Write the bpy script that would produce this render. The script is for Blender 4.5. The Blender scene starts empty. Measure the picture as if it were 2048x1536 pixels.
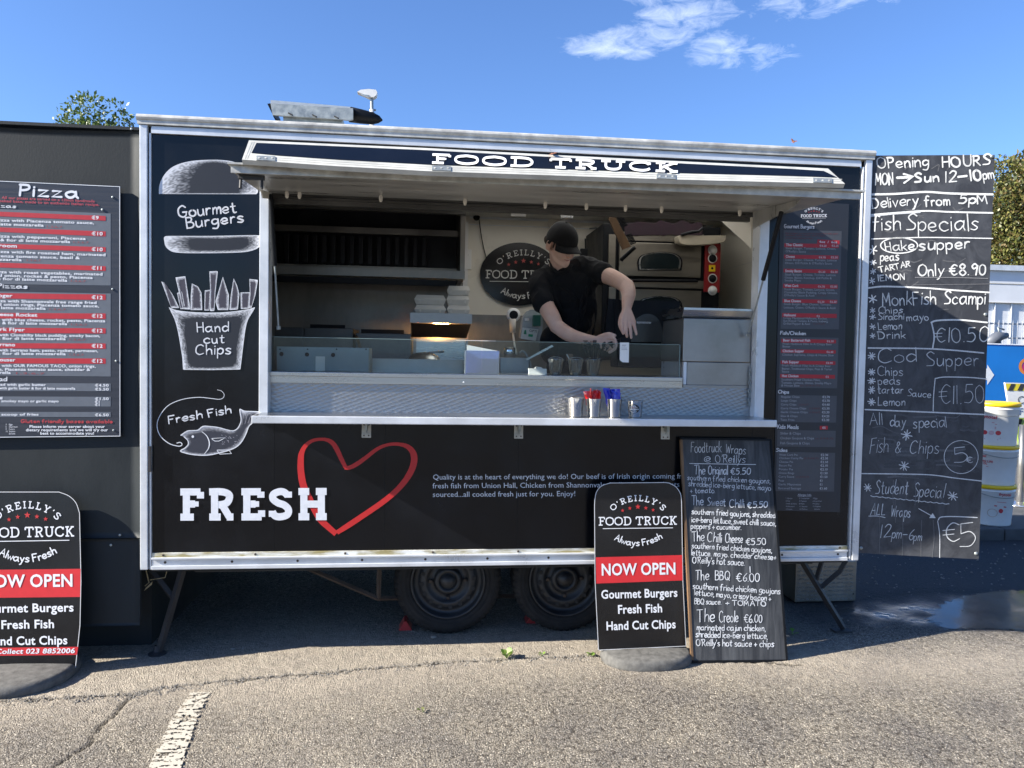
import bpy, bmesh, math, random
import numpy as np
from mathutils import Vector, Matrix
random.seed(7); RNG = np.random.default_rng(11)
SC = bpy.context.scene; COL = SC.collection
PI = math.pi
# ---------------------------------------------------------------- camera
FPX = 1540.0                      # focal length in pixels of the 2048 px wide photograph
CX, CD, CZ, YAW, PITCH, ROLL = 1.417, 4.0445, 1.6077, 0.1126, -0.0398, 0.0178
def _basis():
    cy, sy, cp, sp = math.cos(YAW), math.sin(YAW), math.cos(PITCH), math.sin(PITCH)
    fwd = np.array([sy*cp, cy*cp, sp]); right = np.array([cy, -sy, 0.0]); up = np.cross(right, fwd)
    cr, sr = math.cos(ROLL), math.sin(ROLL)
    return cr*right+sr*up, -sr*right+cr*up, fwd
BR, BU, BW = _basis(); CAM = np.array([CX, -CD, CZ])
cam_data = bpy.data.cameras.new('camera'); cam = bpy.data.objects.new('camera', cam_data); COL.objects.link(cam)
cam_data.sensor_width = 36.0; cam_data.lens = FPX/2048*36.0; cam_data.clip_end = 2000; cam_data.clip_start = 0.05
cam.matrix_world = Matrix(((BR[0], BU[0], -BW[0], CAM[0]), (BR[1], BU[1], -BW[1], CAM[1]), (BR[2], BU[2], -BW[2], CAM[2]), (0, 0, 0, 1)))
SC.camera = cam
# ---------------------------------------------------------------- daylight
SUN_TO = Vector((-1.0, -0.20, 0.592)).normalized()      # towards the sun
SUN_EL = math.asin(SUN_TO.z); SUN_AZ = math.atan2(SUN_TO.x, SUN_TO.y)
world = bpy.data.worlds.new('World'); SC.world = world; world.use_nodes = True
def _world():
    nt = world.node_tree; N = nt.nodes; L = nt.links; N.clear()
    out = N.new('ShaderNodeOutputWorld'); bg = N.new('ShaderNodeBackground'); bg.inputs[1].default_value = 0.08
    sky = N.new('ShaderNodeTexSky'); sky.sky_type = 'NISHITA'; sky.sun_disc = False
    sky.sun_elevation = SUN_EL; sky.sun_rotation = SUN_AZ; sky.altitude = 30; sky.air_density = 1.0; sky.dust_density = 0.6; sky.ozone_density = 4.0
    tc = N.new('ShaderNodeTexCoord'); sep = N.new('ShaderNodeSeparateXYZ'); L.new(tc.outputs['Generated'], sep.inputs[0])
    def M(op, a, b=None, c=None):
        n = N.new('ShaderNodeMath'); n.operation = op
        for i, v in enumerate((a, b, c)):
            if v is None: continue
            if isinstance(v, (int, float)): n.inputs[i].default_value = v
            else: L.new(v, n.inputs[i])
        return n.outputs[0]
    az = M('ARCTAN2', sep.outputs[0], sep.outputs[1]); el = M('ARCSINE', sep.outputs[2])
    no = N.new('ShaderNodeTexNoise'); no.inputs['Scale'].default_value = 26.0; no.inputs['Detail'].default_value = 10; no.inputs['Roughness'].default_value = 0.66; no.inputs['Distortion'].default_value = .5
    mp = N.new('ShaderNodeMapping'); mp.inputs['Scale'].default_value = (1, 1, 2.6); L.new(tc.outputs['Generated'], mp.inputs[0]); L.new(mp.outputs[0], no.inputs[0])
    tot = None
    # small fair weather clouds: azimuth, elevation, half width, half height, strength
    for a0, e0, wa, we, st in ((0.236, .374, .085, .022, 1.0), (.288, .384, .07, .024, .8), (.365, .363, .055, .025, .9), (.412, .354, .06, .024, .6), (.325, .402, .085, .023, .9), (.47, .405, .12, .028, .65), (.305, .428, .10, .024, .75), (.54, .40, .05, .024, .45), (-1.2, .5, .2, .05, .6), (1.6, .35, .25, .04, .6), (2.6, .4, .2, .05, .6)):
        dx = M('DIVIDE', M('SUBTRACT', az, a0), wa); dy = M('DIVIDE', M('SUBTRACT', el, e0), we)
        r2 = M('ADD', M('MULTIPLY', dx, dx), M('MULTIPLY', dy, dy))
        m = M('MULTIPLY', M('MAXIMUM', M('SUBTRACT', 1.0, r2), 0.0), st)
        tot = m if tot is None else M('MAXIMUM', tot, m)
    dens = M('MULTIPLY', M('SUBTRACT', M('ADD', M('MULTIPLY', no.outputs[0], 1.6), M('MULTIPLY', tot, 0.62)), 1.04), .72)
    dens = M('MULTIPLY', M('MINIMUM', M('MAXIMUM', dens, 0.0), 0.46), M('MINIMUM', M('MULTIPLY', tot, 3.0), 1.0))
    mx = N.new('ShaderNodeMix'); mx.data_type = 'RGBA'; L.new(dens, mx.inputs[0]); tn = N.new('ShaderNodeMix'); tn.data_type = 'RGBA'; tn.blend_type = 'MULTIPLY'; tn.inputs[0].default_value = 1; tn.inputs[7].default_value = (.66, .80, 1.04, 1); L.new(sky.outputs[0], tn.inputs[6]); L.new(tn.outputs[2], mx.inputs[6]); mx.inputs[7].default_value = (7.0, 7.6, 8.4, 1)
    L.new(mx.outputs[2], bg.inputs[0]); L.new(bg.outputs[0], out.inputs[0])
_world()
sun_data = bpy.data.lights.new('sun', 'SUN'); sun_data.energy = 5.0; sun_data.angle = math.radians(0.53); sun_data.color = (1.0, 0.93, 0.82)
sun = bpy.data.objects.new('sun', sun_data); COL.objects.link(sun); sun.rotation_euler = (-SUN_TO).to_track_quat('-Z', 'Y').to_euler(); sun.location = (-8, -3, 8)
vs = SC.view_settings; vs.view_transform = 'Standard'; vs.look = 'None'; vs.exposure = 1.5; vs.gamma = 1.0; vs.use_curve_mapping = False
SC.render.engine = 'CYCLES'; SC.cycles.max_bounces = 10; SC.cycles.diffuse_bounces = 7; SC.cycles.glossy_bounces = 4; SC.cycles.transmission_bounces = 6; SC.cycles.transparent_max_bounces = 8; SC.cycles.use_denoising = True
SC.cycles.sample_clamp_indirect = 6
# ---------------------------------------------------------------- measuring: pixel of the 2048x1536 photograph -> point on a real surface
def ray(px, py):
    return (px-1024.0)/FPX*BR - (py-768.0)/FPX*BU + BW
def at(px, py, Y):
    d = ray(px, py); return CAM + d*((Y-CAM[1])/d[1])
def gr(px, py, Z=0.0):
    d = ray(px, py); return CAM + d*((Z-CAM[2])/d[2])
class Pl:                                          # a plane that printed or chalked marks lie on
    def __init__(s, p0, n):
        s.p = np.array(p0, float); n = np.array(n, float); s.n = n/np.linalg.norm(n)
        if s.n @ (CAM-s.p) < 0: s.n = -s.n
    def __call__(s, px, py, off=0.0):
        d = ray(px, py); t = ((s.p-CAM) @ s.n)/(d @ s.n); return CAM + d*t + s.n*off
def pl3(a, b, c):
    a, b, c = map(np.array, (a, b, c)); return Pl(a, np.cross(b-a, c-a))
# ---------------------------------------------------------------- materials
def nmat(name):
    m = bpy.data.materials.new(name); m.use_nodes = True; nt = m.node_tree
    return m, nt, nt.nodes, nt.links, nt.nodes['Principled BSDF']
def setc(b, c, rough=.5, metal=0., spec=.5):
    b.inputs['Base Color'].default_value = (*c, 1); b.inputs['Roughness'].default_value = rough; b.inputs['Metallic'].default_value = metal; b.inputs['Specular IOR Level'].default_value = spec
def mat(name, c, rough=.5, metal=0., spec=.5, var=.15, vscale=6., stretch=(1, 1, 1), bump=0., bscale=40., rvar=.1, c2=None, thr=None):
    """principled with grain: colour varies by noise (toward c2 if given), roughness too, plus fine relief"""
    m, nt, N, L, b = nmat(name); setc(b, c, rough, metal, spec)
    tc = N.new('ShaderNodeTexCoord'); mp = N.new('ShaderNodeMapping'); mp.inputs['Scale'].default_value = stretch; L.new(tc.outputs['Object'], mp.inputs[0])
    no = N.new('ShaderNodeTexNoise'); no.inputs['Scale'].default_value = vscale; no.inputs['Detail'].default_value = 6; no.inputs['Roughness'].default_value = .62; L.new(mp.outputs[0], no.inputs[0])
    cr = N.new('ShaderNodeValToRGB'); L.new(no.outputs[0], cr.inputs[0])
    lo, hi = (thr if thr else (.3, .7)); cr.color_ramp.elements[0].position = lo; cr.color_ramp.elements[1].position = hi
    a = tuple(max(0, v*(1-var)) for v in c); z = c2 if c2 else tuple(min(1, v*(1+var)) for v in c)
    cr.color_ramp.elements[0].color = (*a, 1); cr.color_ramp.elements[1].color = (*z, 1); L.new(cr.outputs[0], b.inputs['Base Color'])
    if rvar:
        mr = N.new('ShaderNodeMapRange'); L.new(no.outputs[0], mr.inputs[0]); mr.inputs[1].default_value = .3; mr.inputs[2].default_value = .7
        mr.inputs[3].default_value = max(.02, rough-rvar); mr.inputs[4].default_value = min(1, rough+rvar); L.new(mr.outputs[0], b.inputs['Roughness'])
    if bump:
        n2 = N.new('ShaderNodeTexNoise'); n2.inputs['Scale'].default_value = bscale; n2.inputs['Detail'].default_value = 4; L.new(mp.outputs[0], n2.inputs[0])
        bp = N.new('ShaderNodeBump'); bp.inputs['Strength'].default_value = bump; bp.inputs['Distance'].default_value = .004; L.new(n2.outputs[0], bp.inputs['Height']); L.new(bp.outputs[0], b.inputs['Normal'])
    return m
def emat(name, c, st):
    m, nt, N, L, b = nmat(name); setc(b, c); b.inputs['Emission Color'].default_value = (*c, 1); b.inputs['Emission Strength'].default_value = st; return m
def inkmat(name, rough=.45, chalk=0.):
    m, nt, N, L, b = nmat(name); setc(b, (.5, .5, .5), rough)
    a = N.new('ShaderNodeAttribute'); a.attribute_name = 'Col'
    tc = N.new('ShaderNodeTexCoord'); no = N.new('ShaderNodeTexNoise'); no.inputs['Scale'].default_value = 260 if chalk else 30; no.inputs['Detail'].default_value = 5; L.new(tc.outputs['Object'], no.inputs[0])
    mr = N.new('ShaderNodeMapRange'); L.new(no.outputs[0], mr.inputs[0]); mr.inputs[1].default_value = .35; mr.inputs[2].default_value = .6; mr.inputs[3].default_value = 1-max(chalk, .08); mr.inputs[4].default_value = 1
    mx = N.new('ShaderNodeMix'); mx.data_type = 'RGBA'; mx.blend_type = 'MULTIPLY'; mx.inputs[0].default_value = 1; L.new(a.outputs['Color'], mx.inputs[6]); L.new(mr.outputs[0], mx.inputs[7]); L.new(mx.outputs[2], b.inputs['Base Color'])
    return m
M = {}
M['vinyl'] = mat('black_vinyl', (.0045, .0055, .008), .20, spec=.35, var=.3, vscale=2.2, rvar=.09, bump=.012, bscale=9, c2=(.008, .009, .012), thr=(.45, .8))
M['ply'] = mat('black_painted_ply', (.0095, .0145, .018), .62, var=.3, vscale=3., stretch=(1, 1, .4), rvar=.12, bump=.08, bscale=120, c2=(.017, .023, .027), spec=.3)
M['alu'] = mat('white_aluminium', (.62, .64, .66), .34, metal=.25, var=.18, vscale=4, rvar=.1)
M['aluD'] = mat('grimy_aluminium', (.42, .41, .38), .5, metal=.2, var=.25, vscale=14, rvar=.12, c2=(.6, .6, .56))
M['rail'] = mat('algae_rail', (.42, .36, .17), .6, var=.3, vscale=9, stretch=(.6, 1, 3), c2=(.68, .69, .66), thr=(.40, .60))
M['steel'] = mat('stainless_steel', (.50, .49, .47), .28, metal=1, var=.12, vscale=3, stretch=(.4, 1, 6), rvar=.09, bump=.02, bscale=30)
M['steelD'] = mat('dull_stainless', (.33, .32, .30), .40, metal=.85, var=.25, vscale=2.5, rvar=.1)
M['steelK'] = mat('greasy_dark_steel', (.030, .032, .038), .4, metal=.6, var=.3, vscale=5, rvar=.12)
M['cream'] = mat('cream_wall_panel', (.74, .70, .60), .32, var=.06, vscale=1.5, rvar=.08)
M['creamD'] = mat('grey_ceiling_panel', (.66, .64, .58), .45, var=.08, vscale=2)
M['white'] = mat('white_plastic', (.72, .72, .70), .4, var=.06)
M['foam'] = mat('foam_box', (.66, .62, .54), .7, var=.06)
M['black'] = mat('black_plastic', (.008, .009, .011), .45, spec=.14, var=.2)
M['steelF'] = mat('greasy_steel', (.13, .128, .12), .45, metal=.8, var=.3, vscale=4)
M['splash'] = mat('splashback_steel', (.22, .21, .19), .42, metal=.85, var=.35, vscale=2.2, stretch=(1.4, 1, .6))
M['awn'] = mat('awning_underside', (.36, .355, .33), .35, metal=.3, var=.3, vscale=3, stretch=(.5, 3, 1), c2=(.5, .49, .46))
M['fasc'] = mat('grubby_white_extrusion', (.47, .47, .43), .5, metal=.1, var=.2, vscale=6)
M['edge'] = mat('green_glass_edge', (.22, .30, .28), .3)
M['ovst'] = mat('oven_steel', (.23, .21, .175), .42, metal=.9, var=.15, vscale=3, stretch=(1, 1, 5))
M['rubber'] = mat('tyre_rubber', (.013, .0135, .015), .8, spec=.25, var=.35, vscale=20, c2=(.024, .0235, .023), bump=.2, bscale=160)
M['rim'] = mat('black_rim_paint', (.011, .013, .017), .5, var=.3, vscale=12, c2=(.022, .025, .029))
M['chassis'] = mat('rusty_chassis', (.045, .032, .024), .8, var=.5, vscale=12)
M['chassisK'] = mat('dark_chassis', (.025, .025, .027), .6, var=.3)
M['under'] = mat('trailer_underside', (.02, .02, .02), .9)
M['galv'] = mat('galvanised_sheet', (.30, .33, .33), .5, metal=.6, var=.3, vscale=26, rvar=.12)
M['roofw'] = mat('weathered_roof_edge', (.50, .47, .42), .7, var=.3, vscale=16, c2=(.7, .68, .62), bump=.3, bscale=60)
M['red'] = mat('red_plastic', (.26, .010, .012), .45, var=.2)
M['chock'] = mat('red_chock', (.35, .02, .02), .6)
M['yellow'] = mat('yellow_lid', (.80, .52, .01), .4, var=.05)
M['rubbase'] = mat('recycled_rubber_base', (.085, .083, .078), .85, var=.25, vscale=30, c2=(.14, .137, .128), bump=.35, bscale=140)
M['signface'] = mat('sign_face', (.007, .007, .009), .22, var=.3, vscale=3, c2=(.014, .014, .015), rvar=.07)
M['signedge'] = mat('white_sign_edge', (.7, .7, .7), .5, var=.05)
M['menu'] = mat('menu_sheet', (.020, .022, .028), .45, var=.15)
M['corr'] = mat('corrugated_menu_sheet', (.024, .028, .040), .4, var=.12, vscale=1., stretch=(1, 1, 60))
M['cloth'] = mat('black_cotton', (.0028, .0032, .005), .95, var=.3, vscale=30, bump=.25, bscale=60, rvar=0)
M['capm'] = mat('black_cap_cotton', (.0025, .003, .005), .9, var=.3, vscale=60, bump=.2, bscale=200, rvar=0)
M['wood'] = mat('worn_wood', (.12, .07, .035), .6, var=.5, vscale=10, stretch=(1, 1, .3))
M['hair'] = mat('dark_brown_hair', (.035, .022, .014), .6, var=.4, vscale=200, rvar=0)
M['blue'] = mat('blue_acrylic', (.02, .07, .33), .2)
M['paper'] = mat('white_paper', (.78, .78, .75), .7, var=.03)
M['concrete'] = mat('dark_wet_kerb', (.065, .067, .070), .8, var=.3, vscale=8, bump=.4, bscale=60)
M['shedw'] = mat('white_cladding', (.66, .68, .70), .6, var=.06, vscale=1.5)
M['tan'] = mat('tan_trim', (.36, .33, .27), .7)
M['banner'] = mat('blue_banner', (.004, .16, .50), .5, var=.12, vscale=1.2)
M['fence'] = mat('galvanised_fence', (.35, .37, .40), .5, metal=.4)
M['lime'] = mat('lime_sheet', (.22, .30, .05), .5)
M['stone'] = mat('pebble', (.20, .185, .16), .85, var=.3, vscale=40)
M['dry'] = mat('dry_leaf', (.16, .06, .03), .7, var=.4, vscale=60)
M['chrome'] = mat('polished_cup_steel', (.74, .73, .70), .16, metal=.92, var=.04, rvar=.05)
M['cord'] = mat('grubby_rope', (.35, .29, .17), .9)
def _skin():
    m, nt, N, L, b = nmat('skin'); setc(b, (.50, .285, .205), .5, spec=.35)
    b.inputs['Subsurface Weight'].default_value = .12; b.inputs['Subsurface Radius'].default_value = (.012, .004, .002); b.inputs['Subsurface Scale'].default_value = 1.
    tc = N.new('ShaderNodeTexCoord'); no = N.new('ShaderNodeTexNoise'); no.inputs['Scale'].default_value = 14; no.inputs['Detail'].default_value = 5; L.new(tc.outputs['Object'], no.inputs[0])
    cr = N.new('ShaderNodeValToRGB'); L.new(no.outputs[0], cr.inputs[0]); cr.color_ramp.elements[0].position = .35; cr.color_ramp.elements[1].position = .68
    cr.color_ramp.elements[0].color = (.70, .47, .37, 1); cr.color_ramp.elements[1].color = (.64, .40, .31, 1); L.new(cr.outputs[0], b.inputs['Base Color'])
    return m
M['skin'] = _skin()
def _glass(name, tint, rough=.0, alpha=.16, gl=1.45):
    m, nt, N, L, b = nmat(name); N.remove(b); out = N['Material Output']
    tr = N.new('ShaderNodeBsdfTransparent'); tr.inputs[0].default_value = (*tint, 1); g = N.new('ShaderNodeBsdfGlossy'); g.inputs['Roughness'].default_value = rough+.01
    fr = N.new('ShaderNodeFresnel'); fr.inputs[0].default_value = gl; mx = N.new('ShaderNodeMixShader'); L.new(fr.outputs[0], mx.inputs[0]); L.new(tr.outputs[0], mx.inputs[1]); L.new(g.outputs[0], mx.inputs[2])
    df = N.new('ShaderNodeBsdfDiffuse'); df.inputs[0].default_value = (.55, .62, .68, 1); m2 = N.new('ShaderNodeMixShader'); m2.inputs[0].default_value = alpha
    L.new(mx.outputs[0], m2.inputs[1]); L.new(df.outputs[0], m2.inputs[2]); L.new(m2.outputs[0], out.inputs[0]); return m
M['glass'] = _glass('counter_glass', (.90, .95, .95), alpha=.01, gl=1.33)
M['ovenglass'] = mat('oven_window', (.012, .018, .02), .08, var=.1)
M['bluegl'] = _glass('blue_acrylic_box', (.30, .42, .85), alpha=.30)
M['jug'] = _glass('clear_jug', (.75, .78, .76), rough=.2, alpha=.42)
def _chalkboard(name, base, smear, sc=(1.2, 1, .5), amt=.5, rough=.55):
    m, nt, N, L, b = nmat(name); setc(b, base, rough, spec=.4)
    tc = N.new('ShaderNodeTexCoord'); mp = N.new('ShaderNodeMapping'); mp.inputs['Scale'].default_value = sc; L.new(tc.outputs['Object'], mp.inputs[0])
    no = N.new('ShaderNodeTexNoise'); no.inputs['Scale'].default_value = 5; no.inputs['Detail'].default_value = 9; no.inputs['Roughness'].default_value = .68; no.inputs['Distortion'].default_value = 1.2; L.new(mp.outputs[0], no.inputs[0])
    cr = N.new('ShaderNodeValToRGB'); L.new(no.outputs[0], cr.inputs[0]); cr.color_ramp.elements[0].position = .42; cr.color_ramp.elements[1].position = .80
    cr.color_ramp.elements[0].color = (*base, 1); cr.color_ramp.elements[1].color = (*smear, 1); L.new(cr.outputs[0], b.inputs['Base Color']); return m
M['chalk'] = _chalkboard('wiped_chalkboard', (.030, .032, .038), (.085, .09, .10), sc=(1.4, 1, .9))
M['chalk2'] = _chalkboard('dusty_chalkboard', (.026, .028, .032), (.11, .115, .12), sc=(3.5, 1, .35))
M['ink'] = inkmat('printed_ink'); M['chalkink'] = inkmat('chalk_marks', .8, chalk=.35)
def _diamond():
    m, nt, N, L, b = nmat('brushed_swirl_steel'); setc(b, (.33, .335, .34), .32, 1.)
    tc = N.new('ShaderNodeTexCoord'); mp = N.new('ShaderNodeMapping'); mp.inputs['Rotation'].default_value = (0, math.radians(32), 0); mp.inputs['Scale'].default_value = (34, 34, 60); L.new(tc.outputs['Object'], mp.inputs[0])
    w = N.new('ShaderNodeTexVoronoi'); w.inputs['Scale'].default_value = 1.; w.inputs['Randomness'].default_value = .15; L.new(mp.outputs[0], w.inputs[0])
    mr = N.new('ShaderNodeMapRange'); L.new(w.outputs['Distance'], mr.inputs[0]); mr.inputs[1].default_value = .1; mr.inputs[2].default_value = .6; mr.inputs[3].default_value = .22; mr.inputs[4].default_value = .42
    L.new(mr.outputs[0], b.inputs['Roughness'])
    bp = N.new('ShaderNodeBump'); bp.inputs['Strength'].default_value = .9; bp.inputs['Distance'].default_value = .004; L.new(w.outputs['Distance'], bp.inputs['Height']); L.new(bp.outputs[0], b.inputs['Normal']); return m
M['swirl'] = _diamond()
def _roof_fill():  # translucent sheet for the added opening that lets sun into the kitchen
    m, nt, N, L, b = nmat('roof_fill_sheet'); t = N.new('ShaderNodeBsdfTranslucent'); t.inputs[0].default_value = (.80, .78, .70, 1); mx = N.new('ShaderNodeMixShader'); mx.inputs[0].default_value = .9
    setc(b, (.7, .7, .66), .5); L.new(b.outputs[0], mx.inputs[1]); L.new(t.outputs[0], mx.inputs[2]); L.new(mx.outputs[0], N['Material Output'].inputs[0]); return m
M['grp'] = _roof_fill()
def _leafmat(name, a, c, tr=.25):
    m, nt, N, L, b = nmat(name); setc(b, a, .45)
    at_ = N.new('ShaderNodeAttribute'); at_.attribute_name = 'Col'; L.new(at_.outputs['Color'], b.inputs['Base Color'])
    t = N.new('ShaderNodeBsdfTranslucent'); L.new(at_.outputs['Color'], t.inputs[0]); mx = N.new('ShaderNodeMixShader'); mx.inputs[0].default_value = tr
    L.new(b.outputs[0], mx.inputs[1]); L.new(t.outputs[0], mx.inputs[2]); L.new(mx.outputs[0], N['Material Output'].inputs[0]); return m
M['leaf'] = _leafmat('leaves', (.06, .1, .02), (.1, .14, .03))
# ---------------------------------------------------------------- mesh building
def obj(name, verts, faces, m, parent=None, smooth=False, cols=None):
    me = bpy.data.meshes.new(name); me.from_pydata([tuple(map(float, v)) for v in verts], [], faces); me.materials.append(m); me.update()
    if smooth: me.polygons.foreach_set('use_smooth', [True]*len(me.polygons))
    if cols is not None:
        ca = me.color_attributes.new('Col', 'FLOAT_COLOR', 'POINT'); ca.data.foreach_set('color', np.array([(*c[:3], 1) for c in cols], np.float32).ravel())
    o = bpy.data.objects.new(name, me); COL.objects.link(o)
    if parent is not None:
        o.parent = parent; pw = WLOC.get(parent.name, Vector((0, 0, 0))); o.location = -pw; WLOC[o.name] = Vector((0, 0, 0))
    return o
WLOC = {}
def empty(name, loc, label, cat, group=None):
    o = bpy.data.objects.new(name, None); COL.objects.link(o); o.location = Vector([float(v) for v in loc]); o.empty_display_size = .1; WLOC[o.name] = Vector(o.location)
    o['label'] = label; o['category'] = cat
    if group: o['group'] = group
    return o
def tag(o, label, cat, group=None):
    o['label'] = label; o['category'] = cat
    if group: o['group'] = group
    return o
class MB:
    def __init__(s): s.v = []; s.f = []
    def add(s, vs_, fs):
        k = len(s.v); s.v += [tuple(map(float, p)) for p in vs_]; s.f += [tuple(i+k for i in f) for f in fs]; return s
    def hexa(s, p):        # 8 corners: 0-3 one face loop, 4-7 the matching opposite loop
        return s.add(p, [(0, 1, 2, 3), (7, 6, 5, 4), (0, 4, 5, 1), (1, 5, 6, 2), (2, 6, 7, 3), (3, 7, 4, 0)])
    def box(s, a, b, bev=0.):
        x0, y0, z0 = (min(a[i], b[i]) for i in range(3)); x1, y1, z1 = (max(a[i], b[i]) for i in range(3))
        if bev <= 0: return s.hexa([(x0, y0, z0), (x1, y0, z0), (x1, y0, z1), (x0, y0, z1), (x0, y1, z0), (x1, y1, z0), (x1, y1, z1), (x0, y1, z1)])
        bm = bmesh.new(); bmesh.ops.create_cube(bm, size=1)
        for v in bm.verts: v.co = Vector(((x0+x1)/2+v.co.x*(x1-x0), (y0+y1)/2+v.co.y*(y1-y0), (z0+z1)/2+v.co.z*(z1-z0)))
        bmesh.ops.bevel(bm, geom=list(bm.edges), offset=bev, segments=2, affect='EDGES', profile=.6)
        bm.verts.index_update(); s.add([v.co[:] for v in bm.verts], [tuple(v.index for v in f.verts) for f in bm.faces]); bm.free(); return s
    def quadbox(s, q, depth):  # planar quad (4 points) given thickness along its normal away from the camera
        q = [np.array(p, float) for p in q]; n = np.cross(q[1]-q[0], q[3]-q[0]); n /= np.linalg.norm(n)
        if n @ (CAM-q[0]) < 0: n = -n
        return s.hexa(q+[p-n*depth for p in q])
    def prism(s, poly, depth, n=None):
        q = [np.array(p, float) for p in poly]
        if n is None:
            n = np.zeros(3)
            for i in range(1, len(q)-1): n = n+np.cross(q[i]-q[0], q[i+1]-q[0])
            n /= np.linalg.norm(n)
            if n @ (CAM-q[0]) < 0: n = -n
        k = len(q); return s.add(q+[p-n*depth for p in q], [tuple(range(k)), tuple(range(2*k-1, k-1, -1))]+[(i, i+k, (i+1) % k+k, (i+1) % k) for i in range(k)])
    def tube(s, pts, r, n=10, cap=True):
        P = [np.array(p, float) for p in pts]; rs = r if hasattr(r, '__len__') else [r]*len(P); k0 = len(s.v); prev = None
        for i, p in enumerate(P):
            t = (P[min(i+1, len(P)-1)]-P[max(i-1, 0)]); t = t/(np.linalg.norm(t)+1e-12)
            u = np.cross(t, (0, 0, 1.)) if prev is None else prev - t*(prev@t)
            if np.linalg.norm(u) < 1e-3: u = np.cross(t, (1., 0, 0))
            u /= np.linalg.norm(u); prev = u; w = np.cross(t, u)
            for j in range(n):
                a = 2*PI*j/n; s.v.append(tuple(p+rs[i]*(math.cos(a)*u+math.sin(a)*w)))
        for i in range(len(P)-1):
            for j in range(n): s.f.append((k0+i*n+j, k0+i*n+(j+1) % n, k0+(i+1)*n+(j+1) % n, k0+(i+1)*n+j))
        if cap: s.f.append(tuple(k0+j for j in range(n-1, -1, -1))); s.f.append(tuple(k0+(len(P)-1)*n+j for j in range(n)))
        return s
    def lathe(s, c, axis, prof, n=32, mod=None, a0=0., a1=2*PI):   # prof: list of (radius, distance along the axis)
        c = np.array(c, float); ax = np.array(axis, float); ax /= np.linalg.norm(ax)
        u = np.cross(ax, (0, 0, 1.)) if abs(ax[2]) < .9 else np.array((1., 0, 0)); u /= np.linalg.norm(u); w = np.cross(ax, u); k0 = len(s.v)
        for i, (r, h) in enumerate(prof):
            for j in range(n):
                a = 2*PI*j/n; rr = r*(mod(i, j) if mod else 1); s.v.append(tuple(c+ax*h+rr*(math.cos(a)*u+math.sin(a)*w)))
        for i in range(len(prof)-1):
            for j in range(n): s.f.append((k0+i*n+j, k0+i*n+(j+1) % n, k0+(i+1)*n+(j+1) % n, k0+(i+1)*n+j))
        return s
    def build(s, name, m, parent=None, smooth=False): return obj(name, s.v, s.f, m, parent, smooth)
def pxbox(mb, x0, y0, x1, y1, Y, depth, bev=0.):   # box whose front face spans that pixel rectangle at depth Y
    a = at(x0, y1, Y); b = at(x1, y0, Y); return mb.box((a[0], Y, a[2]), (b[0], Y+depth, b[2]), bev)
def catmull(P, sub=6, closed=False):
    P = [np.array(p, float) for p in P]; n = len(P)
    if n < 3: return P
    out = []
    rng = range(n if closed else n-1)
    for i in rng:
        p1, p2 = P[i], P[(i+1) % n]; p0 = P[(i-1) % n] if (closed or i > 0) else 2*p1-p2; p3 = P[(i+2) % n] if (closed or i+2 < n) else 2*p2-p1
        for k in range(sub):
            t = k/sub; out.append(.5*((2*p1)+(-p0+p2)*t+(2*p0-5*p1+4*p2-p3)*t*t+(-p0+3*p1-3*p2+p3)*t**3))
    out.append(P[0] if closed else P[-1]); return out
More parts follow.
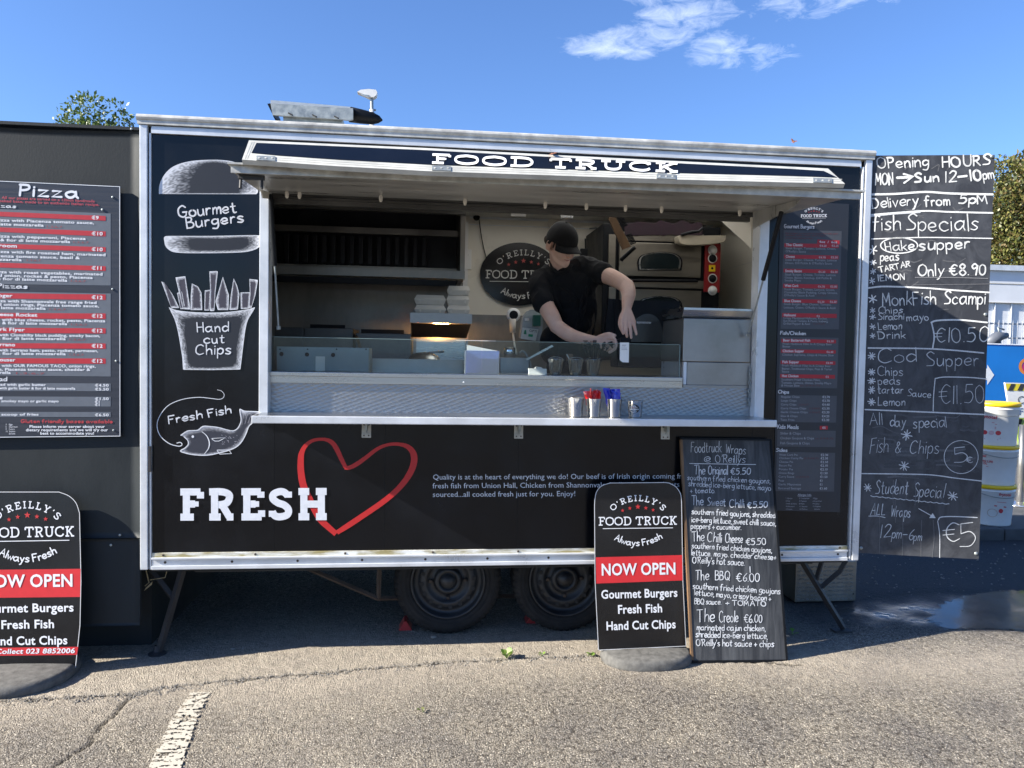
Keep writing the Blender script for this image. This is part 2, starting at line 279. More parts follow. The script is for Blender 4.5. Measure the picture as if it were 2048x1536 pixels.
# ---------------------------------------------------------------- lettering
HAND = {  # handwriting, strokes on a 100-high cap grid; '~' smooth, '-' straight
'a': '~46,48 28,56 6,42 4,20 16,2 32,6 45,28|-47,57 48,14|-48,14 56,0', 'b': '-5,100 6,2|~6,30 22,54 42,46 46,22 34,3 6,5', 'c': '~46,46 28,57 6,40 6,16 24,1 46,10',
'd': '~44,44 24,56 5,38 7,12 24,1 44,20|-46,100 46,1', 'e': '~5,27 26,28 44,34 40,52 24,57 6,42 5,18 22,1 46,10', 'f': '~42,92 28,100 18,86 17,40 17,-6|-2,56 38,57',
'g': '~44,48 24,57 5,42 8,16 26,9 44,26|~45,55 46,-8 34,-34 8,-30', 'h': '-5,100 5,0|~5,32 22,55 40,46 42,25 44,0', 'i': '-6,55 6,0|-6,77 7,81', 'j': '~18,55 18,-12 8,-34 -6,-30|-18,77 19,81',
'k': '-5,100 5,0|-40,54 8,24|-16,31 42,0', 'l': '-6,100 6,0', 'm': '-5,55 5,0|~5,34 18,55 30,44 31,0|~31,34 44,55 56,44 58,0', 'n': '-5,55 5,0|~5,32 22,56 38,46 40,0',
'o': '~26,57 6,42 6,14 26,0 46,14 46,42 26,57', 'p': '-5,55 5,-38|~5,38 22,57 42,46 42,18 26,1 6,12', 'q': '~44,46 24,57 6,40 8,14 26,3 44,22|-45,54 45,-38', 'r': '-5,55 6,0|~6,34 12,48 22,56 33,53',
's': '~40,50 22,57 8,44 22,30 38,16 26,1 3,6', 't': '~18,86 17,20 24,1 38,5|-2,57 36,59', 'u': '~5,55 6,14 20,0 38,16 42,55|-42,55 44,0', 'v': '-4,55 22,0 42,57', 'w': '-4,55 16,0 30,42 44,0 58,56',
'x': '-4,55 40,0|-40,55 4,0', 'y': '-5,55 24,8|~44,56 24,2 12,-30 0,-36', 'z': '-4,54 42,54 4,1 46,2',
'A': '-2,0 28,100 54,0|-10,36 46,38', 'B': '-6,100 6,0|~5,98 34,96 40,76 30,58 8,54|~8,54 40,50 50,28 38,5 5,0', 'C': '~60,86 38,101 10,80 6,26 32,0 62,12', 'D': '-8,98 8,2|~2,98 42,92 60,52 42,8 2,1',
'E': '-46,98 6,98|-6,98 6,0|-6,0 48,2|-6,52 38,53', 'F': '-50,98 6,98|-6,98 6,0|-6,52 38,54', 'G': '~58,84 36,101 8,74 8,22 34,0 56,14 60,42|-36,43 64,43', 'H': '-6,100 6,0|-50,100 50,0|-6,50 50,52', 'I': '-6,100 6,0',
'J': '~40,100 40,20 24,0 4,12', 'K': '-6,100 6,0|-48,100 8,44|-20,56 52,0', 'L': '-6,100 6,2|-6,2 46,4', 'M': '-4,0 10,98|-10,98 34,30|-34,30 58,98|-58,98 64,0', 'N': '-6,0 7,98|-7,98 48,2|-48,2 50,100',
'O': '~36,101 10,82 6,30 32,0 60,20 62,74 36,101', 'P': '-7,100 6,0|~2,98 38,96 46,74 34,54 8,48', 'Q': '~36,101 10,82 6,30 32,0 60,20 62,74 36,101|-38,26 64,-8', 'R': '-7,100 6,0|~2,98 38,96 44,74 32,54 8,50|-20,50 52,0',
'S': '~50,88 30,102 8,82 24,56 46,36 40,8 4,4', 'T': '-0,98 60,102|-30,98 29,0', 'U': '~6,100 8,24 28,0 48,20 50,100', 'V': '-2,100 28,0 52,100', 'W': '-2,100 18,0|-18,0 36,72|-36,72 54,0|-54,0 70,100', 'X': '-4,100 50,0|-50,100 4,0',
'Y': '-2,100 26,50|-52,100 18,0', 'Z': '-4,98 50,98|-50,98 4,2|-4,2 52,2',
'0': '~28,100 8,78 8,22 28,0 48,22 48,78 28,100', '1': '-8,98 6,0', '2': '~6,80 22,100 42,88 36,56 4,2|-4,2 48,4', '3': '~6,90 28,100 42,80 20,54 44,34 30,2 4,8', '4': '-34,100 4,32|-4,32 52,34|-38,60 36,0',
'5': '-44,98 12,98|-12,98 9,58|~9,58 34,62 46,34 30,4 2,6', '6': '~40,98 12,60 6,22 24,0 44,18 36,44 10,34', '7': '-4,98 46,98|-46,98 16,0', '8': '~28,54 10,78 28,100 44,80 28,54 6,26 26,0 48,22 28,54', '9': '~44,80 26,100 8,80 20,56 44,76|-45,82 36,0',
'€': '~56,86 34,98 14,70 14,28 34,2 56,14|-0,62 40,64|-0,38 38,40', '&': '~50,4 18,66 26,96 38,78 10,34 14,4 34,2 52,40', '+': '-4,32 46,34|-25,58 24,8', '-': '-4,34 36,36', '.': '-6,2 9,4', ',': '~8,6 8,-4 2,-16', "'": '-8,100 5,76', '/': '-34,104 2,-6',
'!': '-7,100 6,28|-6,2 7,5', '@': '~44,30 34,52 16,36 24,16 44,30 46,52 30,74 6,56 6,16 30,-4 52,6', '|': '-4,80 4,0', ':': '-5,45 6,47|-5,10 6,12'}
SLAB = {  # slab serif: strokes; each letter (width, strokes). T = stroke width in grid units is applied at draw time
'F': (66, '-20,0 20,100|-2,100 62,100|-20,52 46,52|-2,0 42,0|-62,100 62,74|-46,62 46,42'), 'O': (84, '~42,100 12,84 4,50 12,16 42,0 72,16 80,50 72,84 42,100'), 'D': (82, '-18,0 18,100|~2,100 40,100 66,88 76,50 66,12 40,0 2,0'),
'T': (76, '-38,0 38,100|-4,100 72,100|-4,100 4,72|-72,100 72,72|-20,0 56,0'), 'R': (76, '-18,0 18,100|~2,100 40,100 60,90 62,74 54,56 36,49 18,49|-40,49 62,0|-2,0 36,0|-54,0 74,0'), 'U': (86, '~18,100 18,36 26,8 43,0 60,8 68,36 68,100|-2,100 34,100|-52,100 84,100'),
'C': (78, '~68,76 58,94 42,100 14,86 4,50 14,14 42,0 62,8 72,26|-70,100 70,72'), 'K': (80, '-18,0 18,100|-2,100 34,100|-2,0 34,0|-18,38 62,100|-34,52 62,0|-48,100 76,100|-50,0 78,0'), 'E': (68, '-18,0 18,100|-2,100 60,100|-2,0 62,0|-18,51 44,51|-60,100 60,76|-62,0 62,26|-44,62 44,40'),
'S': (62, '~52,84 42,97 28,100 10,90 8,72 22,56 42,46 54,28 50,8 30,0 14,4 6,20|-54,100 54,76|-6,0 6,24'), 'H': (88, '-18,0 18,100|-70,0 70,100|-18,50 70,50|-2,100 34,100|-54,100 86,100|-2,0 34,0|-54,0 86,0'), 'I': (36, '-18,0 18,100|-2,100 34,100|-2,0 34,0'),
'L': (62, '-18,0 18,100|-2,100 34,100|-2,0 58,0|-58,0 58,26'), 'Y': (80, '-40,46 40,0|-14,100 40,46|-66,100 40,46|-2,100 28,100|-52,100 78,100|-24,0 56,0'), "'": (22, '-12,100 6,74'), ' ': (30, '')}
def parse(s, sub=5):
    out = []
    for st in s.split('|'):
        if not st: continue
        pts = [tuple(map(float, p.split(','))) for p in st[1:].split()]
        out.append([tuple(p) for p in catmull(pts, sub)] if st[0] == '~' else pts)
    return out
HP = {k: parse(v, 4) for k, v in HAND.items()}; SP = {k: (w, parse(v, 5)) for k, (w, v) in SLAB.items()}
HW = {k: max(p[0] for st in v for p in st) for k, v in HP.items()}
_cu = {}
def sans_glyph(ch, bold):
    k = (ch, bold)
    if k in _cu: return _cu[k]
    def mk(t):
        c = bpy.data.curves.new('t', 'FONT'); c.body = t; c.size = 1.0; c.resolution_u = 3 if bold else 2; c.offset = .022 if bold else 0.0
        o = bpy.data.objects.new('t', c); me = o.to_mesh(); vs_ = np.array([v.co[:2] for v in me.vertices]) if len(me.vertices) else np.zeros((0, 2)); fs = [tuple(p.vertices) for p in me.polygons]
        o.to_mesh_clear(); bpy.data.objects.remove(o); bpy.data.curves.remove(c); return vs_, fs
    if 'HH' not in _cu:
        v, _ = mk('HH'); _cu['HH'] = v[:, 0].max(); v, _ = mk('H'); _cu['cap'] = v[:, 1].max(); _cu['H'] = v[:, 0].max()
    v, f = mk(ch) if ch != ' ' else (np.zeros((0, 2)), [])
    w, _ = mk('H'+ch+'H'); off = .044 if bold else 0
    adv = w[:, 0].max()-_cu['HH']-(off/2 if bold else 0)+(.02 if bold else 0)
    _cu[k] = (v/_cu['cap'], f, adv/_cu['cap']); return _cu[k]
class Ink:
    def __init__(s, plane, off=.0012): s.pl = plane; s.off = off; s.v = []; s.f = []; s.c = []; s.k = 0
    def raw(s, pts, faces, col, lay=0):
        k = len(s.v); o = s.off+lay*.0006+(s.k % 7)*.00006; s.k += 1
        cols = col if isinstance(col, list) else [col]*len(pts)
        s.v += [s.pl(p[0], p[1], o) for p in pts]; s.c += cols; s.f += [tuple(i+k for i in f) for f in faces]
    def poly(s, pts, col, lay=0):
        n = len(pts); s.raw(pts, [tuple(range(n))], col, lay)
    def stroke(s, P, w, col, lay=2, rnd=True):
        P = [np.array(p, float) for p in P]; P = [p for i, p in enumerate(P) if i == 0 or np.linalg.norm(p-P[i-1]) > 1e-4]
        if len(P) < 2: return
        n = len(P); ws = w if hasattr(w, '__len__') else [w]*n
        if len(ws) != n: ws = list(np.interp(np.linspace(0, 1, n), np.linspace(0, 1, len(ws)), ws))
        L = []; R = []
        for i in range(n):
            a = P[i]-P[i-1] if i else P[1]-P[0]; b = P[i+1]-P[i] if i < n-1 else P[-1]-P[-2]
            a = a/np.linalg.norm(a); b = b/np.linalg.norm(b); t = a+b
            if np.linalg.norm(t) < .3: t = a
            t = t/np.linalg.norm(t); nn = np.array([-t[1], t[0]]); q = min(1.35, 1/max(.5, abs(t@a))); L.append(P[i]+nn*ws[i]/2*q); R.append(P[i]-nn*ws[i]/2*q)
        if rnd:
            a = (P[0]-P[1]); a /= np.linalg.norm(a); m = P[0]+a*ws[0]*.42; nn = (L[0]-R[0])*.25; L.insert(0, m+nn); R.insert(0, m-nn)
            a = (P[-1]-P[-2]); a /= np.linalg.norm(a); m = P[-1]+a*ws[-1]*.42; nn = (L[-1]-R[-1])*.25; L.append(m+nn); R.append(m-nn)
        n = len(L); s.raw(L+R, [(i, i+1, n+i+1, n+i) for i in range(n-1)], col, lay)
    def _frame(s, x0, y0, x1, y1, wid):
        d = np.array([x1-x0, y1-y0], float); return np.array([x0, y0], float), d/wid
    def hand(s, t, x0, y0, x1, y1, h, w=1.6, col=(.72, .73, .72), jit=1., gap=11., lay=2, slant=0.):
        xs = []; x = 0
        for ch in t:
            xs.append(x); x += (30 if ch == ' ' else HW.get(ch, 40)+gap)
        o, e = s._frame(x0, y0, x1, y1, max(1, x-gap)); th = math.atan2(y1-y0, x1-x0); u = np.array([math.sin(th), -math.cos(th)])*h/100
        u = u + np.array([slant*h/100, 0])
        for ch, xx in zip(t, xs):
            if ch == ' ' or ch not in HP: continue
            ja, jb, jc = (random.uniform(-1, 1)*jit for _ in range(3)); hs = 1+jc*.06
            for st in HP[ch]:
                ww = w*.9*(1+random.uniform(-.15, .15)*jit); kf = 1-random.uniform(0, .28)*jit*.8; s.stroke([o+e*(xx+p[0]*(1+jc*.08)+ja*2.5+p[1]*jb*.09)+u*(p[1]*hs+jb*4) for p in st], [ww*random.uniform(.75, 1), ww*random.uniform(.9, 1.15), ww*random.uniform(.85, 1.1), ww*random.uniform(.55, .95)] if jit > .5 else ww, tuple(q*kf for q in col), lay)
    def curve_hand(s, t, pts, h, w, col=(.72, .73, .74)):
        C = catmull(pts, 12); seg = np.array([0]+[np.linalg.norm(C[i+1]-C[i]) for i in range(len(C)-1)]).cumsum(); tot = seg[-1]
        xs = []; x = 0
        for ch in t: xs.append(x); x += (26 if ch == ' ' else HW.get(ch, 40)+12)
        k = tot/(x-12); Cx = [c[0] for c in C]; Cy = [c[1] for c in C]
        for ch, xx in zip(t, xs):
            if ch == ' ': continue
            m = (xx+HW[ch]/2)*k; x_, y_ = np.interp(m, seg, Cx), np.interp(m, seg, Cy); xa, ya = np.interp(m+3, seg, Cx), np.interp(m+3, seg, Cy); th = math.atan2(ya-y_, xa-x_)
            e = np.array([math.cos(th), math.sin(th)])*k; u = np.array([math.sin(th), -math.cos(th)])*h/100; c0 = np.array([x_, y_])-e*HW[ch]/2
            for st in HP[ch]: s.stroke([c0+e*p[0]+u*p[1] for p in st], w, col)
    def slab(s, t, x0, y0, x1, y1, h, w, col=(.75, .76, .78), gap=10., lay=2):
        W = [SP[c][0] for c in t]; tot = sum(W)+gap*(len(t)-1); th = math.atan2(y1-y0, x1-x0); d = np.array([x1-x0, y1-y0], float)/tot; u = np.array([math.sin(th), -math.cos(th)])*(h-w)/100; o = np.array([x0, y0], float)+u/np.linalg.norm(u)*w/2; x = 0
        for c, ww in zip(t, W):
            for st in SP[c][1]: s.stroke([o+d*(x+p[0])+u*p[1] for p in st], w, col, lay, rnd=False)
            x += ww+gap
    def arc_slab(s, t, cx, cy, R, half, h, w, col=(.75, .76, .78), up=True):
        W = [SP[c][0] for c in t]; gap = 22; tot = sum(W)+gap*(len(t)-1); x = 0
        for c, ww in zip(t, W):
            a = (-.5+(x+ww/2)/tot)*2*half; e = np.array([math.cos(a), math.sin(a)]); u = np.array([math.sin(a), -math.cos(a)]); c0 = np.array([cx, cy])+u*R; k = 2*half*R/tot
            for st in SP[c][1]: s.stroke([c0+e*(p[0]-ww/2)*k+u*p[1]*h/100 for p in st], w, col, rnd=False)
            x += ww+gap
    def sans(s, t, x0, y0, x1, y1, h, col=(.75, .76, .78), bold=False, lay=2, slant=0.):
        G = [sans_glyph(c, bold) for c in t]; tot = sum(g[2] for g in G); th = math.atan2(y1-y0, x1-x0); d = np.array([x1-x0, y1-y0], float)/tot; u = np.array([math.sin(th), -math.cos(th)])*h+np.array([slant*h, 0]); o = np.array([x0, y0], float); x = 0
        for v, f, adv in G:
            if len(v): s.raw([o+d*(x+p[0])+u*p[1] for p in v], f, col, lay)
            x += adv
    def sansw(s, t, x0, y0, h, col=(.6, .6, .6), bold=False, k=1.0, slope=0.):   # natural width
        tot = sum(sans_glyph(c, bold)[2] for c in t)*h*k; s.sans(t, x0, y0, x0+tot, y0+tot*slope, h, col, bold)
    def star(s, cx, cy, r, col=(.50, .03, .03)):
        P = [(cx+(r if i % 2 == 0 else r*.42)*math.sin(i*PI/5), cy-(r if i % 2 == 0 else r*.42)*math.cos(i*PI/5)) for i in range(10)]
        s.raw([(cx, cy)]+P, [(0, i+1, (i+1) % 10+1) for i in range(10)], col, 2)
    def aster(s, cx, cy, r, w=1.6, n=4, col=(.72, .73, .72)):
        for i in range(n):
            a = i*PI/n+.25+random.uniform(-.12, .12); q = r*random.uniform(.8, 1.1); s.stroke([(cx-q*math.cos(a), cy-q*math.sin(a)), (cx+q*math.cos(a), cy+q*math.sin(a))], w, col)
    def ring(s, outer, inner, white=(.72, .73, .75), dark=(.012, .012, .018), layers=13, N=150, power=1.0, noise=.35, lay=1, fill=True):
        def res(P):
            P = [np.array(p, float) for p in P]; P.append(P[0]); d = np.array([0]+[np.linalg.norm(P[i+1]-P[i]) for i in range(len(P)-1)]).cumsum(); q = np.linspace(0, d[-1], N, endpoint=False)
            return np.stack([np.interp(q, d, [p[0] for p in P]), np.interp(q, d, [p[1] for p in P])], 1)
        a = res(outer); b = res(inner); c = b.mean(0)
        def srt(P, ref):  # start both loops at the same direction
            an = np.arctan2(P[:, 1]-ref[1], P[:, 0]-ref[0]); return np.roll(P, -int(np.argmin(np.abs(an+PI/2))), axis=0)
        a = srt(a, c); b = srt(b, c)
        if np.sum(a[:, 0]*np.roll(a[:, 1], -1)-a[:, 1]*np.roll(a[:, 0], -1))*np.sum(b[:, 0]*np.roll(b[:, 1], -1)-b[:, 1]*np.roll(b[:, 0], -1)) < 0: b = np.roll(b[::-1], 1, axis=0)
        pts = []; cols = []
        wv, dv = np.array(white), np.array(dark)
        for i in range(layers+1):
            t = i/layers
            for j in range(N):
                pts.append(a[j]*(1-t)+b[j]*t); g = max(0, min(1, (1-t)**power+(random.uniform(-noise, noise)*(1 if .12 < t < .97 else .1)))); cols.append(tuple(dv+(wv-dv)*g**1.6))
        fs = [(i*N+j, i*N+(j+1) % N, (i+1)*N+(j+1) % N, (i+1)*N+j) for i in range(layers) for j in range(N)]
        s.raw(pts, fs, cols, lay)
        if fill: s.raw(list(b), [tuple(range(N))], dark, lay)
    def build(s, name, m, parent): return obj(name, s.v, s.f, m, parent, cols=s.c)
def logo(k, cx, by, s, col=(.76, .77, .79), red=(.52, .03, .03), slope=-.012, w=1.9):
    """round-topped wordmark: cx, by = centre and baseline of the FOOD TRUCK line, s = scale (1 = 157 px wide)"""
    k.slab('FOOD TRUCK', cx-78.5*s, by+78.5*s*-slope, cx+78.5*s, by-78.5*s*-slope, 17.5*s, w*1.25*s, col, gap=9)
    k.stroke([(cx-70*s, by+6*s-70*s*slope), (cx+70*s, by+6*s+70*s*slope)], 1.3*s, col, rnd=False)
    k.arc_slab("O'REILLY'S", cx, by+22*s, 71*s, .78, 10.5*s, w*.95*s, col)
    for dx, dy, r in ((-30.5, 29.5, 3.8), (-16, 34, 4.2), (0, 37, 5.6), (16, 34.5, 4.2), (30.5, 30.5, 3.8)): k.star(cx+dx*s, by-dy*s, r*s, red)
    k.curve_hand('Always Fresh', [(cx-47*s, by+29*s), (cx-24*s, by+38.5*s), (cx+2*s, by+41*s), (cx+25*s, by+37*s), (cx+49*s, by+26*s)], 12.5*s, 2.0*s, col)
# ---------------------------------------------------------------- ground
def vnoise(x, y, s, seed):
    x = x*s; y = y*s; xi = np.floor(x).astype(int); yi = np.floor(y).astype(int); fx = x-xi; fy = y-yi; fx = fx*fx*(3-2*fx); fy = fy*fy*(3-2*fy)
    def h(a, b): v = np.sin(a*127.1+b*311.7+seed*74.7)*43758.5453; return v-np.floor(v)
    return (h(xi, yi)*(1-fx)+h(xi+1, yi)*fx)*(1-fy)+(h(xi, yi+1)*(1-fx)+h(xi+1, yi+1)*fx)*fy
def polydist(X, Y, P):
    D = np.full(X.shape, 9.)
    for a, b in zip(P[:-1], P[1:]):
        dx, dy = b[0]-a[0], b[1]-a[1]; t = np.clip(((X-a[0])*dx+(Y-a[1])*dy)/(dx*dx+dy*dy), 0, 1); D = np.minimum(D, np.hypot(X-a[0]-t*dx, Y-a[1]-t*dy))
    return D
def wig(P, n=10, a=.008):
    out = []
    for p, q in zip(P[:-1], P[1:]):
        for k in range(n): t = k/n; out.append((p[0]*(1-t)+q[0]*t+random.uniform(-a, a), p[1]*(1-t)+q[1]*t+random.uniform(-a, a)))
    return out+[P[-1]]
SEAM = [tuple(gr(*p)[:2]) for p in ((-500, 1440), (0, 1402), (150, 1394), (270, 1388), (330, 1376), (450, 1362), (560, 1353), (700, 1341), (880, 1325), (1060, 1316), (1190, 1313), (1420, 1318), (1600, 1330))]
CR2 = [tuple(gr(*p)[:2]) for p in ((272, 1387), (243, 1412), (232, 1428), (205, 1447), (188, 1470), (178, 1488), (110, 1530), (60, 1570))]
PUD = [tuple(gr(*p)[:2]) for p in ((1905, 1258), (1878, 1247), (1868, 1236), (1885, 1222), (1900, 1208), (1935, 1197), (1990, 1188), (2050, 1186), (2150, 1190), (2200, 1215), (2190, 1250), (2100, 1262), (2010, 1259), (1940, 1256))]
def _ground():
    xs = np.concatenate([-np.geomspace(900, 2.0, 26), np.arange(-1.9, 5.9, .0125), np.geomspace(6.0, 900, 26)]); ys = np.concatenate([-np.geomspace(900, 2.1, 24), np.arange(-2.0, 1.0, .0125), np.geomspace(1.02, 900, 34)])
    X, Y = np.meshgrid(xs, ys); near = ((X > -1.9) & (X < 5.9) & (Y > -2.0) & (Y < 1.0))
    Z = (vnoise(X, Y, 1.3, 1)-.5)*.006+(vnoise(X, Y, 9, 2)-.5)*.002+(vnoise(X, Y, 45, 3)-.5)*.003+(vnoise(X, Y, 80, 8)-.5)*.002; Z = np.where(near, Z, 0)
    seam = wig(SEAM, 14, .007); cr2 = wig(CR2, 12, .007); d1 = polydist(X, Y, seam); d2 = polydist(X, Y, cr2)
    rag = vnoise(X, Y, 30, 5); crack = np.clip(1-d1/(.006+.012*rag), 0, 1)+np.clip(1-d2/(.005+.005*rag), 0, 1); crack = np.clip(crack*1.5, 0, 1)
    Z -= crack*.012; side = np.interp(X, [p[0] for p in SEAM], [p[1] for p in SEAM]); strip = 1/(1+np.exp(-(Y-side)*60))
    Z += strip*.004*near
    rough = np.exp(-(d1/.05)**2)*near; Z += rough*(vnoise(X, Y, 60, 9)-.5)*.010
    dust = np.clip(np.exp(-((Y-side+.06)/.26)**2)*.75+.7*np.clip(vnoise(X, Y, 1.1, 14)-.45, 0, 1)*near+strip*.75*(vnoise(X, Y, 2.2, 4)*.7+.5)*np.clip((1.5-Y)/1.2, 0, 1)*np.clip((3.9-X)/.5, 0, 1), 0, 1)
    pc = (np.mean([p[0] for p in PUD]), np.mean([p[1] for p in PUD]))
    wet = np.exp(-(((X-pc[0]+.35)/1.1)**2+((Y-pc[1]-.05)/.34)**2))*(.55+.8*vnoise(X, Y, 7, 6))
    right_dark = 1/(1+np.exp(-((X-3.75)*6)))*1/(1+np.exp(-((Y-.30)*14)))   # darker surface to the right of the trailer
    V = np.stack([X.ravel(), Y.ravel(), Z.ravel()], 1); nx, ny = len(xs), len(ys)
    i = np.arange(nx*ny).reshape(ny, nx); F = np.stack([i[:-1, :-1].ravel(), i[:-1, 1:].ravel(), i[1:, 1:].ravel(), i[1:, :-1].ravel()], 1)
    me = bpy.data.meshes.new('ground'); me.vertices.add(len(V)); me.vertices.foreach_set('co', V.ravel()); me.loops.add(F.size); me.loops.foreach_set('vertex_index', F.ravel()); me.polygons.add(len(F)); me.polygons.foreach_set('loop_start', np.arange(0, F.size, 4)); me.update(calc_edges=True); me.validate()
    me.polygons.foreach_set('use_smooth', [True]*len(me.polygons))
    ca = me.color_attributes.new('Surf', 'FLOAT_COLOR', 'POINT'); ca.data.foreach_set('color', np.stack([dust.ravel(), crack.ravel(), np.clip(wet, 0, 1).ravel(), right_dark.ravel()], 1).astype(np.float32).ravel())
    o = bpy.data.objects.new('ground', me); COL.objects.link(o); o['kind'] = 'structure'
    m, nt, N, L, b = nmat('worn_asphalt'); me.materials.append(m); b.inputs['Specular IOR Level'].default_value = .3
    A = N.new('ShaderNodeAttribute'); A.attribute_name = 'Surf'; sp = N.new('ShaderNodeSeparateColor'); L.new(A.outputs['Color'], sp.inputs[0])
    tc = N.new('ShaderNodeTexCoord')
    def noise(sc, det=5, ro=.6):
        n = N.new('ShaderNodeTexNoise'); n.inputs['Scale'].default_value = sc; n.inputs['Detail'].default_value = det; n.inputs['Roughness'].default_value = ro; L.new(tc.outputs['Object'], n.inputs[0]); return n.outputs[0]
    def ramp(f, stops):
        r = N.new('ShaderNodeValToRGB'); L.new(f, r.inputs[0]); e = r.color_ramp.elements
        while len(e) < len(stops): e.new(.5)
        for q, (p, c) in zip(e, stops): q.position = p; q.color = (*c, 1)
        return r.outputs[0]
    def mix(f, a, c, bt='MIX'):
        n = N.new('ShaderNodeMix'); n.data_type = 'RGBA'; n.blend_type = bt
        for i, v in ((0, f), (6, a), (7, c)):
            if isinstance(v, (int, float)): n.inputs[i].default_value = v
            elif isinstance(v, tuple): n.inputs[i].default_value = (*v, 1)
            else: L.new(v, n.inputs[i])
        return n.outputs[2]
    vo = N.new('ShaderNodeTexVoronoi'); vo.inputs['Scale'].default_value = 150; L.new(tc.outputs['Object'], vo.inputs[0])
    vo2 = N.new('ShaderNodeTexVoronoi'); vo2.inputs['Scale'].default_value = 260; L.new(tc.outputs['Object'], vo2.inputs[0])
    stonec = ramp(vo.outputs['Color'], [(.12, (.115, .106, .095)), (.45, (.20, .184, .162)), (.75, (.28, .256, .224)), (.95, (.52, .48, .42))])
    base = mix(ramp(noise(3.0, 6), [(.35, (0, 0, 0)), (.65, (1, 1, 1))]), (.84, .84, .84), (1.26, 1.24, 1.14)); col = mix(1., stonec, base, 'MULTIPLY')
    gap = ramp(vo.outputs['Distance'], [(.35, (1, 1, 1)), (.68, (.50, .48, .46))]); col = mix(1., col, gap, 'MULTIPLY')
    pit = ramp(noise(38, 3, .5), [(.36, (.42, .40, .39)), (.46, (1, 1, 1))]); col = mix(1., col, pit, 'MULTIPLY')
    dustc = mix(vo2.outputs['Distance'], (.46, .405, .325), (.31, .27, .215)); dm = N.new('ShaderNodeMath'); dm.operation = 'MULTIPLY'; L.new(sp.outputs[0], dm.inputs[0]); L.new(ramp(noise(14, 5), [(.3, (.45,)*3), (.7, (1,)*3)]), dm.inputs[1])
    dm2 = N.new('ShaderNodeMath'); dm2.operation = 'MULTIPLY'; L.new(dm.outputs[0], dm2.inputs[0]); dm2.inputs[1].default_value = .8
    col = mix(dm2.outputs[0], col, dustc)
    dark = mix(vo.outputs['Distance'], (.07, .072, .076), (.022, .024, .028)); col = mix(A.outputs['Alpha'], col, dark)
    col = mix(sp.outputs[2], col, mix(.75, col, (.006, .007, .009))); col = mix(sp.outputs[1], col, (.018, .016, .012))
    L.new(col, b.inputs['Base Color'])
    rg = N.new('ShaderNodeMapRange'); L.new(sp.outputs[2], rg.inputs[0]); rg.inputs[1].default_value = .35; rg.inputs[2].default_value = .95; rg.inputs[3].default_value = .88; rg.inputs[4].default_value = .16; L.new(rg.outputs[0], b.inputs['Roughness'])
    # relief: stones proud of the binder, finer grit
    inv = N.new('ShaderNodeMath'); inv.operation = 'MULTIPLY'; L.new(vo.outputs['Distance'], inv.inputs[0]); inv.inputs[1].default_value = -1.
    i2 = N.new('ShaderNodeMath'); i2.operation = 'MULTIPLY_ADD'; L.new(vo2.outputs['Distance'], i2.inputs[0]); i2.inputs[1].default_value = -.45; L.new(inv.outputs[0], i2.inputs[2])
    i3 = N.new('ShaderNodeMath'); i3.operation = 'MULTIPLY_ADD'; L.new(noise(38, 3), i3.inputs[0]); i3.inputs[1].default_value = 1.6; L.new(i2.outputs[0], i3.inputs[2])
    bs = N.new('ShaderNodeMapRange'); L.new(sp.outputs[2], bs.inputs[0]); bs.inputs[1].default_value = .4; bs.inputs[2].default_value = .9; bs.inputs[3].default_value = .9; bs.inputs[4].default_value = .06
    bp = N.new('ShaderNodeBump'); bp.inputs['Distance'].default_value = .0048; L.new(bs.outputs[0], bp.inputs['Strength']); L.new(i3.outputs[0], bp.inputs['Height']); L.new(bp.outputs[0], b.inputs['Normal'])
    return o
ground = _ground()
def gz(x, y):
    X = np.array([[x]]); Y = np.array([[y]]); return float(((vnoise(X, Y, 1.3, 1)-.5)*.006)[0, 0])
def _paint():   # one worn parking bay line: broken up by its own geometry of flakes
    P = [gr(*p) for p in ((378, 1391), (417, 1387), (392, 1440), (372, 1500), (352, 1560), (330, 1640), (262, 1640), (287, 1560), (313, 1500), (340, 1445))]
    pts = [(p[0], p[1]) for p in P]; x0, x1 = min(p[0] for p in pts), max(p[0] for p in pts); y0, y1 = min(p[1] for p in pts), max(p[1] for p in pts)
    R_ = [(417, 1387), (392, 1440), (372, 1500), (352, 1560), (330, 1640)]; L_ = [(378, 1391), (340, 1445), (313, 1500), (287, 1560), (262, 1640)]
    rr = [gr(*p) for p in R_]; ll = [gr(*p) for p in L_]; s = .0055; v = []; f = []
    ys = np.arange(y0, y1, s)
    for y in ys:
        xa = np.interp(y, [p[1] for p in ll][::-1], [p[0] for p in ll][::-1]); xb = np.interp(y, [p[1] for p in rr][::-1], [p[0] for p in rr][::-1])
        for x in np.arange(xa, xb, s):
            n = float(vnoise(np.array([x*.45]), np.array([y*1.2]), 60, 21)[0])*.55+float(vnoise(np.array([x*.8]), np.array([y]), 150, 22)[0])*.45
            edge = min(x-xa, xb-x)/.02; top = (y1-y)/.10
            if n > .61-.05*(edge < .3)-(.16*max(0, 1-top)): continue
            k = len(v); z = .0062+gz(x, y)
            v += [(x, y, z), (x+s, y, z), (x+s, y+s, z), (x, y+s, z)]; f.append((k, k+1, k+2, k+3))
    o = obj('road_marking', v, f, mat('worn_white_road_paint', (.56, .53, .45), .75, var=.2, vscale=30, c2=(.42, .39, .33), bump=.4, bscale=200)); o['kind'] = 'structure'
_paint()
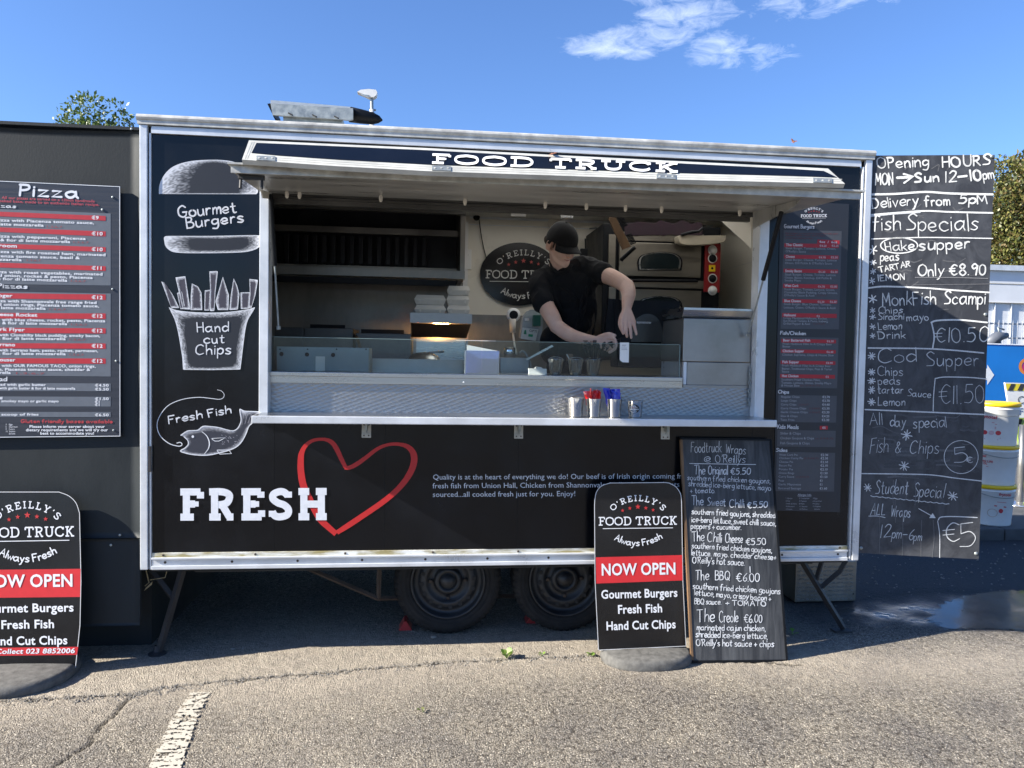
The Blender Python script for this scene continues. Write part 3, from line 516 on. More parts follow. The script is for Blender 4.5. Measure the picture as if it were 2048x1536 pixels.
def _puddle():
    C = catmull([np.array([*p, 0]) for p in PUD], 6, closed=True)[:-1]; C = [np.array([p[0]+random.uniform(-.008, .008), p[1]+random.uniform(-.006, .006), .0075]) for p in C]
    m, nt, N, L, b = nmat('puddle_water'); setc(b, (.030, .033, .038), .09, spec=.5); b.inputs['IOR'].default_value = 1.33; tc = N.new('ShaderNodeTexCoord'); no = N.new('ShaderNodeTexNoise'); no.inputs['Scale'].default_value = 5; no.inputs['Detail'].default_value = 5; L.new(tc.outputs['Object'], no.inputs[0]); mr = N.new('ShaderNodeMapRange'); L.new(no.outputs[0], mr.inputs[0]); mr.inputs[1].default_value = .35; mr.inputs[2].default_value = .65; mr.inputs[3].default_value = .04; mr.inputs[4].default_value = .24; L.new(mr.outputs[0], b.inputs['Roughness'])
    cen = np.mean(C, 0); n = len(C); V = []; K = []
    for s_, al in ((1.25, 0.), (1.12, .35), (1.0, .7), (.88, 1.)): V += [cen+(p-cen)*np.array([s_ if p[0] < cen[0] else 1, s_, 1]) for p in C]; K += [(al, al, al)]*n
    F = [(i*n+j, i*n+(j+1) % n, (i+1)*n+(j+1) % n, (i+1)*n+j) for i in range(3) for j in range(n)]+[tuple(3*n+j for j in range(n))]
    A = N.new('ShaderNodeAttribute'); A.attribute_name = 'Col'; n2 = N.new('ShaderNodeTexNoise'); n2.inputs['Scale'].default_value = 16; n2.inputs['Detail'].default_value = 6; L.new(tc.outputs['Object'], n2.inputs[0])
    ad = N.new('ShaderNodeMath'); ad.operation = 'ADD'; L.new(A.outputs['Fac'], ad.inputs[0]); L.new(n2.outputs[0], ad.inputs[1]); m3 = N.new('ShaderNodeMapRange'); L.new(ad.outputs[0], m3.inputs[0]); m3.inputs[1].default_value = .82; m3.inputs[2].default_value = 1.12; L.new(m3.outputs[0], b.inputs['Alpha'])
    o = obj('puddle_water', V, F, m, cols=K); o['kind'] = 'structure'
_puddle()
def _gravel():   # loose grit along the broken seam and scattered over the asphalt
    v = []; f = []
    def stone(x, y, r):
        k = len(v); a = random.random()*PI; h = r*random.uniform(.5, .9); z = gz(x, y)+r*.1
        for i in range(6): t = a+i*PI/3; q = r*random.uniform(.7, 1.15); v.append((x+q*math.cos(t), y+q*math.sin(t), z))
        for i in range(4): t = a+i*PI/2; q = r*random.uniform(.35, .6); v.append((x+q*math.cos(t), y+q*math.sin(t), z+h))
        f.append((k+6, k+7, k+8, k+9))
        for i in range(6): j = 6+int(i*4/6); j2 = 6+int(((i+1) % 6)*4/6); f.append((k+i, k+(i+1) % 6, k+j2, k+j) if j != j2 else (k+i, k+(i+1) % 6, k+j))
    for _ in range(1500):
        i = random.randrange(1, len(SEAM)-2); t = random.random(); a, b = SEAM[i], SEAM[i+1]; stone(a[0]*(1-t)+b[0]*t+random.gauss(0, .012), a[1]*(1-t)+b[1]*t+random.gauss(-.012, .022), random.uniform(.002, .0055))
    for _ in range(2600): stone(random.uniform(-1.0, 4.2), random.uniform(-1.7, .4), random.uniform(.0015, .0042))
    for _ in range(420): stone(random.uniform(3.9, 7.2), random.uniform(.35, 2.2), random.uniform(.003, .011))
    o = obj('gravel', v, f, M['stone']); o['kind'] = 'stuff'; o['label'] = 'loose grit and small stones along the broken asphalt seam'
_gravel()
# ---------------------------------------------------------------- the food trailer
W_, ZB, ZT, DEP = 3.845, .4816, 2.750, 2.02
T = empty('food_trailer', (1.92, 1.0, 0), 'black catering trailer with its serving hatch propped open, on twin wheels', 'food trailer')
# serving opening at the wall
OX0, OX1, OZ0, OZ1 = .612, 3.268, 1.262, 2.415
PX0, PX1, PZ0, PZ1 = .055, W_-.065, .565, 2.665        # black vinyl skin inside the aluminium frame
def part(mb, name, m, parent=None, smooth=False): return mb.build(name, M[m] if isinstance(m, str) else m, parent or T, smooth)
fp = MB()
for a, b in (((PX0, 0, PZ0), (OX0, .028, PZ1)), ((OX1, 0, PZ0), (PX1, .028, PZ1)), ((OX0, 0, PZ0), (OX1, .028, OZ0)), ((OX0, 0, OZ1), (OX1, .028, PZ1))): fp.box(a, b)
front = part(fp, 'front_panel', 'vinyl')
for px in (548, 769, 1010+25, 1500):   # vertical joins in the vinyl
    x = at(px, 1000, 0)[0]; part(MB().box((x-.0008, -.0006, PZ0), (x+.0008, .001, OZ0-.03)), 'panel_seam', 'black', front)
# other walls
part(MB().box((.03, DEP-.03, ZB), (W_-.03, DEP, ZT-.02)), 'rear_wall', 'cream')
part(MB().box((.012, .03, ZB), (.04, DEP-.031, ZT-.02)), 'end_wall', 'cream')
part(MB().box((W_-.075, .03, ZB), (W_-.045, DEP-.031, ZT-.02)), 'end_wall', 'cream')
part(MB().box((.041, .03, ZB+.02), (W_-.076, DEP-.031, ZB+.08)), 'floor', 'steelD')
RX0, RX1, RY0, RY1 = 1.75, 3.45, .45, 1.55      # added roof opening, lifts the light in the dim interior
def holed(z0, z1, xa, xb, ya, yb): return MB().box((xa, ya, z0), (RX0, yb, z1)).box((RX1, ya, z0), (xb, yb, z1)).box((RX0, ya, z0), (RX1, RY0, z1)).box((RX0, RY1, z0), (RX1, yb, z1))
part(holed(2.665, 2.695, .041, W_-.076, .03, DEP-.031), 'ceiling', 'creamD')
part(holed(2.70, ZT, .005, W_-.005, .01, DEP), 'roof', 'roofw')
part(MB().add([(RX0-.02, RY0-.02, ZT+.004), (RX1+.02, RY0-.02, ZT+.004), (RX1+.02, RY1+.02, ZT+.004), (RX0-.02, RY1+.02, ZT+.004)], [(0, 1, 2, 3)]), 'added_roof_light', 'grp')  # unseen sheet, put in for the daylight it passes inside
part(MB().box((.05, .06, ZB-.03), (W_-.05, DEP-.04, ZB+.01)), 'underside', 'under')
# aluminium frame
g = MB(); g.tube([(-.012, -.012, ZT-.012), (W_+.012, -.012, ZT-.012)], .018, 12); g.box((-.008, -.022, ZT-.045), (W_+.008, .012, ZT-.014)); part(g, 'roof_gutter', 'aluD')
g = MB().box((PX0, -.014, PZ1), (PX1, .006, PZ1+.026)).box((PX0, -.006, PZ1+.027), (PX1, .004, PZ1+.036)); part(g, 'top_rail', 'alu')
for xa, s in ((0., 1), (W_, -1)):
    g = MB().box((xa, -.016, ZB), (xa+s*.038, .03, ZT-.046), .004); part(g, 'corner_post', 'alu')
    g = MB().box((xa+s*.045, -.012, ZB), (xa+s*.0535, .02, PZ1+.0), .002); part(g, 'corner_strip', 'alu')
    part(MB().box((xa+s*.0385, .004, ZB), (xa+s*.0447, .02, ZT-.05)), 'corner_seal', 'black')
sk = MB(); x0, x1 = PX0+.001, PX1-.001
sk.box((x0, -.020, ZB), (x1, .02, ZB+.020), .003); sk.box((x0, -.010, ZB+.021), (x1, .018, ZB+.052)); sk.box((x0, -.022, ZB+.0525), (x1, .02, ZB+.062), .002)
skirt = part(sk, 'skirt_rail', 'alu')
part(MB().box((x0, -.009, ZB+.0625), (x1, .02, PZ0)), 'dirty_skirt_strip', 'rail')
def screw(x, y, z, r=.006, m='chassis', par=None):
    mb = MB().lathe((x, y, z), (0, -1, 0), [(r, 0), (r, .0015), (r*.6, .003), (.0002, .003)], 10); return part(mb, 'screw', m, par)
for px in range(12):
    x = .12+px*(W_-.24)/11; screw(x, -.010, ZB+.036, .0065, 'chassis', skirt)
for px in range(9): screw(.11+px*(W_-.22)/8, -.009, ZB+.072, .006, 'chassis', skirt)
# latch on the corner post
g = MB().box((.043, -.020, .98), (.056, -.0125, 1.11), .002); part(g, 'door_catch', 'chassisK')
# frame round the opening
fr = MB(); fr.box((OX0-.034, -.018, OZ0-.03), (OX0+.012, .075, OZ1+.02), .003); part(fr, 'hatch_jamb', 'alu')
fr = MB(); fr.box((OX1-.058, -.016, OZ0-.03), (OX1-.004, .075, OZ1+.02), .003); part(fr, 'hatch_jamb', 'alu')
part(MB().box((OX0+.012, .02, OZ1-.012), (OX1-.06, .07, OZ1+.02)).box((OX0+.012, .075, OZ1-.030), (OX1-.06, .10, OZ1+.01)), 'hatch_header', 'steelF')
part(MB().box((OX0+.012, .10, OZ1-.052), (OX1-.06, .125, OZ1-.0)).box((OX0+.012, .128, OZ1-.02), (OX1-.06, .20, OZ1+.0)), 'shutter_rail', 'steelF')
# serving shelf
SH = 1.285
s_ = MB(); s_.box((OX0-.02, -.225, SH-.012), (OX1-.035, .045, SH), .002); sf = part(s_, 'serving_shelf', 'steel')
s_ = MB(); s_.box((OX0-.022, -.240, SH-.036), (OX1-.033, -.2255, SH+.001), .004).box((OX0-.022, -.2250, SH-.036), (OX1-.033, -.205, SH-.028)); part(s_, 'shelf_edge', 'alu', sf)
part(MB().box((OX0-.024, -.225, SH-.034), (OX0-.0205, .0, SH-.001)), 'shelf_end', 'alu', sf); part(MB().box((OX1-.0345, -.225, SH-.034), (OX1-.031, .0, SH-.001)), 'shelf_end', 'alu', sf)
part(MB().box((OX0-.02, -.018, SH-.040), (OX1-.035, -.001, SH-.013)), 'shelf_batten', 'aluD', sf)
for px in (733, 1037, 1330):
    x = at(px, 865, 0)[0]; g = MB().box((x-.024, -.006, SH-.125), (x+.024, -.0005, SH-.040), .001).box((x-.024, -.010, SH-.128), (x+.024, -.001, SH-.103), .002); h = part(g, 'shelf_bracket', 'aluD')
    part(MB().box((x-.006, -.05, SH-.085), (x+.006, -.007, SH-.045)).tube([(x, -.012, SH-.1), (x+.012, -.02, SH-.045)], .003, 6), 'bracket_stay', 'galv', h)
    for dx in (-.012, .012): screw(x+dx, -.0105, SH-.116, .004, 'chassis', h); screw(x+dx, -.0065, SH-.06, .005, 'black', h)
# counter front: swirl finished steel behind the shelf, ledge and glass
CT = 1.492
part(MB().box((OX0+.012, .045, SH), (OX1-.06, .06, CT-.055)), 'counter_front', 'swirl')
part(MB().box((OX0+.012, .030, CT-.056), (2.815, .062, CT-.022)), 'counter_lip', 'steel')
part(MB().box((OX0+.012, .020, CT-.021), (2.812, .50, CT), .002), 'counter_top', 'steel')
part(MB().box((OX0+.012, .0600, SH-.6), (OX1-.06, .50, CT-.06)), 'counter_base', 'steelD')
x0, x1 = OX0+.016, 2.80; q = (x1-x0)/2
for i, (a, b) in enumerate(((x0, x0+q*1.0), (x0+q*1.0+.004, x1))):
    part(MB().box((a, .050, CT+.001), (b, .056, CT+.178)), 'glass_screen', 'glass')
part(MB().box((x0+.95, .049, CT+.1785), (x0+1.16, .057, CT+.181)), 'glass_edge_trim', 'paper')
screw(1.62, .0295, CT-.04, .005, 'paper')
part(MB().box((x0, .0495, CT+.1783), (x0+.949, .0565, CT+.1805)), 'glass_edge_trim', 'edge'); part(MB().box((x0+1.161, .0495, CT+.1783), (x1, .0565, CT+.1805)), 'glass_edge_trim', 'edge'); part(MB().box((x1+.0005, .0495, CT+.001), (x1+.004, .0565, CT+.178)), 'glass_edge_trim', 'edge')
# stainless cabinet to the right of the glass, hot box on it
part(MB().box((2.825, .046, SH+.001), (OX1-.062, .45, CT-.04), .002), 'side_cabinet_drawer', 'steelD')
part(MB().box((2.845, .046, CT-.0395), (OX1-.062, .45, CT+.085), .002), 'side_cabinet_drawer', 'steelD')
part(MB().box((2.825, .046, CT-.038), (2.842, .45, CT+.085)), 'side_cabinet_post', 'alu')
hb = part(MB().box((2.818, .045, CT+.088), (OX1-.065, .45, CT+.325), .004), 'hot_box', 'steelD')
part(MB().prism([(2.812, .030, CT+.370), (2.812, .030, CT+.382), (2.812, .50, CT+.392), (2.812, .50, CT+.330), (2.812, .060, CT+.330)], .39, np.array([-1., 0, 0])), 'hot_box_lid', 'steel', hb)
# chain on the jamb
for i in range(9):
    z = CT+.05-i*.024; c = MB(); R = .011
    pts = [(3.20+(R*.55*math.sin(t) if i % 2 else 0), .032+(0 if i % 2 else R*.55*math.sin(t)), z+R*1.25*math.cos(t)) for t in np.linspace(0, 2*PI, 13)]; c.tube(pts, .0025, 6); part(c, 'chain_link', 'galv', smooth=True)
# ---- awning hatch
AX0, AX1 = .585, 3.365; AY = -.60; AZW, AZF = 2.424, 2.391
def slabq(x0, x1, y0, z0, y1, z1, th): return [(x0, y0, z0), (x1, y0, z0), (x1, y1, z1), (x0, y1, z1)], th
a_ = MB(); a_.hexa([(AX0, AY+.03, AZF-.028), (AX1, AY+.03, AZF-.028), (AX1, AY+.03, AZF), (AX0, AY+.03, AZF), (AX0, -.002, AZW-.028), (AX1, -.002, AZW-.028), (AX1, -.002, AZW), (AX0, -.002, AZW)])
aw = part(a_, 'awning_hatch', 'awn')
xL, xR = at(458, 326, AY)[0], at(1724, 378, AY)[0]
r_ = MB(); r_.box((xL, AY-.03, AZF-.002), (xR, AY+.028, AZF+.006)).box((xL+.01, AY-.012, AZF-.034), (xR-.01, AY+.0, AZF-.0025)).box((xL+.02, AY+.006, AZF-.028), (xR-.02, AY+.029, AZF-.0025)); part(r_, 'awning_rail', 'aluD', aw)
# folded-up fascia strip, leaning back
F0 = pl3(at(483, 316, -.655), at(1690, 366, -.655), at(1657, 337, -.545))
fyb = lambda x: float(np.interp(x, (484, 670, 863, 1100, 1332, 1690), (319, 332, 342.5, 350.5, 358.5, 367.5))); fyt = lambda x: float(np.interp(x, (498, 680, 863, 1100, 1332, 1656), (280.5, 288.5, 296.5, 309.5, 321, 337))); FX = list(range(560, 1640, 60))
fb = MB().prism([F0(484, 319)]+[F0(x, fyb(x)) for x in FX]+[F0(1690, 367.5), F0(1656, 337)]+[F0(x, fyt(x)) for x in FX[::-1]]+[F0(498, 280.5)], .022); fa = part(fb, 'fascia_flap', 'fasc', aw)
nF = F0.n
def inset(px, off=.0015): return [F0(x, y, off) for x, y in px]
inn = [(503, 306.5)]+[(x, fyb(x)-12.5) for x in FX]+[(1674, 355.5), (1647, 342.5)]+[(x, fyt(x)+5) for x in FX[::-1]]+[(513, 286.5)]
i_ = MB().prism(inset(inn, .002), .0015); part(i_, 'fascia_face', 'vinyl', aw)
for k in (1, 2):   # ribs of the extrusion
    g = MB(); dl = k*4.0
    g.prism([F0(x, fyb(x)-dl, .0012) for x in [490]+FX+[1684]]+[F0(x, fyb(x)-dl-.9, .0012) for x in [1684]+FX[::-1]+[490]], .001)
    g.quadbox([F0(484+1.2*dl, 318, .0012), F0(498+1.2*dl, 284, .0012), F0(499.3+1.2*dl, 284, .0012), F0(485.3+1.2*dl, 318, .0012)], .001); part(g, 'fascia_rib', 'fasc', fa)
k = Ink(F0, .0045); k.slab('FOOD TRUCK', 863, 330.0, 1356, 348.0, 21, 4.8, (.78, .79, .80), gap=12); k.build('fascia_lettering', M['ink'], aw)
for px, py in ((532, 318), (883, 338), (1332, 354.5), (1645, 362.5)):
    g = MB().quadbox([F0(px-19, py+3.5, .004), F0(px+19, py+5, .004), F0(px+19, py-4, .004), F0(px-19, py-5.5, .004)], .003); h = part(g, 'fascia_hinge', 'galv', aw)
    for dx in (-13, 0, 13):
        c = F0(px+dx, py, .0045); part(MB().lathe(c, nF, [(.005, 0), (.005, .0012), (.0001, .002)], 8), 'screw', 'aluD', h)
# cheeks of the awning
def plate(name, pts, m, par=T, th=.006): return part(MB().prism(pts, th, np.array([-1., 0, 0])), name, m, par)
xr = at(1507, 420, -.02)[0]
plate('awning_cheek', [(xr, -.015, AZW-.03), (xr, AY+.05, AZF-.03), (xr, AY+.12, AZF-.055), (xr, -.015, AZW-.120)], 'awn', aw)
xl = OX0+.016
plate('awning_cheek', [(xl, -.015, AZW-.03), (xl, -.25, AZF-.03), (xl, -.20, AZF-.06), (xl, -.015, AZW-.06)], 'creamD', aw)
plate('hatch_gusset', [(OX1-.066, .08, OZ1-.02), (OX1-.066, .5, OZ1+.16), (OX1-.066, .8, OZ1+.16), (OX1-.066, .08, OZ1-.20)], 'cream')
g = MB().box((xL+.03, AY+.03, AZF-.05), (xL+.14, AY+.05, AZF-.03), .002); g.tube([(xL+.04, AY+.04, AZF-.04), (xL+.04, AY+.03, AZF-.09)], .006, 8); g.tube([(xL+.13, AY+.04, AZF-.04), (xL+.13, AY+.03, AZF-.09)], .006, 8); part(g, 'awning_catch', 'chassisK', aw)
for i, px in enumerate((575, 600, 762, 930, 1090, 1172, 1250, 1322, 1478)):   # cable clips along the underside
    x = at(px, 395, -.06)[0]; c = MB().lathe((x, -.075, AZW-.030), (0, 0, -1), [(.007, 0), (.010, .012), (.010, .026), (.004, .036)], 10); part(c, 'light_clip', 'foam', aw, smooth=True)
c = MB(); c.tube([(x, -.078, AZW-.052-.006*abs(math.sin(i*1.7))) for i, x in enumerate(np.linspace(.70, 3.1, 22))], .0022, 5); part(c, 'light_cable', 'black', aw)
# struts
def strut(name, a, b, r1, r2, f=.5):
    a, b = np.array(a), np.array(b); m_ = a+(b-a)*f; s = part(MB().tube([a, m_], r1, 12), name, 'black', smooth=False); part(MB().tube([m_, b], r2, 8), 'piston_rod', 'galv', s); part(MB().tube([b-(b-a)*.01, b+(b-a)*.015], r2*2.2, 8), 'ball_joint', 'galv', s)
strut('gas_strut', at(1563, 424, -.40), at(1497, 668, .0), .0115, .005, .53)
strut('gas_strut', at(541, 388, -.06), at(557, 655, .03), .012, .005, .53)
# hood and things fixed inside
HX1 = 1.665
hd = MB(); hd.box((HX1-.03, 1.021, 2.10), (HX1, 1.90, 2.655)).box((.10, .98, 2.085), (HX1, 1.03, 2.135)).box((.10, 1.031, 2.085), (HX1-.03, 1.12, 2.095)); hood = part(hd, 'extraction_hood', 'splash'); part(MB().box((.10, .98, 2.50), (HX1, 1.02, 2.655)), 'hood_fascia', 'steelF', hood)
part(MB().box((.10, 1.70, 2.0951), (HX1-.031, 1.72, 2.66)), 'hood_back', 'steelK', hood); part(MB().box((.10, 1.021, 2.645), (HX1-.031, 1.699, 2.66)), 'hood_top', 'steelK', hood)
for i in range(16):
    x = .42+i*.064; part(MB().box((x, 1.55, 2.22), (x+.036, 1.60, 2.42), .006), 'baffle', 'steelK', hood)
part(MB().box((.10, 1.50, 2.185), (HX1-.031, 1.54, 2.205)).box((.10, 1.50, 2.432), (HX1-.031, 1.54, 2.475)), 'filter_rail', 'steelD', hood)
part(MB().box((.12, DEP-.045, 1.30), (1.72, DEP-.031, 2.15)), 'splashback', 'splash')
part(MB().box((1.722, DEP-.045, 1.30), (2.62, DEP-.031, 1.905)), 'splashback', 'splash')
part(MB().box((1.70, DEP-.06, 1.95), (1.735, DEP-.031, 2.62)), 'cable_trunking', 'white')
part(MB().box((1.745, DEP-.047, 2.648), (3.7, DEP-.031, 2.664)).box((1.745, DEP-.039, 2.60), (3.7, DEP-.031, 2.605)), 'ceiling_trim', 'alu')
for z in (2.30,): part(MB().box((W_-.0775, .2, z), (W_-.0755, DEP-.04, z+.004)), 'wall_join', 'creamD')
part(MB().box((.10, .9, ZB+.08), (2.65, DEP-.05, 1.28)), 'rear_worktop', 'steelD')
# ---- wheels
TY = .30
def wheel(cx):
    w = empty('wheel', (cx, TY, .305), 'x', 'x'); del w['label']; del w['category']; w.parent = T; w.location = Vector((cx, TY, .305))-T.location; WLOC[w.name] = Vector((cx, TY, .305))
    c = (cx, TY, .305); n = 156
    prof = [(.212, -.012), (.222, -.020), (.245, -.026), (.268, -.026), (.284, -.019), (.2985, -.004), (.304, .012), (.305, .05), (.305, .12), (.300, .155), (.27, .17), (.21, .165)]
    mod = lambda i, j: (1.0 if i not in (4, 5, 6) else (1.006 if j % 3 else .988))
    t = MB().lathe(c, (0, 1, 0), prof, n, mod); o = obj('tyre', t.v, t.f, M['rubber'], w, False)
    rg = MB()
    for rr in (.236, .262):
        rg.tube([(cx+rr*math.cos(a), TY-.0262, .305+rr*math.sin(a)) for a in np.linspace(0, 2*PI, 64)], .0012, 4)
    obj('sidewall_ring', rg.v, rg.f, M['rubber'], o)
    pr = [(.213, -.010), (.209, -.022), (.200, -.018), (.196, .010), (.186, .022), (.166, .024), (.160, .010), (.130, .000), (.122, .004), (.112, .022), (.085, .026), (.078, .012), (.070, -.004), (.052, -.008), (.048, .010), (.040, .010), (.036, -.018), (.001, -.020)]
    holes = []; r = MB().lathe(c, (0, 1, 0), pr, 72); ro = obj('rim', r.v, r.f, M['rim'], w, True)
    for i in range(16):
        h = MB(); a = 2*PI*i/16+.1; hc = (cx+.148*math.cos(a), TY+.0032, .305+.148*math.sin(a)); h.lathe(hc, (0, -1, 0), [(.0125, 0), (.0125, .003), (.0001, .003)], 12); holes.append(obj('rim_hole', h.v, h.f, M['under'], None))
    for i in range(4):
        b = MB(); a = 2*PI*i/4+.02; b.lathe((cx+.098*math.cos(a), TY+.024, .305+.098*math.sin(a)), (0, -1, 0), [(.011, 0), (.011, .014), (.007, .018), (.0001, .018)], 8); holes.append(obj('wheel_bolt', b.v, b.f, M['chassis'], None))
    for q in (o, ro): q.location = -Vector((cx, TY, .305)); WLOC[q.name] = Vector((0, 0, 0))
    for q in holes: q.parent = ro
    return w
wheel(at(896, 1170, TY)[0]); wheel(at(1130, 1160, TY)[0])
# ---- chassis, legs
g = MB().box((.2, .22, .40), (3.7, .28, .452)).box((.2, 1.72, .40), (3.7, 1.78, .452)); part(g, 'chassis_rail', 'chassisK')
def bar(name, a, b, w, m, par=None): return part(MB().tube([a, b], w, 4), name, m, par)
bar('chassis_brace', at(600, 1130, .24), at(758, 1198, .24), .013, 'chassis'); bar('chassis_brace', at(759, 1120, .24), at(757, 1198, .24), .013, 'chassis'); bar('chassis_brace', at(756, 1197, .245), at(900, 1194, .50), .013, 'chassis'); bar('chassis_brace', at(900, 1194, .50), at(1180, 1190, .50), .013, 'chassis')
part(MB().tube([(1.56, .45, .305), (1.56, 1.6, .305)], .03, 10).tube([(2.2, .45, .305), (2.2, 1.6, .305)], .03, 10), 'axle', 'chassisK')
for cx in (1.56, 2.2):
    part(MB().lathe((cx, 1.55, .305), (0, 1, 0), [(.2, .0), (.28, -.01), (.303, .02), (.303, .13), (.27, .16), (.2, .15), (.1, .1)], 40), 'tyre', 'rubber')
Lf = np.array([.045, .10, .0]); part(MB().tube([at(368, 1130, .12), Lf+[0.01, .0, .02]], .019, 4).tube([at(300, 1138, .14), at(350, 1200, .125)], .016, 4).lathe(Lf, (0, 0, 1), [(.045, .002), (.045, .010), (.02, .02), (.015, .05)], 16), 'corner_steady', 'chassisK')
Rf = gr(1690, 1263); part(MB().tube([at(1603, 1120, .20), Rf+[-.01, .0, .02]], .019, 4).tube([at(1692, 1120, .2), at(1680, 1142, .2), at(1636, 1180, .205)], .016, 4).tube([at(1645, 1118, .2), at(1632, 1160, .205)], .014, 4).box(Rf+[-.075, -.03, .002], Rf+[.03, .03, .012]), 'corner_steady', 'chassisK')
g = MB().tube([at(292, 1140, .1), at(298, 1165, .1), at(290, 1172, .1)], .003, 5).tube([at(335, 1138, .1), at(330, 1155, .1), at(300, 1160, .1)], .002, 5).quadbox([at(288, 1182, .09), at(292, 1175, .09), at(304, 1164, .09), at(303, 1170, .09)], .01); part(g, 'rope_tag', 'cord')
# ---- roof
gA = MB(); y0 = .55; p = lambda x, y, Y=y0: at(x, y, Y)
gA.prism([p(541, 206.5), p(706, 217), p(706, 238), p(700, 240), p(545, 230)], .02)
gA.prism([p(541, 206.5), p(706, 217), at(706, 214, 1.15), at(541, 200, 1.15)], .004)
ven = part(gA, 'roof_cowl', 'galv')
part(MB().prism([p(566, 231.5, .58), p(686, 239, .58), p(682, 252, .58), p(567, 246, .58)], .5, np.array([0, -1., 0])), 'cowl_base', 'galv', ven)
part(MB().prism([p(534.5, 207.5, .56), p(541, 206.5, .56), p(545, 230, .56), p(560, 244, .56), p(552, 243, .56)], .3, np.array([0, -1., 0])), 'cowl_end', 'black', ven)
part(MB().tube([at(700, 229, .68), at(722, 233, .68), at(745, 237, .68), at(758, 239, .68), at(765, 240.5, .68)], [.045, .042, .036, .022, .004], 16), 'cowl_nose', 'black', ven, True)
for px, py in ((580, 227.5), (628, 231), (672, 234)): part(MB().tube([p(px-3, py-1.5, .545), p(px+5, py+2.5, .52)], .004, 6), 'cowl_bolt', 'black', ven)
rb = MB(); a, b = at(806, 254, .30), at(1714, 300, .30); rb.box((a[0], .30, ZT+.001), (b[0], .36, ZT+.045), .004).box((a[0], 1.7, ZT+.001), (b[0], 1.76, ZT+.045), .004).box((a[0], .3601, ZT+.001), (a[0]+.05, 1.6999, ZT+.045)).box((b[0]-.05, .3601, ZT+.001), (b[0], 1.6999, ZT+.045)); part(rb, 'roof_board', 'roofw')
# ---- printed art on the vinyl
FP = Pl((0, 0, 0), (0, -1, 0)); k = Ink(FP, .0012)
WH = (.66, .68, .72); DK = (.012, .014, .02)
bun_o = catmull([(318, 388), (318.5, 375), (322, 362), (331, 347), (344, 335), (362, 327), (385, 322), (412, 320), (440, 320), (464, 323), (484, 330), (499, 341), (509, 355), (515, 372), (516, 384), (513, 388.5)], 5)
bun_i = catmull([(378, 386), (382, 374), (381, 362), (389, 350), (396, 338), (407, 329), (425, 325.5), (445, 327), (462, 333), (472, 343), (478, 356), (480, 370), (476, 386)], 4)
k.ring(bun_o, bun_i, WH, DK, 16, 170, .9, .32)
b2_o = catmull([(328, 478), (330, 473), (345, 472), (420, 472), (500, 470.5), (522, 472), (524, 480), (520, 492), (508, 500), (480, 505), (400, 506.5), (352, 505), (336, 498), (330, 490)], 4)
b2_i = catmull([(378, 490), (380, 480), (395, 477), (440, 478), (475, 476), (495, 479), (494, 490), (480, 498), (440, 500), (400, 500), (384, 498)], 4)
k.ring(b2_o, b2_i, WH, DK, 12, 170, .9, .32)
cup_o = catmull([(338, 614.5), (352, 620), (372, 623), (400, 625), (440, 625), (475, 622), (498, 618), (511, 614)], 4)+catmull([(505, 625), (496, 640), (491, 660), (487, 690), (484, 715), (481, 739)], 3)+[(424, 740), (366.5, 739.5)]+catmull([(365, 715), (361, 690), (356, 662), (350, 640), (343, 625)], 3)
cup_i = catmull([(372, 640), (395, 636), (440, 637), (475, 634), (482, 640)], 3)+catmull([(478, 665), (473, 695), (472, 725)], 3)+catmull([(460, 733), (420, 735), (385, 732), (377, 720)], 3)+catmull([(374, 695), (370, 665)], 3)
fries = [[(322.7, 562.7), (329, 566), (345, 588), (359, 616), (343, 616)], [(351.4, 555), (371, 552.5), (381, 619), (366, 618)], [(354.5, 586), (364, 583), (371, 618), (361, 618)], [(384, 567), (396, 573), (403, 585), (404, 600), (404.7, 620), (381.5, 620), (382, 590)], [(410, 581), (422, 579.5), (419, 621), (409, 621)],
         [(419, 543), (436, 542), (431, 585), (429, 622), (420, 622), (421, 585)], [(446, 553.5), (452, 572), (458, 590), (457, 620), (436, 620), (431, 603), (438, 580)], [(467.5, 557), (474, 570), (479, 588), (476, 619), (459, 620), (462, 590)], [(499, 558), (516, 560), (511, 590), (503, 616), (497, 616), (500, 588)], [(481.5, 585), (502, 584.5), (498, 617), (482, 618)]]
for P in fries:
    c = np.mean(np.array(P), 0); I = [tuple(c+(np.array(p)-c)*np.array([.52, .80])) for p in P]; k.ring(P, I, WH, (.05, .045, .06), 5, 60, .8, .28, lay=2)
k.ring(cup_o, cup_i, WH, DK, 13, 180, .8, .32, lay=3)
k.hand('Gourmet', 357, 435, 473, 425, 22, 3.6, WH, .6, 14, 6); k.hand('Burgers', 373, 457, 487, 444, 21, 3.6, WH, .6, 14, 6)
k.hand('Hand', 394, 664, 457, 663, 19, 2.9, WH, .6, 14, 6); k.hand('cut', 408, 687, 449, 686, 18, 2.9, WH, .6, 14, 6); k.hand('Chips', 391, 709.5, 462, 708, 20, 2.9, WH, .6, 14, 6)
k.hand('Fresh Fish', 337, 848, 463, 826, 15.5, 3., WH, .6, 13, 6)
k.stroke(catmull([(434.8, 779.6), (443, 782), (448.5, 789), (446, 796), (438, 798.5), (424, 797), (397, 794.6), (364, 799), (336, 811.6), (319, 833.5), (314.5, 852.6), (321, 871.7), (338, 886.5), (355.5, 892), (363, 891), (364, 887), (360, 884.6), (354, 886)], 7), [.8, 1.2, 1.6, 1.7], WH)
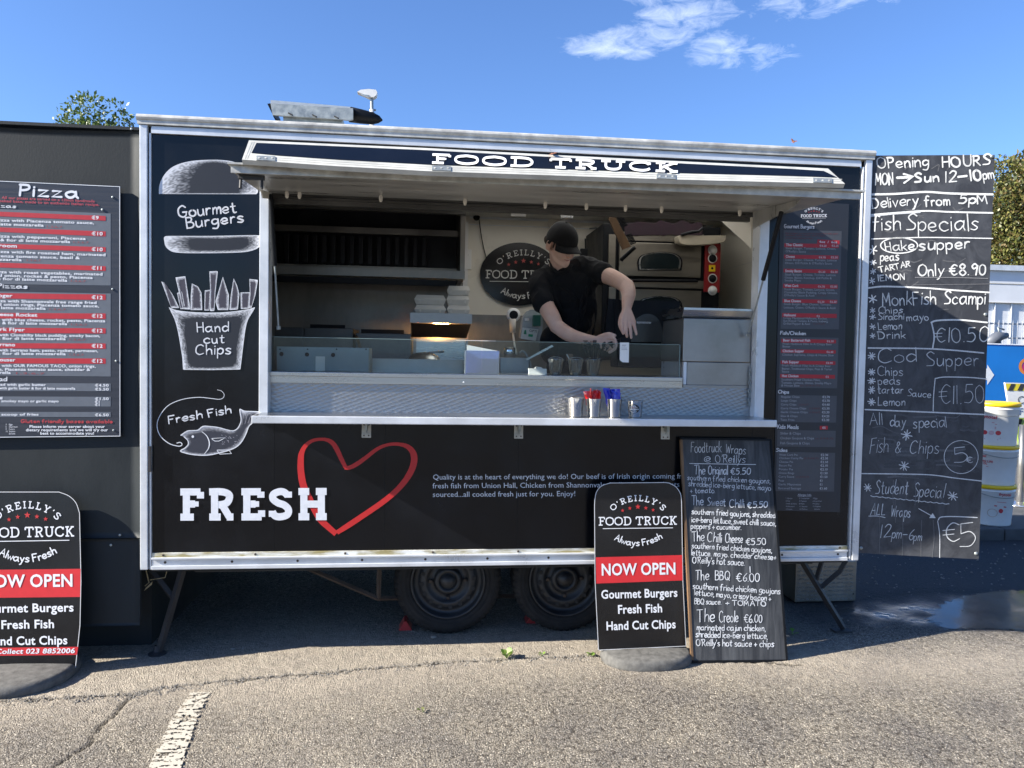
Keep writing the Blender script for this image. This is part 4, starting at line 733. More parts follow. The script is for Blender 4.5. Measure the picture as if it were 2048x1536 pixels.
fish = [(362, 870.4), (374.6, 862), (386, 861), (396.5, 860), (406, 852.6), (422, 853), (437.5, 855), (452, 859), (465, 861.5), (474, 858), (480, 849), (482.6, 839), (481, 828), (480, 818.4), (486, 821), (492, 822.5), (508, 823), (523.6, 825), (519, 834), (505, 846), (497.7, 853), (492, 868), (484, 882.7), (474, 893), (462, 899), (450, 903), (437.5, 906), (424, 909), (410, 910.5), (396, 910), (383, 908.6), (371, 906), (361, 901.8), (370, 896), (376, 890), (377, 884), (374.6, 879), (369, 874)]
fo = catmull(fish, 3); c = np.array([425., 884]); fi = catmull([(380, 872), (395, 868), (420, 864), (445, 866), (465, 869), (482, 858), (489, 842), (498, 832), (508, 829), (498, 842), (488, 860), (480, 874), (468, 888), (450, 896), (430, 902), (408, 905), (385, 904), (375, 900), (384, 888)], 3)
k.ring(fo, fi, (.50, .51, .55), (.03, .032, .045), 6, 170, 1.1, .2, lay=1)
k.stroke(fo, 1.7, WH, 3); k.stroke(catmull([(404, 863), (414, 872), (419, 885), (417, 897), (409, 908)], 5), [1, 2.4, 1], WH, 3)
k.stroke([(423, 877), (451, 875), (444, 879), (438, 882), (430, 882), (423, 877)], 1.3, WH, 3); k.stroke([(434, 900), (458, 900), (463, 907), (440, 908), (434, 900)], 1.4, WH, 3); k.poly([(386+2.6*math.cos(a), 873+2.6*math.sin(a)) for a in np.linspace(0, 2*PI, 12)[:-1]], WH, 4)
for i in range(5): k.stroke([(484+i*6, 850-i*2), (487+i*8, 829)], .7, (.3, .3, .34), 3)
for i in range(26): x_, y_ = random.uniform(440, 478), random.uniform(868, 890); k.stroke([(x_, y_), (x_+1.6, y_+1.6)], .7, (.35, .35, .4), 3)
def Z7(x, y): return (540+x/3.657, 780+y/3.657)
hp = [Z7(*q) for q in ((484, 1052), (430, 1005), (372, 950), (330, 880), (290, 800), (245, 700), (227, 600), (225, 520), (232, 460), (262, 405), (320, 367), (400, 361), (455, 385), (490, 435), (520, 500), (552, 563))]
k.stroke(catmull(hp, 5), [11, 12, 13, 13, 14, 14, 13, 12, 9, 7, 6, 9, 10, 9, 8], (.50, .018, .018), 1, rnd=False)
hp2 = [Z7(*q) for q in ((545, 568), (585, 566), (640, 538), (700, 495), (790, 428), (870, 398), (950, 397), (1015, 420), (1052, 475), (1048, 550), (1005, 640), (930, 730), (830, 815), (700, 905), (580, 985), (490, 1042))]
k.stroke(catmull(hp2, 5), [7, 8, 9, 8, 7, 6, 7, 10, 13, 13, 12, 11, 11, 11, 11, 9], (.50, .018, .018), 1.5, rnd=False)
k.slab('FRESH', 360, 1041, 655, 1040, 64.5, 14.2, (.70, .72, .76), gap=20, lay=5)
GY = (.60, .62, .66)
k.sans('Quality is at the heart of everything we do! Our beef is of Irish origin coming from', 865.5, 959, 1384, 956.8, 10.2, GY); k.sans('fresh fish from Union Hall, Chicken from Shannonvale & all other ingredients are', 865, 976.5, 1384, 973.5, 10.2, GY); k.sans('sourced...all cooked fresh just for you. Enjoy!', 865, 993.8, 1151.5, 992, 10.2, GY)
k.build('printed_graphics', M['ink'], front)
# ---------------------------------------------------------------- black side panel with the pizza menu
bp_ = empty('side_panel', (-.8, .02, 0), 'tall black painted plywood panel closing the gap beside the trailer, pizza menu on it', 'panel')
def _wavy(x0, x1, z0, z1t, nx=40, nz=60):
    v = []; f = []
    for j in range(nz+1):
        for i in range(nx+1):
            x = x0+(x1-x0)*i/nx; zt = z1t(x); z = z0+(zt-z0)*j/nz; v.append((x, -.004+.0035*math.sin(z*4.1+x*1.3)*math.sin(x*2.3+.6)-.002*math.sin(z*9), z))
    k = nx+1
    for j in range(nz):
        for i in range(nx): a = j*k+i; f.append((a, a+1, a+k+1, a+k))
    n = len(v); v += [(p[0], p[1]+.018, p[2]) for p in v]; f += [(b+n, a+n, d+n, c+n) for a, b, c, d in f]
    rim = [i for i in range(k)]+[j*k+nx for j in range(1, nz+1)]+[nz*k+i for i in range(nx-1, -1, -1)]+[j*k for j in range(nz-1, 0, -1)]
    f += [(rim[i], rim[(i+1) % len(rim)], rim[(i+1) % len(rim)]+n, rim[i]+n) for i in range(len(rim))]; return v, f
zj = at(200, 1077, 0)[2]
v, f = _wavy(-5.2, -.004, zj+.002, lambda x: 2.672+.01*x*0+.012*math.sin(x*3), 110); obj('ply_sheet', v, f, M['ply'], bp_, True)  # sheet runs on unseen so sun stays out from behind it
v, f = _wavy(-5.2, -.004, .195, lambda x: zj-.001, 110, 24); obj('ply_sheet', v, f, M['ply'], bp_, True)
obj('top_batten', *(lambda m: (m.v, m.f))(MB().hexa([(-5.2, -.010, 2.669), (-.004, -.010, 2.676), (-.004, .24, 2.676), (-5.2, .24, 2.669), (-5.2, -.010, 2.684), (-.004, -.010, 2.691), (-.004, .24, 2.691), (-5.2, .24, 2.684)])), M['ply'], bp_)
MB().box((-5.2, .24, .0), (-.03, 2.0, 2.60)).build('sun_block_body', M['ply'], bp_)  # solid body added behind the panel to stop sun leaking under the trailer
for px, py in ((263, 258), (240, 1070), (222, 1090)):
    c = at(px, py, -.008); MB().lathe(c, (0, -1, 0), [(.006, 0), (.006, .003), (.001, .004)], 8).build('screw', M['galv'], bp_)
PP = Pl((0, -.022, 0), (0, -1, 0))
pm = empty('pizza_menu_board', PP(100, 600), 'big corrugated pizza price board with grey boxes and red bars on the black panel', 'menu board')
q = [PP(-330, 345), PP(240.5, 372.5), PP(241, 873), PP(-330, 879)]
MB().quadbox(q, .006).build('board_sheet', M['corr'], pm)
k = Ink(PP, .0006); WHP = (.74, .76, .80); G1 = (.115, .13, .155); RD = (.44, .018, .03); RT = (.30, .035, .045)
k.stroke([(-330, 347), (239.5, 373.5), (240, 872), (-330, 877.5)], 1.3, (.7, .72, .75), 1, rnd=False)
def slq(x0, yl0, yr0, x1, yl1, yr1, col, lay): k.poly([(x0, yl0), (x1, yr0), (x1, yr1), (x0, yl1)], col, lay)
slq(-330, 405, 427, 221.5, 564, 571, G1, 0); slq(-330, 577, 587, 221.5, 748, 753, G1, 0); slq(-330, 764, 767, 221.5, 781, 782.5, G1, 0); slq(-330, 792, 793.5, 221.5, 812.5, 813, G1, 0); slq(-330, 823.5, 824, 221.5, 834, 834, G1, 0)
for a, b, c, d in ((410, 432, 419, 441.5), (442, 463, 450, 473), (476, 494.5, 485, 504), (514, 532.5, 524, 542), (582, 589, 592, 600), (624, 627, 635, 638), (654, 656.5, 664.5, 667), (685, 687, 695, 697.5), (715, 717, 725.5, 727.5)): slq(-330, a, b, 211.5, c, d, RD, 1)
for t, y in (('€9', 438.5), ('€10', 470.5), ('€10', 502), ('€11', 539.3), ('€12', 598), ('€12', 635), ('€12', 664.5), ('€12', 695), ('€12', 725)): k.sans(t, 183.5, y, 183.5+(22.5 if len(t) > 2 else 14.5), y+.5, 6.6, WHP, True)
for t, a, b, c, d in (('Pizza with Piacenza tomato sauce,', -9, 442.5, 189, 448.5), ('fior di latte mozzarella', -40, 449.5, 88, 453.5), ('Pizza with pepperoni, Piacenza', -9, 474.5, 172, 480), ('sauce & fior di latte mozzarella', -34, 481.5, 141, 486.3), ('Pizza with fire roasted ham, marinated', -9, 505.5, 212, 512.5), ('Piacenza tomato sauce, basil &', -22, 514, 160, 518.5), ('mozzarella', -20, 521, 44, 522.5),
    ('Pizza with roast vegetables, marinated', -14, 546, 206, 551), ('red onion, rocket & pesto, Piacenza', -14, 553, 186, 558), ('sauce & fior di latte mozzarella', -42, 559, 135, 563.5), ('Pizza with Shannonvale free range fried', -14, 604, 194, 608), ('battered onion rings, Piacenza tomato sauce,', -42, 610.5, 199, 614.8), ('fior di latte mozzarella', -36, 617.5, 92, 619.5),
    ('Pizza with blue cheese, rocket, pesto, Piacenza', -24, 641.5, 211, 644.5), ('basil & fior di latte mozzarella', -22, 648, 135, 650.3), ('Pizza with Clonakilty black pudding, smoky bacon,', -28, 672, 201, 674.3), ('sauce & fior di latte mozzarella', -42, 679, 132, 680.3), ('Pizza with Serrano ham, pesto, rocket, parmesan,', -28, 702.5, 197, 704.3), ('sauce & fior di latte mozzarella', -42, 709.3, 132, 710.3),
    ('Pizza with OUR FAMOUS TACO, onion rings,', -22, 733.5, 192, 735), ('sauce, Piacenza tomato sauce, cheddar &', -24, 741, 181, 741.8), ('mozzarella', -34, 747.2, 22, 747.8)): k.sans(t, a, b, c, d, 5.3, WHP, True)
for t, a, b, c, d in (('room', -2, 494, 35, 495.6), ('oger', -3, 594, 25, 594.8), ('Cheese Rocket', -18, 631.5, 75, 633.5), ('rk Flyer', 0, 661.5, 50, 662.8), ('rrano', 0, 692, 31, 692.7), ('ouser', 0, 722.5, 31, 723)): k.sans(t, a, b, c, d, 6.6, WHP, True)
for t, a, b, c, d in (('bread with garlic butter', -14, 771.2, 92, 771.8), ('with garlic butter & fior di latte mozzarella', -1, 778.4, 151, 779.3), ('ing', -9, 797, 6, 797), ('smokey mayo or garlic mayo', 3, 804.2, 118, 804.6), ('scoop of fries', 3, 831, 78, 831)): k.sans(t, a, b, c, d, 4.7, WHP, True)
for t, y in (('€4.50', 773), ('€5.50', 780.8), ('€1.50', 800), ('€1', 806), ('€1', 812), ('€6.50', 832.3)): k.sans(t, 190, y, 218 if len(t) > 2 else 201, y, 5., WHP, True)
k.hand('Pizza', 37, 391, 156, 396, 22, 5.2, WHP, .4, 16); k.hand('Pizzas', -22, 414, 32, 416, 6.5, 1.7, WHP, .3); k.hand('Pizzas', -6, 575.5, 55, 577, 8, 1.9, WHP, .3); k.hand('ad', -3, 762, 14, 762, 8, 1.7, WHP, .3)
k.sans('All our pizzas are served on a 13inch handmade', 4, 397.5, 190, 405, 5.0, (.42, .05, .08), True); k.sans('stone baked base, made to an authentic Italian recipe.', -28, 403, 199.5, 412, 5.0, (.42, .05, .08), True)
k.hand('Gluten friendly bases available', 42, 845.5, 225, 846, 6.5, 1.6, (.5, .05, .06), .3, 16)
for t, a, y, c in (('Please inform your server about your', 59, 855.5, 210), ('dietary requirements and we will try our', 52, 862.3, 216), ('best to accommodate you!', 80.5, 869, 189)): k.sans(t, a, y, c, y, 5.2, WHP, True)
for i, (n_, t) in enumerate((('3', 'Eggs'), ('6', 'Soya bean'), ('9', 'Celery'), ('12', 'Sulphur'), ('', 'dioxide'))):
    if n_: k.sansw(n_, 11.5, 850.3+i*4.6, 2.8, WHP)
    k.sansw(t, 18, 850.3+i*4.6, 3.0, WHP)
for y, x0, x1 in ((455, 92, 125), (486, 145, 178), (522, 52, 82), (563.5, 140, 172), (620, 97, 132), (650.5, 140, 175), (680.5, 137, 172), (710.5, 137, 168), (748, 28, 90)): k.sans('1,3,6,7', x0, y, x1, y+1, 3.6, RT)
k.build('board_print', M['ink'], pm)
for px, py in ((225.5, 394.5), (225.5, 578.5), (232.5, 722), (227.5, 860.5), (205, 419.5)):
    MB().lathe(PP(px, py, .001), (0, -1, 0), [(.0055, 0), (.0055, .003), (.001, .0045)], 8).build('screw', M['galv'], pm)
# ---------------------------------------------------------------- burger menu sheet on the trailer
MP = Pl((0, -.005, 0), (0, -1, 0))
mm = empty('burger_menu_board', MP(1620, 700), 'tall narrow burger, fish and sides price list fixed beside the serving hatch', 'menu board')
MB().quadbox([MP(1561, 402), MP(1698, 408), MP(1680, 1024.5), MP(1547, 1021)], .004).build('menu_sheet', M['menu'], mm)
k = Ink(MP, .0005); G2 = (.060, .064, .075); W2 = (.60, .60, .62); W3 = (.34, .35, .38); RD = (.36, .012, .022); RT = (.13, .02, .025)
logo(k, 1627.5, 434.5, .335, w=2.3)
def mx(y): t = (y-460)/(1024-460); return 1567.5-t*18, 1683.5-t*17
def gb(y0, y1): a, b = mx(y0), mx(y1); k.poly([(a[0], y0-.8), (a[1], y0+1.2), (b[1], y1+.6), (b[0], y1-.6)], G2, 0)
for y0, y1 in ((461, 658), (674.5, 776), (790.5, 844.5), (860.5, 893.5), (904.5, 982.5)): gb(y0, y1)
def mbar(y0, y1, t, ps, yb):
    a, b = mx(y0), mx(y1); k.poly([(a[0]+2, y0-.5), (a[1]-5, y0+1.3), (b[1]-5, y1+1.2), (b[0]+2, y1-.6)], RD, 1); k.sans(t, a[0]+5, yb, a[0]+5+len(t)*3.05, yb+.4, 5.0, W2, True)
    for p_, x in ps: k.sans(p_, x-(y0-480)*.03, yb+1.6, x-(y0-480)*.03+(14 if len(p_) > 2 else 7), yb+1.8, 3.9, (.52, .42, .43), True)
k.poly([(1634.5, 479), (1679, 481), (1678.5, 489), (1634, 487.5)], RD, 1); k.sans('4oz  /  6oz', 1638, 485.5, 1674, 486.7, 4.2, W2, True)
for a in ((487, 495, 'The Classic', (('€4.20', 1639), ('€5.25', 1663)), 492), (509.8, 517.5, 'Cheese', (('€4.70', 1638), ('€5.50', 1662)), 515.2), (538, 545.5, 'Smoky Bacon', (('€5.30', 1638), ('€6.30', 1662.5)), 544.2), (568, 576.5, 'West Cork', (('€4.70', 1638), ('€5.80', 1662.5)), 573.6), (598.5, 606, 'Blue Cheese', (('€5.30', 1638), ('€6.30', 1662.5)), 604), (626.5, 635, 'Halloumi', (('€6', 1637),), 632.4),
    (678.3, 685.6, 'Beer Battered Fish', (('€6.30', 1659),), 682.8), (699, 706, 'Chicken Supper', (('€6.40', 1659),), 704.2), (721.5, 728.6, 'Fish Supper', (('€8.90', 1658.5),), 726.2), (748.6, 756.2, 'Hot Chicken', (('€5', 1658.5),), 754)): mbar(*a)
for t, y, w in (('Steak Burger, Tomato, Lettuce, Onion,', 498.3, 101), ("O'Reilly's Sauce", 504.8, 41), ('Steak Burger, Cheese, Tomato, Lettuce', 521.5, 103), ("Onion, Dill Pickle & O'Reilly's Sauce", 528, 94), ('Steak Burger, Cheese, Tomato, Lettuce', 551, 102), ('Onion, Bacon, Ketchup, Dill Pickle &', 557.3, 94), ('Smoky Mayo', 562.8, 33),
    ('Steak Burger, Tomato, Lettuce, Onion,', 580.5, 101), ('Clonakilty Black Pudding, Crispy Onions,', 586.6, 107), ("O'Reilly's Sauce & Aioli", 592.5, 61), ('Steak Burger, Blue Cheese, Tomato,', 610, 95), ("Lettuce, Onion, O'Reilly's Sauce & Aioli", 616.8, 104), ('Crispy Marinated Halloumi, Rocket,', 638, 88), ('Sun Kissed Tomato & Pesto, Iceberg,', 643.5, 90), ('Grilled Pepper & Aioli', 649.2, 54),
    ('Fresh Haddock Fillet In A Crispy Beer', 689.5, 99), ('Batter', 694.8, 16), ('Chicken Supreme, Chips & House Slaw', 711.3, 103), ('Fresh Haddock Fillet In A Crispy Beer', 732.8, 98), ('Batter, Traditional Chips, Peas & Tarter', 739.2, 101), ('Sauce', 744.8, 15), ('Southern Fried Chicken Fillet,', 761, 78), ('Tomato, Lettuce, Onion, Smoky Mayo', 767.3, 100), ('& House Slaw', 772.8, 37)):
    x = mx(y)[0]+4.5; k.sans(t, x, y, x+w, y+1.3*w/100, 4.2, W3)
for y, t, p_ in ((795.4, 'Regular Chips', '€2.70'), (803, 'Large Chips', '€3.70'), (810.7, 'Curry Chips', '€4.40'), (818.3, 'Curry Cheese Chips', '€5.30'), (826, 'Garlic Cheese Chips', '€5.30'), (833.8, 'Slaw & Chips', '€4.20'), (841.3, 'Taco Fries', '€5.30'), (911.3, 'West Cork Pie', '€2.30'), (918, 'Chicken Curry Pie', '€2.30'), (925.4, 'Cheese Pie', '€2.10'), (932.7, 'Bacon Pie', '€2.10'), (940.2, 'Potato Pie', '€2.10'), (947.7, 'Onion Rings', '€1.50'), (955, 'Curry Sauce', '€1.50'), (962.8, 'Peas', '€1'), (970.4, 'Garlic Mayonaise', '€1'), (978.3, 'Battered Sausage', '€1.60')):
    x = mx(y)[0]+5; k.sans(t, x, y, x+len(t)*2.85, y+.3, 4.1, W3); x = 1644.5-(y-795)*.03; k.sans(p_, x, y+.7, x+(15 if len(p_) > 2 else 6), y+.7, 4.3, W2)
for y, t in ((868.8, 'Slider & Chips'), (878.4, 'Chicken Goujons & Chips'), (888.4, 'Fish Goujons & Chips')): k.sans(t, 1560, y, 1560+len(t)*2.95, y+.3, 4.8, W3)
for t, x, y, w, h in (('Gourmet Burgers', 1568, 456, 60, 7.5), ('Fish/Chicken', 1560, 669, 51, 6.5), ('Chips', 1556, 786.5, 21.5, 6.5), ('Kids Meals', 1554.5, 857, 42, 8), ('Sides', 1552, 903, 22, 6.5)): k.hand(t, x, y, x+w, y+w*.02, h, 1.35, (.68, .68, .7), .4)
k.poly([(1639.5, 851.5), (1655.5, 851.8), (1655.2, 859.2), (1639.2, 859)], RD, 1); k.sans('€5', 1644, 857.4, 1651, 857.4, 4, W2, True)
k.sans('Allergen Info', 1595, 991.5, 1622.5, 991.8, 4.0, W3, True); k.stroke([(1595, 993), (1622.5, 993.3)], .6, W3, rnd=False)
AL = (('1 Gluten', '2 Crustacean', '3 Eggs'), ('4 Fish', '5 Peanuts', '6 Soya bean'), ('7 Milk & Dairy', '8 Nuts', '9 Celery'), ('10 Mustard', '11 Sesame', '12 Sulphur'), ('13 Lupin', '14 Mollusc', '   dioxide'))
for i, row in enumerate(AL):
    for j, t in enumerate(row): k.sansw(t, 1571+j*27, 997.8+i*5.4, 2.6, W3)
for y, x0, w in ((470, 1570, 105), (474, 1571, 80), (479, 1570, 55)): k.sans('Our burgers are served in a toasted bun with salad' if w > 100 else 'served with relish and mayo', x0, y-2, x0+w, y-1, 3.0, (.16, .03, .035))
for y, x0, w in ((505, 1617, 25), (592.5, 1634, 20), (649, 1626, 24), (772.5, 1600, 40), (810.7, 1597, 20), (818.3, 1618, 22), (826, 1618, 22), (878.4, 1630, 36), (918, 1607, 30), (955, 1592, 26)): k.sans('(1,3,4,6,7)', x0, y, x0+w, y, 3.2, RT)
k.build('menu_print', M['ink'], mm)
# ---------------------------------------------------------------- tall chalkboard on the open end door
cb = empty('chalkboard', (4.2, -.06, .5), 'tall black chalkboard headed Opening Hours, hung at the trailer corner', 'chalkboard')
CP = pl3(at(1745, 310, -.004), at(1715, 1105, -.004), at(1990, 310, -.14)); CBq = [CP(1746.5, 311), CP(1989.5, 309.5), CP(1957.5, 1118.5), CP(1714.5, 1106)]
MB().quadbox(CBq, .012).build('board_face', M['chalk'], cb)
k = Ink(CP, .0006); C1 = (.72, .73, .72); C2 = (.60, .62, .64)
H = lambda t, x0, y0, x1, y1, h, w=2.6, c=C1, sl=0.: k.hand(t, x0, y0, x1, y1, h, w, c, 1., 12, slant=sl)
S = lambda P, w=2.6, c=C1, n=6, l=2: k.stroke(catmull(P, n), w, c, l)
H('OPening', 1753, 336, 1857, 333, 22, 3.4); H('HOURS', 1883, 335, 1980, 330, 21, 4.0); H('MON', 1750, 371, 1786, 369, 23, 3.6); k.stroke([(1794, 355.5), (1822, 354.5)], 5, C1); k.stroke([(1807, 348), (1826, 353), (1808, 366)], 4, C1)
H('Sun', 1829, 365, 1877, 363, 19, 4.4); H('12', 1890, 365, 1913, 364, 22, 4.4); k.stroke([(1916, 354), (1933, 352)], 4.4, C1); H('10', 1940, 361, 1962, 360, 21, 4.6); H('pm', 1966, 359, 1988, 356, 20, 3.4)
S([(1743, 389), (1790, 388), (1850, 384), (1900, 387), (1985, 389)], 4.2); S([(1741, 430), (1790, 426), (1850, 422), (1900, 424), (1985, 426)], 3.4); S([(1741, 433), (1790, 428), (1840, 425)], 2.2, C2)
H('Delivery', 1743, 417, 1836, 410, 21, 3.2); H('from', 1849, 412, 1900, 410, 20, 3.6); H('5pM', 1916, 408, 1974, 407, 18, 3.8)
H('fish', 1744, 462, 1800, 460, 30, 3.2); H('Specials', 1812, 462, 1956, 461, 32, 3.0); S([(1743, 478), (1850, 475), (1985, 477)], 2.2)
k.aster(1746, 500, 9, 2.4, 3); k.hand('Hake', 1770, 502, 1827, 500, 19, 3.0, C1); k.stroke([(1796+37*math.cos(a)+2, 491+15.5*math.sin(a)) for a in np.linspace(.2, 6.7, 40)], 2.4, C1); H('supper', 1838, 501, 1938, 497, 23, 3.6)
k.aster(1746, 525, 6, 2.2, 3, C2); H('peas', 1760, 523, 1797, 521, 18, 3.0); k.aster(1746, 543, 6, 2, 3, C2); H('TARTAR', 1759, 545, 1820, 533, 11, 2.8); k.aster(1744, 562, 6.5, 2, 3, C2); H('lEMON', 1756, 562, 1809, 559, 12, 2.8)
H('Only', 1835, 552, 1886, 551, 22, 3.4); H('€8.90', 1898, 551, 1972, 550, 22, 3.6); S([(1830, 555), (1900, 555), (1975, 557)], 1.4, (.22, .22, .23)); S([(1827, 570), (1980, 568)], 1.0, (.18, .18, .19))
S([(1737, 576), (1770, 573), (1850, 576), (1900, 580), (1978, 585)], 3.2); k.aster(1745, 598, 9, 2.2, 3)
H('MonkFish', 1764, 611, 1871, 609, 26, 2.8); H('Scampi', 1888, 609, 1970, 609, 26, 3.2)
for y, t, x1, h in ((627, 'Chips', 1805, 13), (640, 'Sirachi', 1807, 13), (659.5, 'Lemon', 1803, 15), (677.6, 'Drink', 1811, 15)): k.aster(1745, y-6, 6, 1.8, 3, C2); H(t, 1756, y, x1, y-1, h, 2.0)
H('mayo', 1813, 642, 1858, 640, 15, 2.0); S([(1865, 697), (1868, 672), (1863, 646)], 2.8, C2); S([(1862, 645), (1875, 641), (1920, 640), (1974, 645)], 3.2)
H('€10.50', 1870, 685, 1974, 684, 29, 2.2); S([(1736, 696), (1840, 697), (1900, 700), (1967, 706)], 2.8, C2)
k.aster(1743, 712, 8, 2, 4, C2); H('Cod', 1755, 727, 1832, 723, 27, 2.0, C2); H('Supper', 1852, 732, 1957, 732, 27, 2.0, C2)
for y, t, x1, h in ((751, 'Chips', 1806, 18), (769, 'peas', 1800, 17), (787, 'tartar', 1806, 15), (811, 'Lemon', 1810, 16)): k.aster(1743, y-7, 7.5, 2, 4, C2); H(t, 1755, y, x1, y, h, 1.9, C2)
H('Sauce', 1814, 792, 1861, 796, 14, 1.8, C2); S([(1866, 822), (1867, 790), (1870, 758)], 1.8, C2); S([(1870, 757), (1890, 754), (1940, 755), (1973, 758)], 2.0, C2); H('€11.50', 1878, 809, 1968, 806, 37, 1.7, C2)
S([(1730, 819), (1850, 824), (1970, 829)], 2.6, C2)
H('All', 1739, 850, 1764, 849, 23, 1.9, C2); H('day', 1779, 853, 1811, 853, 21, 1.9, C2); H('special', 1826, 857, 1893, 854, 23, 1.9, C2); k.aster(1813, 870, 10, 1.9, 4, C2)
H('Fish', 1738, 908, 1775, 903, 30, 1.3, C2, .25); H('&', 1789, 906, 1801, 905, 22, 1.5, C2, .15); H('Chips', 1818, 908, 1877, 906, 27, 1.4, C2, .15); k.stroke([(1923+34*math.cos(a)-1, 914+33*math.sin(a)) for a in np.linspace(-1.5, 4.9, 44)], 1.2, C2)
H('5', 1906, 926, 1934, 923, 30, 1.7, C2); H('€', 1932, 926, 1945, 925, 12, 1.8, C2); k.aster(1808, 932, 10, 1.7, 4, C2); S([(1723, 947), (1850, 949), (1910, 956), (1963, 962)], 2.0, C2)
k.aster(1735, 975, 8, 1.5, 4, C2); H('Student', 1750, 987, 1814, 989, 27, 1.7, C2, .1); H('Special', 1826, 993, 1886, 996, 27, 1.7, C2, .1); k.aster(1905, 992, 10, 1.7, 4, C2)
k.stroke([(1741+i*1.6, 991+i*.165+1.6*abs(math.sin(i*.42))) for i in range(99)], 1.3, C2)
H('ALL', 1740, 1030, 1769, 1030, 23, 1.8, C2, .15); S([(1737, 1032), (1755, 1032), (1770, 1035)], 1.3, C2); H('Wraps', 1781, 1032, 1820, 1034, 22, 1.6, C2, .1); k.stroke([(1837, 1017), (1862, 1031)], 1.4, C2); k.poly([(1871, 1036), (1858, 1036), (1865, 1026)], C2, 2)
H('12', 1759, 1076, 1780, 1074, 25, 1.7, C2, .15); H('pm', 1782, 1076, 1801, 1077, 20, 1.6, C2, .1); k.stroke([(1805, 1069), (1814, 1069)], 1.5, C2); H('6', 1816, 1079, 1825, 1080, 22, 1.6, C2, .1); H('pm', 1826, 1082, 1842, 1082, 18, 1.5, C2, .1)
S([(1879, 1115), (1879, 1070), (1875, 1042)], 1.5, C2); S([(1876, 1040), (1882, 1034), (1910, 1033), (1954, 1035)], 2.0, C2); H('€', 1886, 1084, 1917, 1082, 37, 2.0, C2, .1); H('5', 1917, 1096, 1949, 1092, 46, 2.0, C2)
for x, y0, y1 in ((1758, 1010, 1106), (1805, 1020, 1110), (1843, 1040, 1113), (1866, 1040, 1115), (1790, 1000, 1045), (1830, 962, 1010), (1812, 960, 1000), (1787, 960, 1010)): S([(x, y0), (x+random.uniform(-2, 2), (y0+y1)/2), (x+random.uniform(-2, 1), y1)], 1.1, (.13, .135, .145))
for _ in range(60):
    x, y = random.uniform(1740, 1945), random.uniform(830, 955); S([(x, y), (x+random.uniform(10, 40), y+random.uniform(-3, 6)), (x+random.uniform(30, 60), y+random.uniform(-4, 8))] if x < 1880 else [(x, y), (x+8, y+2), (x+15, y)], random.uniform(1, 4.5), random.choice(((.07, .075, .085), (.10, .105, .115), (.055, .06, .068))), 6, 0)
for _ in range(34):
    x, y = random.uniform(1770, 1940), random.uniform(330, 620); S([(x, y), (x+random.uniform(4, 16), y+random.uniform(-8, 8)), (x+random.uniform(8, 30), y+random.uniform(-8, 8))], random.uniform(1, 2.4), random.choice(((.075, .078, .085), (.11, .113, .12))), 6, 0)
k.build('chalk_writing', M['chalkink'], cb)
for px, py in ((1742, 326), (1984, 313), (1971, 629), (1722, 1096), (1952, 1107)): MB().lathe(CP(px, py, .0005), CP.n, [(.010, 0), (.009, .003), (.004, .005), (.0001, .0055)], 12).build('fixing_rivet', M['galv'], cb, True)
# ---------------------------------------------------------------- leaning wraps chalkboard
LP = pl3(at(1361, 875, -.035), at(1541, 878, -.035), np.array([3.1, -.205, .004]))
lb = empty('leaning_chalkboard', (3.1, -.2, 0), 'dusty framed chalkboard of wraps leaning on the trailer by the pavement sign', 'chalkboard')
MB().quadbox([LP(1364, 879), LP(1539, 881), LP(1571.5, 1319), LP(1386, 1321)], .012).build('board_face', M['chalk2'], lb)
def fstrip(a, b, w, m='black', th=.018):
    a_, b_ = np.array(a, float), np.array(b, float); d = b_-a_; n = np.array([-d[1], d[0]]); n /= np.linalg.norm(n); q = [LP(*(a_+n*w), .004), LP(*(b_+n*w), .004), LP(*(b_-n*w), .004), LP(*(a_-n*w), .004)]; MB().quadbox(q, th).build('frame_strip', M[m], lb)
fstrip((1361, 877), (1542, 879.5), 2.0); fstrip((1541, 880), (1573.5, 1320), 2.0); fstrip((1574, 1321), (1384, 1323.5), 2.0); fstrip((1362.5, 879), (1384.5, 1320), 2.2, 'wood')
k = Ink(LP, .0006); C1 = (.72, .74, .76)
H = lambda t, x0, y0, x1, y1, h, w=1.8: k.hand(t, x0, y0, x1, y1, h, w, C1, .9, 11)
H('Foodtruck', 1381, 905, 1442, 905, 21, 1.3); H('Wraps', 1451, 905, 1490, 909, 18, 1.4); H('@', 1407, 924, 1421, 924, 14, 1.2); H("O'Reillys", 1430, 925, 1490, 926, 16, 1.4); k.stroke([(1379, 927), (1511, 929)], 1.2, C1)
H('The', 1388, 949, 1410, 949, 18); H('Original', 1416, 949, 1455, 949, 18); H('€5.50', 1461, 949, 1500, 949, 12.5)
H('southern fried chicken goujons,', 1374, 960, 1540, 967, 11, 1.3); H('shredded ice-berg lettuce, mayo', 1376, 972, 1541, 981, 11, 1.3); H('+ tomato.', 1380, 986, 1430, 986, 11, 1.4)
H('The', 1383, 1010, 1406, 1010, 18); H('Sweet', 1414, 1011, 1451, 1012, 16); H('Chilli', 1458, 1015, 1488, 1015, 16); H('€5.50', 1495, 1016, 1534, 1015, 12, 2.2)
H('southern fried goujons, shredded', 1383, 1028, 1550, 1036, 11.5, 1.9); H('ice-berg lettuce, sweet chilli sauce,', 1383, 1044, 1551, 1052, 11.5, 1.8); H('peppers + cucumber.', 1381, 1057, 1482, 1060, 11, 1.8)
H('The', 1384, 1082, 1408, 1082, 19, 2); H('Chilli', 1414, 1083, 1443, 1085, 19); H('Cheese', 1450, 1085, 1485, 1086, 18); H('€5.50', 1492, 1090, 1531, 1089, 13, 2)
